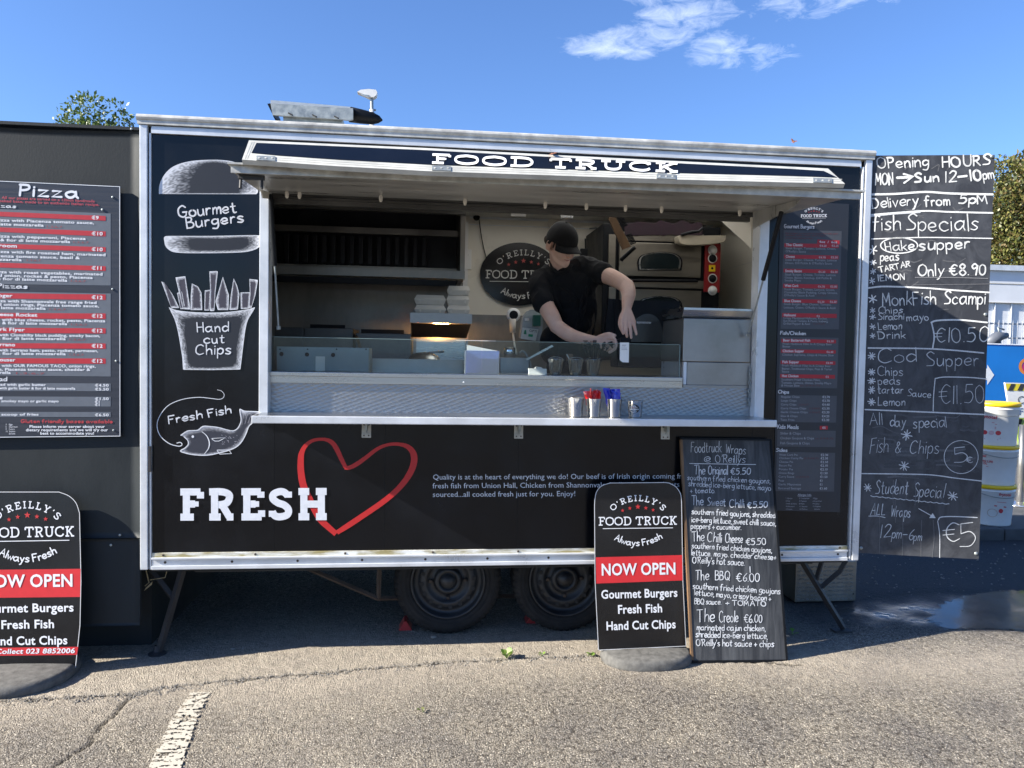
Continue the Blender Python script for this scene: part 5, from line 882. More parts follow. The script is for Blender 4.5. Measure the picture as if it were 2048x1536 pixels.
H('southern fried chicken goujons,', 1383, 1096, 1543, 1106, 11.5, 1.8); H('lettuce. mayo. chedder cheese+', 1382, 1110, 1552, 1120, 11.5, 1.8); H("O'Reilly's hot sauce.", 1384, 1126, 1489, 1131, 12.5, 1.8); k.stroke([(1499.5, 1133), (1500, 1145)], 1.6, C1)
H('The', 1391, 1160, 1417, 1160, 20, 2); H('BBQ', 1429, 1160, 1459, 1160, 18, 2); H('€6.00', 1473, 1163, 1518, 1163, 16, 2.1)
H('southern fried chicken goujons', 1385, 1177, 1560, 1188, 12, 1.9); H('lettuce, mayo, crispy bacon +', 1388, 1190, 1542, 1202, 11.5, 1.8); H('BBQ sauce.', 1388, 1208, 1442, 1209, 11, 1.7); H('+ TOMATO', 1450, 1210, 1532, 1212, 10, 2.1)
H('The', 1394, 1243, 1428, 1244, 25, 2); H('Creole', 1438, 1244, 1476, 1244, 22, 2); H('€6.00', 1488, 1245, 1524, 1245, 16, 2)
H('marinated cajun chicken,', 1393, 1260, 1530, 1262, 12, 2); H('shredded ice-berg lettuce,', 1391, 1274, 1534, 1278, 12.5, 2); H("O'Reilly's hot sauce + chips", 1392, 1291, 1547, 1294, 13, 2)
k.build('chalk_writing', M['chalkink'], lb)
# ---------------------------------------------------------------- pavement signs
def psign(name, P, outline, base_c, rx, ry, label, draw, gy):
    s = empty(name, base_c, label, 'pavement sign', 'black pavement signs with rubber feet')
    MB().prism([P(*p) for p in outline], .006).build('sign_plate', M['signface'], s)
    k = Ink(P, .0006); k.stroke(outline+[outline[0]], 1.3, (.65, .65, .65), 0, rnd=False); draw(k); k.build('sign_print', M['ink'], s)
    # half-moon rubber foot with a rolled edge
    v = []; f = []; n = 40; prof = [(1.0, .0), (1.015, .014), (1.0, .034), (.965, .047), (.91, .052), (.5, .057), (0.0, .060)]
    for r_, z in prof:
        for i in range(n): a = 2*PI*i/n; v.append((base_c[0]+rx*r_*math.copysign(abs(math.cos(a))**.8, math.cos(a)), base_c[1]+ry*r_*math.copysign(abs(math.sin(a))**.9, math.sin(a)), z+.002))
    for i in range(len(prof)-1):
        for j in range(n): f.append((i*n+j, i*n+(j+1) % n, (i+1)*n+(j+1) % n, (i+1)*n+j))
    b = obj('rubber_foot', v, f, M['rubbase'], s, True)
    g = MB()
    for dx in (-.022, .022): g.tube([(base_c[0]+dx+.02*math.cos(a), base_c[1]-ry*.36+.012*math.sin(a), .0575) for a in np.linspace(0, 2*PI, 16)], .003, 5)
    g.build('moulded_ring', M['rubbase'], b, True); return s
MSP = pl3(at(1196, 1288, -.130), at(1366, 1284, -.130), at(1276, 968, -.10))
out = [(1197, 1300), (1190, 1160), (1189, 1010)]+catmull([(1189.5, 1000), (1193, 984), (1203, 972), (1220, 966)], 4)+[(1330, 965)]+catmull([(1338, 966), (1352, 974), (1361, 988), (1363, 1003)], 4)+[(1365.5, 1160), (1372, 1292)]
def dm(k):
    WS = (.76, .77, .79); logo(k, 1275.5, 1050.3, 1.0)
    k.poly([(1191.5, 1114.6), (1364.3, 1110), (1365.3, 1160.8), (1192.5, 1167)], (.60, .025, .03), 0)
    k.sans('NOW OPEN', 1202, 1150.5, 1352.7, 1148, 22.5, WS, True); k.sans('Gourmet Burgers', 1202, 1197, 1355.5, 1193, 16.5, WS, True); k.sans('Fresh Fish', 1235, 1227, 1325.5, 1224, 16.5, WS, True); k.sans('Hand Cut Chips', 1212, 1260, 1352, 1256, 16.5, WS, True)
bc = gr(1287, 1312); psign('pavement_sign', MSP, out, (bc[0], -.130, 0), .240, .165, 'black NOW OPEN pavement sign standing next to the leaning chalkboard', dm, 0)
LSP = pl3(at(0, 1326, -.125), at(155, 1326, -.125), at(55, 984, -.045))
out = [(-55, 1336), (-60, 1160), (-62, 1030)]+catmull([(-60, 1010), (-50, 992), (-30, 984)], 4)+[(110, 984)]+catmull([(118, 984), (138, 992), (152, 1006), (159, 1026)], 4)+[(162, 1160), (160, 1250), (151, 1335)]
def dl(k):
    WS = (.76, .77, .79); logo(k, 55, 1074.5, 1.20, slope=-.016)
    k.poly([(-60, 1140), (161.5, 1137.5), (160.5, 1193.8), (-59, 1196)], (.60, .025, .03), 0); k.poly([(-55, 1296), (156.5, 1293.5), (154, 1309.5), (-55, 1312)], (.60, .025, .03), 0)
    k.sans('NOW OPEN', -38, 1174.5, 147.7, 1172.5, 24, WS, True); k.sans('Gourmet Burgers', -44, 1225.5, 148.5, 1222.5, 16.5, WS, True); k.sans('Fresh Fish', 2, 1257.5, 110, 1255.5, 16.5, WS, True); k.sans('Hand Cut Chips', -28, 1290.5, 136, 1288, 16.5, WS, True)
    k.sans('& Collect 023 8852006', -26, 1307.8, 150, 1305.8, 9.5, WS, True, slant=.2)
psign('pavement_sign', LSP, out, (gr(60, 1330)[0], -.135, 0), .275, .25, 'scuffed NOW OPEN pavement sign with a phone number, in front of the plywood panel', dl, 0)
# ---------------------------------------------------------------- things inside the trailer
def E(name, px, py, Y, label, cat, group=None): return empty(name, at(px, py, Y), label, cat, group)
# oval wall sign
SW = Pl((0, DEP-.055, 0), (0, -1, 0)); e = E('wall_sign', 1040, 550, DEP-.06, 'round black wall sign behind the worker', 'sign')
MB().prism([SW(1040+79*math.cos(a)-1, 548+63*math.sin(a)+a*0) for a in np.linspace(0, 2*PI, 49)[:-1]], .014).build('sign_board', M['signface'], e)
k = Ink(SW, .001); logo(k, 1047, 557.5, .97, (.62, .61, .58), (.45, .05, .04), slope=.012, w=1.6); k.build('sign_print', M['ink'], e)
# sockets, plug, lamp, note
e = E('wall_socket', 931, 519, DEP-.035, 'white double socket with a red plug beside the oval sign', 'socket'); g = MB(); pxbox(g, 921, 499, 943, 538, DEP-.045, .013, .003); g.build('socket_plate', M['white'], e)
g = MB(); pxbox(g, 922, 514, 928, 524, DEP-.07, .024, .002); g.build('red_plug', M['red'], e); MB().lathe(at(933, 510, DEP-.046), (0, -1, 0), [(.014, 0), (.012, .012), (.008, .012), (.0001, .008)], 16).build('dial', M['black'], e)
MB().tube([at(934, 445, DEP-.04), at(932, 480, DEP-.04), at(931, 499, DEP-.04)], .004, 6).build('cable', M['foam'], e)
e = E('upper_socket', 937, 436, DEP-.035, 'high wall socket with a round black plug and trailing cable', 'socket'); g = MB(); pxbox(g, 924, 424, 950, 446, DEP-.045, .013, .003); g.build('socket_plate', M['foam'], e)
MB().lathe(at(953, 435, DEP-.047), (0, -1, 0), [(.026, 0), (.026, .02), (.015, .04), (.0001, .042)], 16).build('plug', M['black'], e, True)
MB().tube(catmull([at(958, 436, DEP-.08), at(961, 460, DEP-.06), at(966, 490, DEP-.05), at(973, 518, DEP-.05)], 5), .004, 6).build('cable', M['black'], e)
e = E('ceiling_lamp', 1134, 430, 1.5, 'white cylindrical lamp fitting under the ceiling above the cap', 'lamp'); c = at(1134, 430, 1.5); MB().lathe((c[0], 1.5, 2.665), (0, 0, -1), [(.05, 0), (.05, .05), (.045, .055), (.045, .075), (.0001, .08)], 24).build('lamp_body', M['white'], e, True)
g = MB(); c = at(1108, 447, DEP-.05); g.lathe(c, (0, -1, 0), [(.05, 0), (.05, .012), (.0001, .014)], 20); tag(g.build('wall_disc', M['foam'], None), 'pale round disc on the wall under the lamp', 'disc')
g = MB(); pxbox(g, 1022, 420, 1052, 432, .35, .003); tag(g.build('ceiling_note', M['paper'], None), 'small blank white card hanging from the hatch header', 'card')
# hook
g = MB().tube([at(1179, 457, DEP-.05), at(1196, 456, DEP-.05), at(1196, 457, DEP-.1)], .006, 6).tube([at(1196, 457, DEP-.1), at(1194, 473, DEP-.1)], .006, 6); tag(g.build('wall_hook', M['galv'], None), 'steel wall hook beside the oven', 'hook')
# walkie talkie
e = E('radio_handset', 1168, 505, 1.5, 'black radio handset with an upright aerial by the cap brim', 'radio'); g = MB(); pxbox(g, 1161, 497, 1176, 530, 1.5, .04, .006); g.build('handset_body', M['black'], e); MB().tube([at(1171, 498, 1.51), at(1170.5, 477, 1.51)], .005, 8).build('aerial', M['black'], e)
# pizza oven: two decks
OY = 1.30; ov = E('pizza_oven', 1310, 560, OY, 'twin deck stainless pizza oven with red dial panel', 'oven')
g = MB(); pxbox(g, 1201, 455, 1442, 720, OY, .60, .006); g.build('oven_case', M['black'], ov)
for i, (y0, y1, wy0, wy1) in enumerate(((489, 551, 504, 541), (582, 660, 592, 628))):
    g = MB(); pxbox(g, 1216, y0-20 if i == 0 else y0-8, 1232, y1+4, OY-.012, .011, .002); pxbox(g, 1236, y0-20, 1408, y0-9, OY-.010, .009, .002); g.build('deck_surround', M['ovst'], ov)
    g = MB(); pxbox(g, 1238, y0, 1403, y1, OY-.030, .029, .004); d = g.build('oven_door', M['ovst'], ov)
    wp = catmull([(1276, wy1), (1275, (wy0+wy1)/2), (1281, wy0+8), (1295, wy0+3), (1320, wy0), (1345, wy0+2), (1360, wy0+9), (1365, (wy0+wy1)/2+2), (1363, wy1)], 4)
    for s_, mm_, yy in ((1.0, 'black', -.034), (.93, 'steel', -.036), (.86, 'ovenglass', -.038)):
        c = np.mean(np.array(wp), 0); MB().prism([at(*(c+(np.array(p)-c)*s_), OY+yy) for p in wp], .004).build('oven_window', M[mm_], d)
    g = MB(); g.tube([at(1252, y1+10, OY-.09), at(1395, y1+11, OY-.09)], .011, 10); g.tube([at(1256, y1+10, OY-.09), at(1256, y1+8, OY)], .007, 8).tube([at(1390, y1+11, OY-.09), at(1390, y1+9, OY)], .007, 8); g.build('door_handle', M['black'], d)
g = MB(); pxbox(g, 1408, 488, 1442, 584, OY-.022, .021, .003); rp = g.build('control_panel', M['red'], ov)
for py, mm_ in ((500, 'white'), (517, 'black'), (557, 'black'), (581, 'white')):
    c = at(1425, py, OY-.0225); MB().lathe(c, (0, -1, 0), [(.034, 0), (.034, .002), (.028, .002)], 24).build('dial_ring', M['white'], rp); MB().lathe(c-np.array([0, .0022, 0]), (0, -1, 0), [(.028, 0), (.022, .014), (.0001, .016)], 20).build('dial', M[mm_], rp, True)
g = MB(); pxbox(g, 1418, 530, 1431, 543, OY-.030, .008, .002); g.build('warning_plate', M['yellow'], rp); MB().lathe(at(1424.5, 536.5, OY-.031), (0, -1, 0), [(.009, 0), (.0001, .001)], 12).build('switch', M['black'], rp)
# things on and before the oven
def crumple(name, x0, x1, y0, y1, Y, m, n=26, amp=5, seed=3, th=.30):
    random.seed(seed); top = [(x0+(x1-x0)*i/n, y0+amp*math.sin(i*.9)*random.random()+(amp*1.5 if i in (0, n) else 0)) for i in range(n+1)]; bot = [(x0+(x1-x0)*i/n, y1+random.uniform(-1, 1)) for i in range(n, -1, -1)]
    return MB().prism([at(*p, Y) for p in top+bot], th, np.array([0, -1., 0])).build(name, m, None)
MARO = mat('maroon_cloth', (.028, .014, .022), .9, var=.3, vscale=14, bump=.4, bscale=30)
tag(crumple('folded_cloth', 1250, 1405, 444, 470, OY-.02, MARO, th=.28), 'dark maroon folded cloth lying along the oven top', 'cloth'); random.seed(7)
e = E('bread_peel', 1403, 478, OY-.1, 'cream rounded board resting on the oven beside a black tool', 'peel')
g = MB().prism([at(*p, OY-.1) for p in catmull([(1357, 476), (1365, 488), (1400, 489), (1445, 484), (1451, 474), (1448, 471), (1400, 471), (1362, 470)], 4, True)[:-1]], .14, np.array([0, -1., 0])); g.build('peel_blade', mat('floury_board', (.46, .41, .31), .7), e)
MB().tube([at(1362, 470, OY-.11), at(1385, 464, OY-.12), at(1398, 463, OY-.12), at(1406, 456, OY-.12)], .011, 8).build('peel_handle', M['black'], e)
BYY = .75; e = E('oven_brush', 1240, 465, BYY, 'wooden oven brush with dark bristles hanging at an angle', 'brush')
def wob(px, py, Y=BYY): return at(px, py, Y)
MB().quadbox([wob(1217, 436), wob(1229, 429.5), wob(1262, 493), wob(1246, 499)], .02).build('brush_back', M['wood'], e)
for i in range(26):
    t = i/25
    if .42 < t < .68: continue
    a = (1231+t*30, 431+t*58); g = MB().tube([wob(*a, BYY+.012), wob(a[0]+13-t*2, a[1]-4, BYY+.012)], .0035, 4); g.build('bristle_tuft', M['black'], e)
tag(MB().tube([wob(1242, 521, .8), wob(1244, 518, .8), wob(1267, 497, .8), wob(1270, 495, .8)], [.012, .013, .013, .012], 12).build('scraper_handle', M['black'], None, True), 'slanting black tool grip in front of the upper oven door', 'tool')
# till
TYY = .42; e = E('till_screen', 1285, 640, TYY, 'black touch-screen till seen from behind next to the worker', 'till')
g = MB().prism([at(*p, TYY) for p in ((1228, 600), (1360, 602), (1356, 640), (1346, 683), (1232, 684))], .03); g.build('till_back', M['black'], e)
g = MB().prism([at(*p, TYY+.01) for p in ((1218, 597), (1240, 599), (1236, 684), (1209, 676))], .05); g.build('till_stand', M['black'], e)
MB().prism([at(*p, TYY-.001) for p in catmull([(1262, 684), (1262, 660), (1270, 640), (1290, 628), (1310, 632), (1322, 650), (1326, 684)], 4)], .004).build('till_hinge_cover', M['signface'], e)
kk = Ink(Pl((0, TYY-.004, 0), (0, -1, 0)), .0008); kk.sans('eposnow', 1273, 646.5, 1302, 647.5, 5.2, (.6, .62, .64), True); kk.build('till_lettering', M['ink'], e)
g = MB(); pxbox(g, 1236, 684, 1345, 735, .46, .2, .01); g.build('till_base', M['black'], e)
# heat lamp gantry
HY = .98; e = E('heat_lamp', 882, 660, HY, 'stainless gantry with a glowing orange heat lamp over the worktop', 'heat lamp')
g = MB(); a = at(820, 645, HY); b = at(944, 628, HY); g.hexa([(a[0], HY, a[2]), (b[0], HY, a[2]), (b[0], HY, b[2]), (a[0], HY, b[2]), (a[0], HY+.35, a[2]), (b[0], HY+.35, a[2]), (b[0], HY+.35, b[2]), (a[0], HY+.35, b[2])]); g.build('gantry_top', M['steelD'], e)
z1 = a[2]-.004; z0 = z1-.085; COP = mat('warm_reflector', (.30, .17, .10), .35, metal=.8)
g = MB().hexa([(a[0]+.005, HY+.02, z1), (b[0]-.005, HY+.02, z1), (b[0]-.005, HY+.03, z1-.002), (a[0]+.005, HY+.03, z1-.002), (a[0]+.005, HY+.26, z0), (b[0]-.02, HY+.26, z0), (b[0]-.02, HY+.27, z0+.004), (a[0]+.005, HY+.27, z0+.004)]); g.build('reflector', COP, e)
c = (at(882, 651, HY+.1)); g = MB().tube([c+np.array([-.05, 0, 0]), c+np.array([.05, 0, 0])], .011, 10); g.build('lamp_tube', emat('glowing_filament', (1, .55, .18), 80), e)
for px in (829, 934): MB().box((at(px, 700, HY+.3)[0]-.008, HY+.30, 1.28), (at(px, 700, HY+.3)[0]+.008, HY+.32, z0+.09)).build('leg', M['steelD'], e)
g = MB(); pxbox(g, 832, 668, 932, 722, HY+.34, .01); g.build('back_plate', M['steel'], e)
# foam boxes
def foambox(px0, px1, pyt, pyb, n, label):
    a = at(px0, pyb, HY+.05); b = at(px1, pyt, HY+.05); h = (b[2]-a[2])/n; w = b[0]-a[0]
    for i in range(n):
        z = a[2]+i*h+.001; cx = (a[0]+b[0])/2+random.uniform(-.004, .004); e = empty('food_box', (cx, HY+.15, z), label[i], 'food box', 'cream foam food boxes stacked on the heat lamp')
        k1, k2 = w/2*.86, w/2; hh = h-.002; prof = ((0, k1), (.5, k2), (.56, k2), (1., k1*.98))
        v = []; f = []
        for t, q in prof: v += [(cx-q, HY+.15-q*.8, z+hh*t), (cx+q, HY+.15-q*.8, z+hh*t), (cx+q, HY+.15+q*.8, z+hh*t), (cx-q, HY+.15+q*.8, z+hh*t)]
        for j in range(3):
            for i2 in range(4): f.append((j*4+i2, j*4+(i2+1) % 4, j*4+4+(i2+1) % 4, j*4+4+i2))
        f += [(3, 2, 1, 0), (12, 13, 14, 15)]; obj('box_shell', v, f, M['foam'], e)
        for dx in (-.35, .35): MB().box((cx+dx*w*.9-.006, HY+.15-k2*.81, z+hh*.2), (cx+dx*w*.9+.006, HY+.15-k2*.81+.008, z+hh*.62)).build('box_tab', M['foam'], e)
foambox(829, 893, 590, 628, 2, ['cream foam box under the lid of the low stack', 'cream foam box topmost of the low stack on the gantry'])
foambox(894, 941, 571, 628, 3, ['cream foam box at the foot of the tall stack on the gantry', 'cream foam box in the middle of the tall stack', 'cream foam box topmost of the tall stack by the trunking'])
# fryers at the back
for i, (x0, x1, y0, y1, Y, sl) in enumerate(((549, 607, 655, 700, 1.25, None), (608, 706, 657, 700, 1.25, (620, 690, 650)), (711, 822, 668, 712, 1.15, (722, 808, 660)))):
    e = E('fryer', (x0+x1)/2, y1, Y, ['narrow dark stainless unit beside the hatch jamb', 'wide stainless fryer with a black slot in the dark corner', 'stainless fryer with a black slot next to the heat lamp'][i], 'fryer', 'stainless cooking units along the back')
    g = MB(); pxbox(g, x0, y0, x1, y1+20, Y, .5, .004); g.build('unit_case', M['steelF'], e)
    if sl: g = MB(); pxbox(g, sl[0], sl[2], sl[1], sl[2]+8, Y+.10, .02, .002); g.build('slot_hood', M['black'], e)
tag(MB().tube([at(712, 672, 1.05), at(722, 700, .95)], .011, 8).build('basket_handle', M['wood'], None), 'brown wooden basket handle sticking up between the fryers', 'handle')
# bain marie behind the glass
BLU = mat('grey_green_cabinet', (.22, .27, .27), .5, var=.1); e = E('counter_cabinet', 640, 740, .16, 'grey-green cabinet with three black holes behind the glass', 'cabinet')
g = MB(); a = at(553, 745, .16); b = at(738, 696, .16); g.box((a[0], .16, CT+.001), (b[0], .40, b[2]), .003); g.build('cabinet_body', BLU, e)
for px, py in ((563, 708), (614, 709), (666, 710)): MB().lathe(at(px, py, .1585), (0, -1, 0), [(.011, 0), (.009, .002), (.0001, .002)], 16).build('hole', M['black'], e)
for px in (560, 615, 673, 732): MB().lathe(at(px, 698.5, .158), (0, -1, 0), [(.004, 0), (.0001, .003)], 8).build('screw', M['black'], e)
g = MB(); pxbox(g, 631, 713, 650, 742, .155, .003); g.build('taped_note', M['foam'], e)
g = MB(); pxbox(g, 744, 720, 935, 745, .30, .03); tag(g.build('low_steel_upstand', M['steelD'], None), 'low steel upstand behind the glass in the middle of the counter', 'upstand')
c = at(848, 722, .8); e = empty('steel_pan', c, 'domed copper toned pan lid behind the glass below the heat lamp', 'pan'); MB().lathe(c-np.array([0, 0, .03]), (0, 0, 1), [(.115, 0), (.112, .03), (.09, .06), (.05, .08), (.0001, .086)], 32).build('pan_lid', M['steel'], e, True); MB().tube([c+np.array([.02, -.02, .05]), c+np.array([.12, -.06, .06])], .006, 8).build('pan_handle', M['steel'], e)
# blue acrylic menu box with leaflets
e = E('leaflet_box', 964, 718, .12, 'blue clear acrylic box full of white paper on the counter', 'leaflet box')
a = at(930, 742, .12); b = at(999, 702, .12); g = MB(); x0, x1, z1_ = a[0], b[0], b[2]; t = .003
g.box((x0, .12, CT+.001), (x1, .12+t, z1_)).box((x0, .12+t, CT+.001), (x0+t, .24-t, z1_)).box((x1-t, .12+t, CT+.001), (x1, .24-t, z1_)).box((x0, .24-t, CT+.001), (x1, .24, z1_)).box((x0+t, .12+t, CT+.001), (x1-t, .24-t, CT+.004)); g.build('acrylic_box', M['bluegl'], e)
zt = at(936, 690, .15)[2]; g = MB()
for i in range(12): y = .135+i*.0075; g.hexa([(x0+.008, y, CT+.006), (x1-.006, y, CT+.006), (x1-.004, y+.004, zt-.03), (x0+.012, y+.004, zt), (x0+.008, y+.003, CT+.006), (x1-.006, y+.003, CT+.006), (x1-.004, y+.007, zt-.03), (x0+.012, y+.007, zt)])
g.build('leaflet', M['paper'], e); e.children[-1]['kind'] = 'stuff'
# sink, pot, tap, plank, spray head, jug
e = E('sink', 1028, 735, .62, 'small steel hand sink with a thin tap', 'sink'); g = MB(); pxbox(g, 1000, 716, 1058, 748, .60, .4, .004); g.build('sink_body', M['steelD'], e)
MB().tube(catmull([at(1061, 742, .62), at(1060, 725, .62), at(1052, 708, .62), at(1045, 702, .62), at(1040, 706, .6)], 4), .006, 8).build('tap', M['galv'], e, True)
c = at(1019, 716, .75); tag(MB().lathe(c, (0, 0, 1), [(.001, 0), (.036, 0), (.036, .065), (.032, .068), (.032, .01), (.001, .01)], 24).build('steel_pot', M['chrome'], None, True), 'small round steel pot standing on the sink', 'pot')
g = MB().quadbox([at(1052, 718, .5), at(1054, 721, .5), at(1107, 693, .5), at(1104, 690, .5)], .02); tag(g.build('steel_lever', M['steel'], None), 'long grey blade slanting over the sink', 'blade')
e = E('spray_head', 1027, 630, 1.2, 'white round-headed hand sprayer hanging by the jug', 'sprayer'); c = at(1027, 630, 1.2)
MB().lathe(c, (0, -1, 0), [(.001, -.03), (.03, -.03), (.046, -.02), (.048, 0), (.040, .012), (.030, .014)], 28).build('head', M['white'], e, True); MB().lathe(c, (0, -1, 0), [(.030, .013), (.0001, .015)], 24).build('lens', M['black'], e)
MB().tube([at(1025, 638, 1.2), at(1026, 665, 1.2)], [.026, .020], 12).tube(catmull([at(1026, 665, 1.2), at(1029, 690, 1.15), at(1033, 708, 1.1)], 5), .007, 8).build('handle', M['foam'], e, True)
e = E('sanitiser_jug', 1062, 650, 1.05, 'clear cleaning fluid jug with white cap and OPTI label', 'jug')
JP = Pl(at(1062, 650, 1.04), (0, -1, 0)); MB().prism([at(*p, 1.05) for p in catmull([(1041, 675), (1046, 640), (1051, 628), (1060, 620), (1076, 622), (1084, 630), (1086, 650), (1080, 682)], 4)], .10, np.array([0, -1., 0])).build('jug_body', M['jug'], e)
MB().lathe(at(1054, 640, 1.02), (0, 0, 1), [(.015, -.005), (.015, .012), (.0001, .012)], 14).build('cap', M['white'], e); k = Ink(JP, .002); k.poly([(1045, 655), (1077, 659), (1071, 682), (1041, 677)], (.62, .64, .60)); k.sans('OPTI', 1058, 663.5, 1074, 665.5, 5, (.1, .12, .12), True, 3)
k.poly([(1049, 660), (1052, 660), (1053, 669), (1047, 668)], (.02, .22, .10), 3); k.poly([(1057, 668), (1066, 669), (1065, 674), (1056, 673)], (.02, .30, .12), 3); k.build('jug_label', M['ink'], e)
g = MB(); pxbox(g, 1066, 630, 1082, 652, 1.0, .04, .004); tag(g.build('green_box', mat('green_pack', (.01, .10, .07), .5), None), 'dark green pack propped on the cleaning fluid jug', 'pack')
# small pails behind the glass, cutlery
def pail(px, label, r0=.042, r1=.031, cut=False):
    Y = .17; c = at(px, 745, Y); c[2] = CT+.001; e = empty('small_pail', c, label, 'pail', 'little steel pails behind the glass')
    h = .088; MB().lathe(c, (0, 0, 1), [(.001, .002), (r1, .0), (r1+.003, h*.3), (r1+.0045, h*.31), (r0-.002, h*.8), (r0+.0005, h*.81), (r0, h), (r0+.002, h+.001), (r0-.002, h-.002), (r1, .006), (.001, .006)], 32).build('pail_body', M['chrome'], e, True)
    MB().tube([(c[0]+(r0+.004)*math.cos(a), Y+.01*math.sin(a)*0-.004, c[2]+h*.9+(-.028 if False else .02)*abs(math.sin(a))) for a in np.linspace(0, PI, 12)], .0015, 5).build('pail_handle', M['galv'], e)
    return c
pail(1111, 'empty little pail next to the white card'); c2 = pail(1151, 'little pail between the two others, a straw sticking out'); c3 = pail(1186, 'little pail holding the black plastic cutlery')
g = MB().tube([c2+np.array([-.02, 0, .06]), c2+np.array([-.052, .0, .115])], .003, 6); tag(g.build('straw', M['white'], None), 'white straw leaning out of the middle pail', 'straw')
g = MB(); pxbox(g, 1133, 708, 1146, 722, .19, .01, .002); tag(g.build('wooden_block', M['wood'], None), 'small brown block standing in the middle pail', 'block')
for i in range(13):
    a = random.uniform(-.6, .6); b_ = random.uniform(-.5, .5); p0 = c3+np.array([random.uniform(-.018, .018), random.uniform(-.015, .015), .03]); tp = p0+np.array([math.sin(a)*.10+(.0), math.sin(b_)*.05, .11+random.uniform(0, .025)])
    f_ = MB().tube([p0, tp], [.0035, .003], 5); d = (tp-p0)/np.linalg.norm(tp-p0); s_ = np.array([1., 0, 0])
    if i % 3 == 2: f_.tube([tp, tp+d*.012, tp+d*.028, tp+d*.036], [.003, .011, .010, .003], 8)
    else:
        f_.tube([tp, tp+d*.012], [.003, .009], 6)
        for q in (-1, 0, 1): f_.tube([tp+d*.010+s_*q*.006, tp+d*.042+s_*q*.007], .0016, 4)
    tag(f_.build('plastic_fork' if i % 3 != 2 else 'plastic_spoon', M['black'], None), 'black plastic fork or spoon standing in the cutlery pail', 'cutlery', 'black cutlery in the pail')
g = MB(); c = at(1078, 735, .13); g.lathe((c[0]+.012, .30, CT+.022), (0, -1, 0), [(.0001, .0), (.021, .0), (.021, .12), (.006, .12), (.006, .11)], 20); g.box((c[0]-.055, .14, CT+.001), (c[0]+.045, .165, CT+.034)); tag(g.build('receipt_roll', M['paper'], None), 'white paper roll and card lying behind the glass', 'paper roll')
# receipt and card reader in hand
g = MB(); P = [(1240, 685), (1258, 685), (1258, 700), (1257.5, 725), (1245, 724.5), (1239.5, 720)]; g.prism([at(*p, .018) for p in P], .0008); rc = g.build('receipt', M['paper'], None); tag(rc, 'white paper receipt held at the top of the glass', 'receipt')
kk = Ink(Pl((0, .0170, 0), (0, -1, 0)), .0004)
for y, a_, b_ in ((690, 1244, 1252), (691.8, 1244, 1251), (696, 1243, 1253), (699, 1243, 1254)): kk.stroke([(a_, y), (b_, y+.2)], .7, (.25, .25, .27))
kk.build('receipt_print', M['ink'], rc)
g = MB(); pxbox(g, 1242, 676, 1260, 683.5, .10, .03, .003); tag(g.build('printer_lip', M['black'], None), 'black printer edge just under the pointing hand', 'printer')
e = E('card_reader', 1228, 690, .20, 'dark card reader gripped in the lower hand', 'card reader'); g = MB().prism([at(*p, .20) for p in ((1218, 684), (1246, 676), (1252, 690), (1228, 704))], .03); g.build('reader_body', M['black'], e)
# small dark things on the end wall
g = MB(); c = at(1500, 492, .9); g.lathe((W_-.078, 1.0, 2.33), (-1, 0, 0), [(.028, 0), (.028, .008), (.02, .01), (.0001, .01)], 20); tag(g.build('wall_vent', M['black'], None), 'round black vent on the cream end wall', 'vent')
tag(MB().box((W_-.105, .62, 1.96), (W_-.078, .72, 2.12), .004).build('wall_basket', M['black'], None), 'dark wire holder on the end wall above the hot box', 'holder')
# ---------------------------------------------------------------- the four cups on the shelf
def cup(px, r0, r1, h, label):
    Y = -.125; c = at(px, 833, Y); c[2] = SH+.0005; e = empty('steel_cup', c, label, 'cup', 'polished steel cups on the serving shelf')
    MB().lathe(c, (0, 0, 1), [(.001, 0), (r1-.003, 0), (r1, .003), (r0, h), (r0+.001, h+.001), (r0-.0015, h), (r1-.002, .006), (.001, .006)], 48).build('cup_body', M['chrome'], e, True); return c, e
ca, _ = cup(1151, .0425, .036, .098, 'empty steel cup at the heart-lettering end of the shelf row'); cb_, _ = cup(1187, .042, .033, .094, 'steel cup holding red sauce sachets'); cc, _ = cup(1228, .042, .033, .094, 'steel cup holding blue sauce sachets'); cd, de = cup(1270, .040, .035, .086, 'steel cup with a black oval sticker')
def sachets(c, m, n, cat, lab, grp, seed, lean=0.):
    random.seed(seed)
    for i in range(n):
        a = 2*PI*i/n+.4; q = .030 if i % 3 else .012; x, y = c[0]+q*math.cos(a), c[1]+q*math.sin(a); w = .0165; z0, z1 = c[2]+.030, c[2]+.132+random.uniform(-.014, .020); x, y = c[0]+(x-c[0])*.62, c[1]+(y-c[1])*.62; ln = (x-c[0])*16+random.uniform(-.25, .25)+lean; rot = random.uniform(0, PI); ux, uy = math.cos(rot), math.sin(rot); v = []; f = []; nz = 6
        for j in range(nz+1):
            t = j/nz; zz = z0+(z1-z0)*t; fat = .0085*math.sin(PI*min(1, t*.98+.01))**.6+.0004; ox = x+ln*(zz-z0)*.45+.002*math.sin(j*2+i); oy = y+random.uniform(-.001, .001); ww = w*(1+.12*(j in (0, nz)))
            v += [(ox-ux*ww, oy-uy*ww, zz), (ox-uy*fat, oy+ux*fat, zz+random.uniform(-.001, .001)), (ox+ux*ww, oy+uy*ww, zz), (ox+uy*fat, oy-ux*fat, zz)]
        for j in range(nz):
            for q2 in range(4): f.append((j*4+q2, j*4+(q2+1) % 4, j*4+4+(q2+1) % 4, j*4+4+q2))
        f += [(3, 2, 1, 0), (nz*4, nz*4+1, nz*4+2, nz*4+3)]
        tag(obj('sauce_sachet', v, f, m, None), lab, cat, grp)
    random.seed(7)
SR = mat('red_foil', (.62, .012, .012), .22, var=.1, spec=.8); SB = mat('blue_foil', (.012, .022, .42), .22, var=.1, spec=.8)
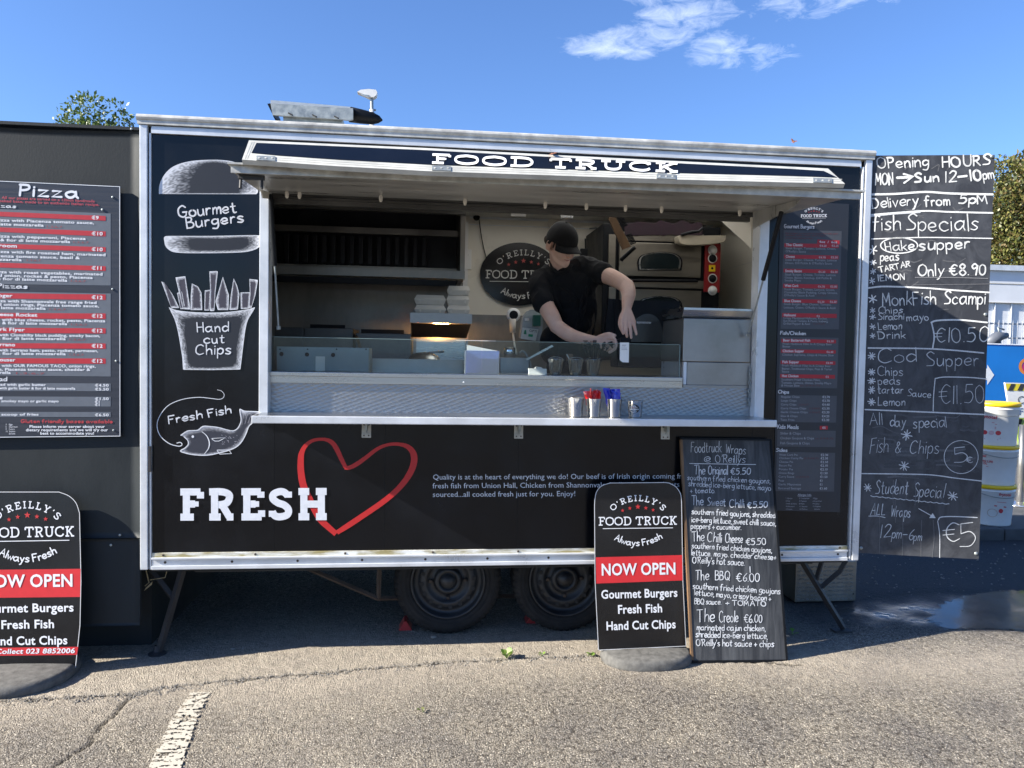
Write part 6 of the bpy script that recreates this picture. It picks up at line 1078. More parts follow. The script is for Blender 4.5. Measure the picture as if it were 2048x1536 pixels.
sachets(cb_, SR, 14, 'sachet', 'shiny red sauce sachet standing in its steel cup', 'red sachets in the cup', 5, -.05); sachets(cc, SB, 14, 'sachet', 'shiny blue sauce sachet standing in its steel cup', 'blue sachets in the cup', 9, -.1)
yq = cd[1]-.0405; kq = Ink(Pl((0, yq, 0), (0, -1, 0)), .0006); P = [(1267+12.5*math.cos(a), 818+8.8*math.sin(a)) for a in np.linspace(0, 2*PI, 33)[:-1]]
def wrapc(P_): # wrap the sticker round the cup
    pass
kq.poly(P, (.02, .02, .022), 0); logo(kq, 1267, 820, .135, (.6, .6, .6), w=5)
so = kq.build('cup_sticker', M['ink'], de)
for v_ in so.data.vertices:
    x = v_.co.x-cd[0]; z = v_.co.z-cd[2]; rr = .035+(.040-.035)*z/.086+.0007+(yq-v_.co.y); a = max(-1.3, min(1.3, x/rr)); v_.co.x = cd[0]+rr*math.sin(a); v_.co.y = cd[1]-rr*math.cos(a)
# ---------------------------------------------------------------- the worker
class SDF:   # closed lumps that a voxel remesh fuses into one skin
    def __init__(s): s.m = MB()
    def ell(s, c, r, R=None, n=14):
        v = []; f = []; m = n*2
        for i in range(n+1):
            th = PI*i/n
            for j in range(m): ph = 2*PI*j/m; p = np.array([r[0]*math.sin(th)*math.cos(ph), r[1]*math.sin(th)*math.sin(ph), r[2]*math.cos(th)]); v.append(np.array(c)+(R@p if R is not None else p))
        for i in range(n):
            for j in range(m): f.append((i*m+j, (i+1)*m+j, (i+1)*m+(j+1) % m, i*m+(j+1) % m))
        s.m.add(v, f); return s
    def cap(s, pts, rs, n=18):
        P = [np.array(p, float) for p in pts]; rs = list(rs) if hasattr(rs, '__len__') else [rs]*len(P)
        P, rs = _dens(P, rs)
        s.m.tube(P, rs, n); s.ell(P[0], (rs[0],)*3, n=8); s.ell(P[-1], (rs[-1],)*3, n=8); return s
    def build(s, name, m, parent, vox, smooth=3, dec=None):
        me = bpy.data.meshes.new('tmp'); me.from_pydata(s.m.v, [], s.m.f); o = bpy.data.objects.new('tmp', me); COL.objects.link(o)
        r = o.modifiers.new('r', 'REMESH'); r.mode = 'VOXEL'; r.voxel_size = vox
        sm = o.modifiers.new('s', 'SMOOTH'); sm.iterations = smooth; sm.factor = .5
        dg = bpy.context.evaluated_depsgraph_get(); ev = o.evaluated_get(dg); me2 = bpy.data.meshes.new_from_object(ev); bpy.data.objects.remove(o); me2.name = name
        me2.materials.clear(); me2.materials.append(m); me2.polygons.foreach_set('use_smooth', [True]*len(me2.polygons)); q = bpy.data.objects.new(name, me2); COL.objects.link(q); q.parent = parent; q.location = -WLOC[parent.name] if parent else (0, 0, 0); WLOC[q.name] = Vector((0, 0, 0)); return q
def _dens(P, rs, k=5):
    if len(P) < 3: return P, rs
    C = catmull(P, k); R_ = np.interp(np.linspace(0, len(P)-1, len(C)), range(len(P)), rs); return C, list(R_)
per = empty('person', (2.29, .80, ZB+.08), 'worker in a black cap and black t-shirt reaching over the counter glass', 'person')
J = at
# head frame: local x right, -y face, z up
yaw, pit, rol = math.radians(28), math.radians(33), math.radians(-6)
Rz = np.array([[math.cos(yaw), -math.sin(yaw), 0], [math.sin(yaw), math.cos(yaw), 0], [0, 0, 1]]); Rx = np.array([[1, 0, 0], [0, math.cos(pit), -math.sin(pit)], [0, math.sin(pit), math.cos(pit)]]); Ry = np.array([[math.cos(rol), 0, math.sin(rol)], [0, 1, 0], [-math.sin(rol), 0, math.cos(rol)]])
HR = Ry@Rz@Rx; HC = J(1125, 480, .66); HS = 1.03
def hp_(x, y, z): return HC+HR@(np.array([x, y, z])*HS)
sk_ = SDF()
def hl(c, r): sk_.ell(hp_(*c), tuple(q*HS for q in r), HR)
hl((0, .012, .012), (.074, .095, .088)); hl((0, -.028, -.045), (.065, .064, .085)); hl((0, -.034, -.085), (.050, .052, .052)); hl((0, -.078, -.122), (.021, .018, .018)); hl((.028, -.068, -.066), (.026, .024, .03)); hl((-.028, -.068, -.066), (.026, .024, .03))
sk_.cap([hp_(-.058, -.002, -.075), hp_(-.046, -.040, -.108), hp_(-.014, -.078, -.125), hp_(.014, -.078, -.125), hp_(.046, -.040, -.108), hp_(.058, -.002, -.075)], [.016, .017, .015, .015, .017, .016])
sk_.cap([hp_(0, -.092, -.008), hp_(0, -.104, -.035), hp_(0, -.112, -.052)], [.009, .010, .0125], 12); hl((.011, -.096, -.056), (.010, .012, .008)); hl((-.011, -.096, -.056), (.010, .012, .008))
sk_.cap([hp_(-.040, -.082, .006), hp_(0, -.093, .008), hp_(.040, -.082, .006)], [.010, .009, .010], 10)
sk_.cap([hp_(-.022, -.088, -.082), hp_(-.008, -.0965, -.079), hp_(.008, -.0965, -.079), hp_(.022, -.088, -.082)], [.003, .0058, .0058, .003], 8); sk_.cap([hp_(-.018, -.088, -.0925), hp_(0, -.0945, -.0945), hp_(.018, -.088, -.0925)], [.004, .0068, .004], 8)
for sx in (-1, 1):
    ec = (sx*.078, .014, -.040); pts = [hp_(ec[0]+sx*.005, ec[1]+.015*math.cos(t)+.003, ec[2]+.027*math.sin(t)) for t in np.linspace(-1.9, 2.4, 9)]; sk_.cap(pts, [.004, .0045, .005, .005, .005, .005, .0045, .004, .004], 8); sk_.ell(hp_(sx*.076, .013, -.040), (.0065, .0155, .0265), HR)
    sk_.ell(hp_(sx*.077, .006, -.066), (.005, .007, .009), HR)
NB = J(1112, 560, .80); sk_.cap([hp_(0, .020, -.055), J(1118, 525, .75), NB], [.058, .060, .070])
# shoulders and arms: his right arm reaches across low, his left arm is bent over the glass
RS, RE, RW = J(1082, 566, .76), J(1113, 652, .56), J(1190, 681, .32); LS, LE, LW = J(1186, 545, .72), J(1254, 573, .46), J(1253, 618, .30)
sk_.cap([NB, J(1118, 600, .86), J(1140, 660, .87)], [.05, .05, .05]); sk_.cap([J(1110, 570, .8), RS], [.06, .055]); sk_.cap([J(1120, 560, .8), LS], [.06, .055])
sk_.cap([RS, J(1090, 606, .67), J(1104, 634, .59), RE], [.050, .053, .050, .044]); sk_.cap([RE, J(1138, 669, .49), J(1165, 677, .40), RW], [.045, .043, .034, .0265])
sk_.cap([LS, J(1214, 551, .62), J(1236, 561, .53), LE], [.050, .052, .049, .045]); sk_.cap([LE, J(1257, 588, .40), J(1255, 604, .34), LW], [.046, .043, .034, .0265])
def hand(W, knk, tips, thumb, pr=.018, fr=.0092):
    for kk_ in knk: sk_.cap([W, kk_], [.026, .0145], 12)
    for kk_, tp in zip(knk, tips): sk_.cap([kk_]+tp, [fr*1.18]+[fr*1.05]*(len(tp)-1)+[fr*.88], 10)
    sk_.cap([W+(thumb[0]-W)*.35]+thumb, [.017]+[fr*1.25]*(len(thumb)-1)+[fr*.95], 10)
hand(LW, [J(1243.5, 643, .235), J(1251.5, 646, .228), J(1259.5, 646, .228), J(1267, 643, .235)], [[J(1244, 657, .205), J(1246.5, 667, .205)], [J(1252.5, 661, .195), J(1254, 673, .195)], [J(1261, 661, .195), J(1262.5, 675, .19)], [J(1269.5, 656, .205), J(1272.5, 668, .20)]], [J(1242, 634, .27), J(1240, 650, .25), J(1246, 665, .22)])
hand(RW, [J(1214, 677, .25), J(1218, 684, .24), J(1219, 692, .24), J(1215, 699, .25)], [[J(1227, 676, .20), J(1232, 684, .185)], [J(1231, 684, .19), J(1233, 692, .18)], [J(1231, 693, .19), J(1228, 700, .185)], [J(1226, 700, .20), J(1219, 705, .195)]], [J(1205, 671, .27), J(1218, 668, .23), J(1230, 671, .21)])
body = sk_.build('body', M['skin'], per, .0032, 3)
# t-shirt
sh_ = SDF(); tors = [(1128, 560, .80, .10, .075), (1139, 590, .81, .125, .085), (1143, 640, .82, .128, .09), (1140, 690, .83, .125, .09), (1140, 740, .84, .125, .09)]
for (x, y, Y, rx, rz) in tors: sh_.ell(J(x, y, Y), (rx, .115, .13))
sh_.cap([J(1120, 556, .795), J(1082, 566, .765), J(1083, 590, .71), J(1086, 604, .665)], [.085, .074, .068, .066]); sh_.cap([J(1100, 548, .79), J(1082, 562, .77)], [.06, .07])
sh_.cap([J(1135, 548, .79), J(1165, 535, .76), J(1186, 541, .72), J(1205, 546, .65)], [.075, .075, .072, .066]); sh_.cap([J(1150, 590, .8), J(1175, 560, .74)], [.09, .07])
sh_.ell(J(1160, 570, .77), (.10, .10, .12)); sh_.ell(J(1118, 560, .80), (.085, .085, .06)); sh_.ell(J(1168, 600, .80), (.07, .10, .16)); sh_.ell(J(1100, 590, .78), (.085, .085, .09))
# loose folds
for (a, b, r) in (((1112, 600, .70), (1130, 650, .715), .007), ((1175, 575, .66), (1160, 640, .70), .007), ((1165, 590, .675), (1140, 690, .72), .006), ((1190, 600, .72), (1183, 680, .74), .006), ((1120, 570, .70), (1150, 600, .69), .006)): sh_.cap([J(*a), J((a[0]+b[0])/2+4, (a[1]+b[1])/2, (a[2]+b[2])/2-.006), J(*b)], r)
col_ = [J(1101, 524, .74), J(1103, 535, .715), J(1112, 544, .69), J(1122, 546, .68), J(1134, 541, .685), J(1143, 530, .70)]; sh_.cap(col_, .008, 8)
ts = sh_.build('t_shirt', M['cloth'], per, .0055, 2)
def _folds(o, amp):
    me = o.data; n = len(me.vertices); co = np.zeros(n*3); no = np.zeros(n*3); me.vertices.foreach_get('co', co); me.vertices.foreach_get('normal', no); co = co.reshape(-1, 3); no = no.reshape(-1, 3)
    a = vnoise(co[:, 0]*1.0+co[:, 2]*.55, co[:, 2]*.35+co[:, 1], 17, 31); b_ = vnoise(co[:, 0]-co[:, 2]*.6, co[:, 2]*.4+co[:, 0]*.2, 26, 33); r = (1-np.abs(a*2-1))**2+.5*(1-np.abs(b_*2-1))**2
    co = co+no*(amp*(r-.35))[:, None]; me.vertices.foreach_set('co', co.ravel()); me.update()
_folds(ts, .009)
SDF().cap([J(1137, 700, .84), J(1120, 780, .85), (2.20, .86, 1.0), (2.19, .86, .68)], [.125, .115, .08, .06]).cap([J(1145, 700, .84), J(1155, 780, .85), (2.40, .86, 1.0), (2.41, .86, .68)], [.125, .115, .08, .06]).ell(J(1100, 690, .82), (.07, .09, .12)).build('trousers', M['cloth'], per, .008, 3)
for x in (2.19, 2.41): SDF().ell((x, .82, ZB+.125), (.05, .13, .045)).build('shoe', M['black'], per, .008, 2)
# cap: dome of six panels, button, curved brim
v = []; f = []; NT, NP = 16, 48
for i in range(NT+1):
    th = (PI*.5)*i/NT
    for j in range(NP):
        ph = 2*PI*j/NP; sx = .0845*(1+.012*abs(math.cos(3*ph))); x, y, z = sx*1.02*math.sin(th)*math.cos(ph), .113*math.sin(th)*math.sin(ph)+.006, .112*math.cos(th)**.85-.006
        z -= (.012*math.sin(th)**6)*(1 if math.sin(ph) > 0 else 0)*2.0; v.append(hp_(x, y, z))
for i in range(NT):
    for j in range(NP): f.append((i*NP+j, (i+1)*NP+j, (i+1)*NP+(j+1) % NP, i*NP+(j+1) % NP))
cp_ = obj('cap_dome', v, f, M['capm'], per, True); md = cp_.modifiers.new('t', 'SOLIDIFY'); md.thickness = .003
v = []; f = []; NU, NV = 24, 8
for i in range(NU+1):
    a = math.radians(-66+132*i/NU); x0, y0 = .084*math.sin(a), -.110*math.cos(a)+.006; ext = .064*max(0, math.cos(a*1.34))**.5
    for j in range(NV+1):
        t = j/NV; x, y = x0+.18*ext*math.sin(a)*t, y0-ext*t; v.append(hp_(x, y, .000-.010*t-5.5*x*x*(.05+.95*t)))
for i in range(NU):
    for j in range(NV): q = i*(NV+1)+j; f.append((q, q+1, q+NV+2, q+NV+1))
br = obj('cap_brim', v, f, M['capm'], per, True); md = br.modifiers.new('t', 'SOLIDIFY'); md.thickness = .004
obj('cap_button', *(lambda m: (m.v, m.f))(MB().lathe(hp_(0, .01, .105), HR@np.array([0, 0, 1.]), [(.008, -.002), (.007, .004), (.0001, .006)], 12)), M['capm'], cp_, True)
hs = SDF()
for sx in (-1, 1): hs.ell(hp_(sx*.064, .052, -.026), (.014, .040, .030), HR); hs.cap([hp_(sx*.068, -.016, .0), hp_(sx*.0665, -.014, -.040)], [.008, .006], 10)
hs.ell(hp_(0, .075, -.025), (.058, .030, .034), HR); hs.build('hair', M['hair'], per, .003, 2)
for sx in (-1, 1):
    g = SDF().ell(hp_(sx*.030, -.076, -.012), (.011,)*3, n=10); o = obj('eye', g.m.v, g.m.f, M['white'], per, True); g = SDF().ell(hp_(sx*.030, -.0835, -.0135), (.0048, .0042, .0048), HR, n=8); obj('iris', g.m.v, g.m.f, M['black'], o, True)
lm = mat('lip_skin', (.42, .16, .14), .5); g = SDF().cap([hp_(-.019, -.0905, -.0865), hp_(0, -.098, -.0865), hp_(.019, -.0905, -.0865)], [.0022, .0050, .0022], 8); obj('lips', g.m.v, g.m.f, lm, per, True)
# ---------------------------------------------------------------- under and beside the trailer
g = MB(); a = at(1590, 1190, .70); b = at(1714, 1122, .70); sb = empty('step_box', ((a[0]+b[0])/2, .85, 0), 'worn chequer plate step box behind the propping leg', 'step')
z1 = b[2]; MB().box((a[0], .70, .012), (b[0], 1.05, z1), .004).build('box_shell', M['splash'], sb)
g = MB()
for i in range(26):
    for j in range(9):
        x = a[0]+.02+i*(b[0]-a[0]-.03)/26; z = .03+j*(z1-.04)/9; s = 1 if (i//2+j) % 2 else -1
        if i % 2: x -= .004
        g.tube([(x-.006, .6985, z-.006*s), (x+.006, .6985, z+.006*s)], .0022, 4, False)
o = g.build('tread_pattern', M['galv'], sb); o['kind'] = 'stuff'
for x in (a[0]+.02, b[0]-.02): MB().box((x-.012, .71, 0), (x+.012, .73, .013)).build('foot', M['rubber'], sb)
MB().lathe((b[0]-.02, .6985, .06), (0, -1, 0), [(.006, 0), (.0001, .003)], 8).build('bolt', M['black'], sb)
for px, lab in ((808, 'red wheel chock wedged behind the first trailer wheel'), (1062, 'red wheel chock wedged between the two wheels')):
    c = gr(px, 1262 if px < 900 else 1248); c = np.array([c[0], max(c[1], .34), 0]); g = MB().prism([(c[0]-.030, c[1], .002), (c[0]+.045, c[1], .002), (c[0]+.014, c[1], .055), (c[0]+.0, c[1], .055)], .10, np.array([0, -1., 0])); tag(g.build('wheel_chock', M['chock'], None), lab, 'wheel chock')
# weeds
def weed(px, py, s, label, n=5, leaf=(.16, .26, .05)):
    c = gr(px, py); v = []; f = []; cols = []
    for i in range(n):
        a = 2*PI*i/n+random.uniform(-.4, .4); L_ = s*random.uniform(.7, 1.2); el = random.uniform(.5, 1.2); d = np.array([math.cos(a)*math.cos(el), math.sin(a)*math.cos(el), math.sin(el)]); w = np.array([-math.sin(a), math.cos(a), 0])
        k = len(v); st = [0, .35, .55, .75, .92, 1.]; wd = [.03, .05, .22, .26, .14, .0]
        for t, q in zip(st, wd): p = c+d*L_*t-np.array([0, 0, L_*.25*t*t]); v += [p-w*L_*q, p+w*L_*q+np.array([0, 0, .001])]; cols += [(leaf[0]*random.uniform(.8, 1.2), leaf[1]*random.uniform(.8, 1.2), leaf[2])]*2
        for j in range(5): f.append((k+2*j, k+2*j+1, k+2*j+3, k+2*j+2))
    tag(obj('weed', v, f, M['leaf'], None, cols=cols), label, 'weed')
weed(1013, 1317, .075, 'leafy green weed growing out of the asphalt seam below the wheels', 7); weed(1183, 1312, .04, 'tiny weed at the rubber foot of the middle pavement sign', 6); weed(1083, 1311, .03, 'very small sprig in the seam between wheel and sign', 4); weed(845, 1424, .03, 'lone small weed out on the open asphalt', 5, (.2, .22, .08)); weed(1585, 1268, .05, 'pale seedling in the shade beside the leaning chalkboard', 4); weed(3, 1394, .035, 'small weed by the rubber foot of the front pavement sign', 5)
for px, py, r, lab in ((466+0, 1299, .010, 'pale stone lying in the shade under the trailer'), (868, 1276, .014, 'flat pale stone against the first tyre'), (281, 1272, .012, 'whitish stone in the shade by the propping leg')):
    c = gr(px, py); g = SDF().ell(c+np.array([0, 0, r*.5]), (r*1.4, r, r*.6), n=6); tag(obj('stone', g.m.v, g.m.f, M['stone'], None, True), lab, 'stone')
for px, py, Y, lab in ((1588, 287, .3, 'curled brown leaf on the roof board at its chalkboard end'), (1105, 312, -.56, 'small orange leaf caught on top of the FOOD TRUCK strip')):
    c = at(px, py, Y); v = []; f = []
    for i in range(3):
        for j in range(6):
            a = i*2.1; t = j/5; w = .012*math.sin(PI*t)+.001; p = c+np.array([math.cos(a)*(t-.4)*.04, .01*i, .004+.02*t*abs(math.sin(a))+.012*t*t]); v += [p-np.array([0, w, 0]), p+np.array([0, w, w])]
            if j: q = len(v)-4; f.append((q, q+1, q+3, q+2))
    tag(obj('dry_leaf', v, f, M['dry'], None), lab, 'leaf')
# ---------------------------------------------------------------- far lamp, trees
LY = 20.; sl = empty('street_lamp', (at(744, 236, LY)[0], LY, 0), 'grey street lamp rising behind the roof cowl', 'street lamp')
px_ = at(745, 236, LY); x0 = px_[0]; zt = at(744, 196, LY)[2]
MB().tube([(x0, LY, 0), (x0, LY, 4), (x0-.02, LY, zt-.35)], [.11, .08, .075], 14).build('pole', M['alu'], sl, True); MB().tube([(x0-.02, LY, zt-.36), (x0-.03, LY, zt+.02)], .05, 12).build('spigot', M['galv'], sl)
MB().tube([(x0-.10, LY, zt-.34), (x0+.10, LY, zt-.36)], .03, 8).build('clamp', M['galv'], sl)
hd_ = [at(*p, LY) for p in ((715, 186), (722, 182), (738, 180.5), (752, 182), (755, 187), (753, 193), (747, 197), (738, 196), (728, 191))]
MB().prism([p-np.array([0, .12, 0]) for p in hd_], .28, np.array([0, -1., 0])).build('lamp_head', M['white'], sl); MB().prism([at(*p, LY-.13) for p in ((718, 187), (738, 190), (737, 195), (727, 192))], .01).build('lamp_glass', M['jug'], sl)
def leaves(name, blobs, n, size, pal, parent, seed=1, lab=None):
    rg = np.random.default_rng(seed); tot = sum(b[3]*b[4]*b[5] for b in blobs); v = []; f = []; cols = []
    for (cx, cy, cz, rx, ry, rz) in blobs:
        m = int(n*(rx*ry*rz)/tot)+20
        for _ in range(m):
            d = rg.normal(size=3); d /= np.linalg.norm(d); q = rg.uniform(.55, 1.05)**.5; p = np.array([cx, cy, cz])+d*np.array([rx, ry, rz])*q*(1+.12*math.sin(d[0]*9+cx*7)*math.cos(d[2]*8))
            u = d+rg.normal(size=3)*.7; u /= np.linalg.norm(u); w = np.cross(u, rg.normal(size=3)); w /= np.linalg.norm(w)+1e-9; L_ = size*rg.uniform(.6, 1.3); k = len(v); b = pal[rg.integers(len(pal))]; br_ = rg.uniform(.75, 1.25)
            v += [p, p+u*L_*.5+w*L_*.26, p+u*L_, p+u*L_*.5-w*L_*.26]; f.append((k, k+1, k+2, k+3)); cols += [tuple(c*br_ for c in b)]*4
    return obj(name, v, f, M['leaf'], parent, cols=cols)
BK = mat('bark', (.10, .075, .05), .9, var=.3, vscale=12, bump=.5, bscale=20)
c = at(190, 235, 4.2); tr = empty('laurel_tree', (c[0], 4.2, 0), 'glossy green laurel showing over the black side panel', 'tree')
MB().tube([(c[0], 4.2, 0), (c[0]+.05, 4.2, 1.6), (c[0], 4.15, 3.2)], [.09, .07, .03], 10).build('trunk', BK, tr, True)
def bl(px, py, Y, r, rz=None): q = at(px, py, Y); return (q[0], Y, q[2], r, r*.9, rz or r)
LB = [bl(165, 222, 4.2, .17, .16), bl(170, 203, 4.2, .05, .11), bl(190, 224, 4.1, .16), bl(232, 228, 4.2, .14, .13), bl(140, 234, 4.2, .12, .09), bl(248, 238, 4.25, .10, .07), bl(122, 243, 4.2, .07, .05), bl(190, 300, 4.2, .45, .28), bl(150, 380, 4.3, .6, .5)]
leaves('crown', LB, 9000, .045, [(.10, .15, .03), (.07, .12, .03), (.16, .21, .05), (.05, .08, .02)], tr, 3)
TY2 = 26.; c = at(2060, 420, TY2); tr = empty('evergreen_tree', (c[0], TY2, 0), 'dense sunlit evergreen rising behind the white shed', 'tree', None)
MB().tube([(c[0], TY2, 0), (c[0], TY2, 6), (c[0], TY2, 8)], [.4, .3, .1], 10).build('trunk', BK, tr, True)
EB = [bl(2022, 350, TY2, .75, .7), bl(2005, 395, TY2, .6, .8), bl(2030, 420, TY2-.4, 1.0, 1.2), bl(2000, 460, TY2, .6, .9), bl(2015, 500, TY2, .9, 1.), bl(2060, 360, TY2, 1., 1.), bl(2075, 430, TY2, 1.6, 1.8), bl(2000, 335, TY2+.4, .35, .5), bl(2042, 322, TY2+.5, .4, .4), bl(2060, 520, TY2, 2., 1.6), bl(2120, 420, TY2, 2., 2.4), bl(1995, 530, TY2, .8, 1.), bl(1975, 480, TY2+.5, .9, 1.6)]
leaves('crown', EB, 42000, .17, [(.13, .14, .03), (.10, .11, .03), (.18, .17, .05), (.05, .065, .025), (.15, .11, .04)], tr, 4)
# ---------------------------------------------------------------- white shed
SY = 20.; x0 = at(1958, 600, SY)[0]; zt = at(2010, 531, SY)[2]; sh = empty('white_shed', (x0+6, SY+3, 0), 'white panelled shed with a tan band behind the railings', 'building')
zs = at(2010, 597, SY)[2]; zu = at(2010, 606, SY)[2]
MB().box((x0-1.5, SY, zu+.0), (x0+12, SY+8, zt-.18)).build('upper_wall', M['shedw'], sh); MB().box((x0-1.5, SY+.05, .0), (x0+12, SY+8, zs-.14)).build('lower_wall', M['shedw'], sh)
MB().box((x0-1.5, SY-.04, zs-.139), (x0+12, SY+.2, zu-.001)).build('tan_band', M['tan'], sh); MB().box((x0-1.6, SY-.12, zt-.179), (x0+12.1, SY+8.1, zt)).build('roof_edge', M['alu'], sh)
for i in range(22): x = x0-1.2+i*.6; MB().box((x-.012, SY-.012, .3), (x+.012, SY+.04, zs-.16)).build('panel_joint', M['alu'], sh)
MB().box((x0-1.5, SY-.01, (zu+zt)/2), (x0+12, SY-.002, (zu+zt)/2+.025)).build('panel_joint', M['tan'], sh)
# palisade railings with spiked pales
FY = 12.; x0 = at(1960, 650, FY)[0]; fe = empty('railing_fence', (x0+3, FY, 0), 'grey vertical bar railing above the blue hoarding', 'fence'); zt = at(2010, 640, FY)[2]; zr = at(2010, 647.5, FY)[2]; zl = at(2010, 676, FY)[2]
for i in range(46): x = x0+i*.115; MB().tube([(x, FY, .1), (x, FY, zt-.05), (x, FY, zt)], [.007, .007, .002], 5).build('rail_bar', M['fence'], fe)
MB().box((x0-.1, FY+.012, zr-.02), (x0+5.4, FY+.045, zr+.02)).build('cross_rail', M['fence'], fe); MB().box((x0-.1, FY+.012, zl-.02), (x0+5.4, FY+.045, zl+.02)).build('cross_rail', M['fence'], fe)
for x in (x0, x0+2.6, x0+5.2): MB().box((x-.03, FY+.05, 0), (x+.03, FY+.11, zt)).build('post', M['fence'], fe)
# parked motorbike-like dark shape: a covered scooter behind the railing
e = empty('parked_scooter', at(1999, 690, 10.5), 'dark blurred scooter half hidden behind the tall chalkboard', 'scooter'); GB = mat('grey_blue_paint', (.09, .10, .12), .5)
c = at(1995, 676, 10.5); MB().tube([c+np.array([-.25, 0, -.15]), c+np.array([0, 0, .03]), c+np.array([.22, 0, .06])], [.12, .11, .05], 12).build('bodywork', GB, e, True); MB().tube([c+np.array([.05, 0, .05]), c+np.array([0, 0, .22]), c+np.array([.14, 0, .17])], .02, 8).build('handlebar', M['galv'], e, True)
for dx in (-.5, .35): MB().lathe((c[0]+dx, 10.5, .26), (0, 1, 0), [(.18, -.05), (.25, -.05), (.26, 0), (.25, .05), (.18, .05)], 24).build('wheel', M['rubber'], e)
MB().tube([(c[0]-.5, 10.5, .3), (c[0]-.3, 10.5, 1.0), c+np.array([-.2, 0, -.1])], .06, 8).tube([(c[0]+.35, 10.5, .3), c+np.array([0, 0, .1])], .04, 8).build('frame', GB, e)
# blue hoarding
BY = 8.; P_ = [at(1930, 688, BY), at(2120, 694, BY), at(2120, 870, BY), at(1930, 840, BY)]; P_ = [at(1930, 687, BY), at(2130, 693, BY), at(2130, 830, BY), at(1930, 812, BY)]
ba = empty('blue_banner', at(2000, 830, BY), 'bright blue banner with a white arrow stretched on a frame', 'banner'); MB().quadbox(P_, .01).build('banner_sheet', M['banner'], ba); MB().quadbox([at(1930, 685, BY), at(2130, 691, BY), at(2130, 693, BY-.01), at(1930, 687, BY-.01)], .03).build('top_edge', M['alu'], ba)
k = Ink(Pl((0, BY, 0), (0, -1, 0)), .004); k.poly([(1955, 737), (1974, 737), (1974, 729), (1988, 750), (1974, 770), (1974, 760), (1955, 760)], (.72, .74, .74)); k.stroke([(2054+14*math.cos(a), 733+14*math.sin(a)) for a in np.linspace(1.2, 4.6, 16)], 6, (.65, .20, .03)); k.stroke([(2055+9*math.cos(a), 735+9*math.sin(a)) for a in np.linspace(1.2, 4.2, 16)], 4, (.5, .02, .12))
k.build('banner_print', M['ink'], ba)
for px in (1945, 2040, 2120): x = at(px, 700, BY)[0]; MB().tube([(x, BY+.06, 0), (x, BY+.06, P_[0][2])], .03, 8).build('banner_post', M['galv'], ba)
MB().box((P_[0][0], BY+.05, .30), (P_[1][0], BY+.08, .36)).build('low_rail', M['galv'], ba)
# kerbed island with the buckets
KY = 2.30; kz = .10; ks = MB(); ks.box((5.4, KY+.12, -.01), (14, 9.5, kz-.004)); o = ks.build('kerb_island', M['concrete']); o['kind'] = 'structure'
for i in range(10):
    x = 5.4+i*.62; kb = MB().box((x, KY, -.01), (x+.608, KY+.115, kz+.004), .012).build('kerb_stone', M['concrete']); kb.parent = o
def bucket(px, y0, y1, yl, label, w0, w1, i):
    Y = 2.58; c = at(px, y1, Y); zb = c[2]; zt = at(px, y0, Y)[2]; h = zt-zb; r1 = w1/2/1540*6.6; r0 = w0/2/1540*6.6; e = empty('bucket', (c[0], Y, zb), label, 'bucket', 'white catering buckets stacked on the kerb'); c = np.array([c[0], Y, zb])
    MB().lathe(c, (0, 0, 1), [(.001, 0), (r1, 0), (r1+.002, .01), (r0-.006, h*.83), (r0-.001, h*.84), (r0-.001, h*.865), (r0-.006, h*.87), (r0-.004, h*.97)], 40).build('tub', M['white'], e, True)
    MB().lathe(c, (0, 0, 1), [(r0-.003, h*.90), (r0+.006, h*.91), (r0+.006, h*.985), (r0, h*.995), (r0-.015, h*.985), (.001, h*.985)], 40).build('lid', M['yellow'], e, True)
    MB().tube([c+np.array([(r0+.004)*math.cos(a), -(r0+.004)*math.sin(a)*.98-.002, h*.86-(.16*h)*math.sin(a)]) for a in np.linspace(0.02, PI-.02, 26)], .0025, 5).build('wire_handle', M['galv'], e)
    kq = Ink(Pl((0, Y-r0-.001, 0), (0, -1, 0)), .0005); R_ = (.55, .05, .06)
    if i == 0:
        kq.sans('frytotal', 1971, 837, 1999, 839, 6, R_, True)
        for yy, a, b in ((846, 1973, 1995), (849, 1973, 1999), (855, 1972, 1998), (858, 1972, 1998), (876.5, 1976, 2006), (880, 1980, 2002)): kq.stroke([(a, yy), (b, yy+.6)], .9, R_)
        for xx, cc in ((1980, R_), (1991, (.6, .42, .42)), (2002, R_)): kq.poly([(xx+4.6*math.cos(a), 867+4.6*math.sin(a)) for a in np.linspace(0, 2*PI, 14)[:-1]], cc)
    elif i == 1:
        kq.sans('frytotal', 1953, 915, 1981, 917, 5.5, R_, True); kq.sans('LONG LIFE', 1966, 926, 1992, 927.5, 4, R_, True); kq.sans('FRYING OIL', 1960, 930.5, 1983, 932, 4, R_, True); kq.stroke([(1966, 935), (1985, 936)], .7, R_); kq.poly([(1962, 950), (1976, 951), (1968, 954), (1962, 954)], (.6, .3, .05))
    else:
        kq.sans('frytotal', 2000, 992, 2024, 993, 5.5, R_, True); kq.stroke([(1994, 1013), (2014, 1015)], 2.2, R_); kq.stroke([(1998, 1005), (2014, 1006)], .8, R_); kq.poly([(2005+4*math.cos(a), 1023+4.5*math.sin(a)) for a in np.linspace(0, 2*PI, 14)[:-1]], R_); kq.stroke([(1991+8*math.cos(a), 1028+8*math.sin(a)) for a in np.linspace(0, 2*PI, 24)], .8, (.5, .35, .25))
    so = kq.build('tub_print', M['ink'], e)
    for q in so.data.vertices:
        x = q.co.x-c[0]; z = q.co.z-c[2]; rr = r1+(r0-r1)*z/(h*.85)+.0012; a = max(-1.5, min(1.5, x/rr)); q.co.x = c[0]+rr*math.sin(a); q.co.y = Y-rr*math.cos(a)
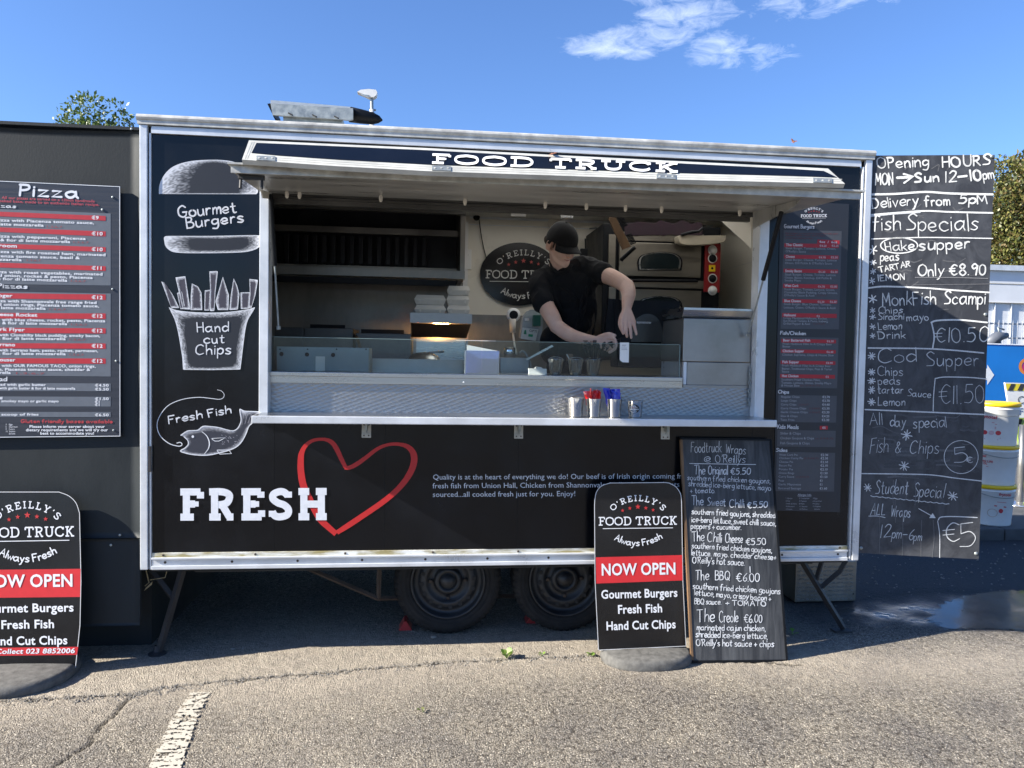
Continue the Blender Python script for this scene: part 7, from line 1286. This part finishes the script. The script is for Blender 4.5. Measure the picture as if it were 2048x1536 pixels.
bucket(1979, 965, 1045, 0, 'bottom bucket of the white stack, standing on the kerb', 92, 78, 2); bucket(1984, 887, 966, 0, 'middle bucket of the white stack with a yellow lid', 94, 82, 1); bucket(1986, 803, 888.5, 0, 'top bucket of the white stack with a yellow lid and wire handle', 96, 84, 0)
# folding warning board: striped head, writing, lime back board
WY = 3.9; wb = empty('warning_board', (at(2040, 1030, WY)[0], WY, kz), 'white notice board with yellow and black stripes cut by the picture edge', 'notice board')
WP = Pl((0, WY, 0), (0, -1, 0)); MB().quadbox([at(2010, 765, WY), at(2130, 769, WY), at(2120, 900, WY), at(2030, 896, WY)], .02).build('board', M['white'], wb)
k = Ink(WP, .002); k.poly([(2011, 767), (2130, 770), (2130, 784), (2014, 781)], (.75, .60, .03))
for i in range(8): x = 2022+i*19; k.poly([(x, 767.5), (x+9, 768), (x+3, 781.5), (x-7, 781)], (.03, .03, .035), 3)
k.sans('Caution', 2034, 807, 2100, 809, 15, (.05, .07, .10), False); k.sans('Floor', 2036, 829, 2085, 831, 13, (.10, .14, .30), False); k.build('board_print', M['ink'], wb)
e = empty('lime_board', (at(2060, 960, WY-.2)[0], WY-.2, kz), 'leaning lime green board with a black stripe behind the buckets', 'board'); MB().quadbox([at(2030, 835, WY-.25), at(2120, 838, WY-.25), at(2140, 1010, WY-.35), at(2055, 1000, WY-.35)], .02).build('lime_sheet', M['lime'], e); MB().quadbox([at(2036, 838, WY-.262), at(2046, 838, WY-.262), at(2040, 853, WY-.262), at(2031, 853, WY-.262)], .005).build('black_stripe', M['black'], e)
for px in (2060, 2110): MB().box((at(px, 1000, WY-.30)[0]-.015, WY-.33, kz), (at(px, 1000, WY-.30)[0]+.015, WY-.30, at(px, 990, WY-.3)[2])).build('leg', M['galv'], e)
e = empty('queue_post', (at(2038, 1038, 3.4)[0], 3.4, kz), 'steel queue post on a round base beside the buckets', 'post'); c = np.array([at(2038, 1030, 3.4)[0], 3.4, kz]); MB().lathe(c, (0, 0, 1), [(.001, .0), (.165, .0), (.165, .012), (.14, .022), (.04, .035), (.001, .036)], 40).build('base_disc', M['chrome'], e, True)
MB().tube([c, c+np.array([0, 0, .85])], .033, 16).build('pole', M['steelD'], e, True)
e = empty('pallet_stack', at(2018, 960, 6.2), 'pale timber pallet leaning in the shade behind the buckets', 'pallet')
for i in range(5): MB().quadbox([at(1990, 915+i*22, 6.2), at(2060, 917+i*22, 6.2), at(2060, 928+i*22, 6.2), at(1990, 926+i*22, 6.2)], .02).build('slat', M['wood'] if i % 2 else M['concrete'], e)
for px in (1996, 2054): MB().quadbox([at(px-4, 900, 6.24), at(px+4, 900, 6.24), at(px+4, 1034, 6.24), at(px-4, 1034, 6.24)], .08).build('stringer', M['wood'], e)
# clipped laurel hedge added out of view to darken the ground under the trailer
hg = empty('shade_hedge', (.6, 3.4, 0), 'dark laurel hedge added unseen behind the trailer to darken the ground', 'shade_hedge')
_rg = np.random.default_rng(5); bl_ = [(x+_rg.uniform(-.1, .1), 3.5, z, .42, .40, .42) for x in np.arange(-2.6, 3.6, .42) for z in (.40, 1.05, 1.65)]
leaves('crown', bl_, 9000, .11, [(.05, .08, .02), (.07, .11, .03), (.035, .055, .015)], hg, 8)
for x in np.arange(-2.4, 3.6, .8): MB().tube([(x, 3.5, 0), (x+.03, 3.5, 1.5)], [.03, .015], 6).build('stem', BK, hg)
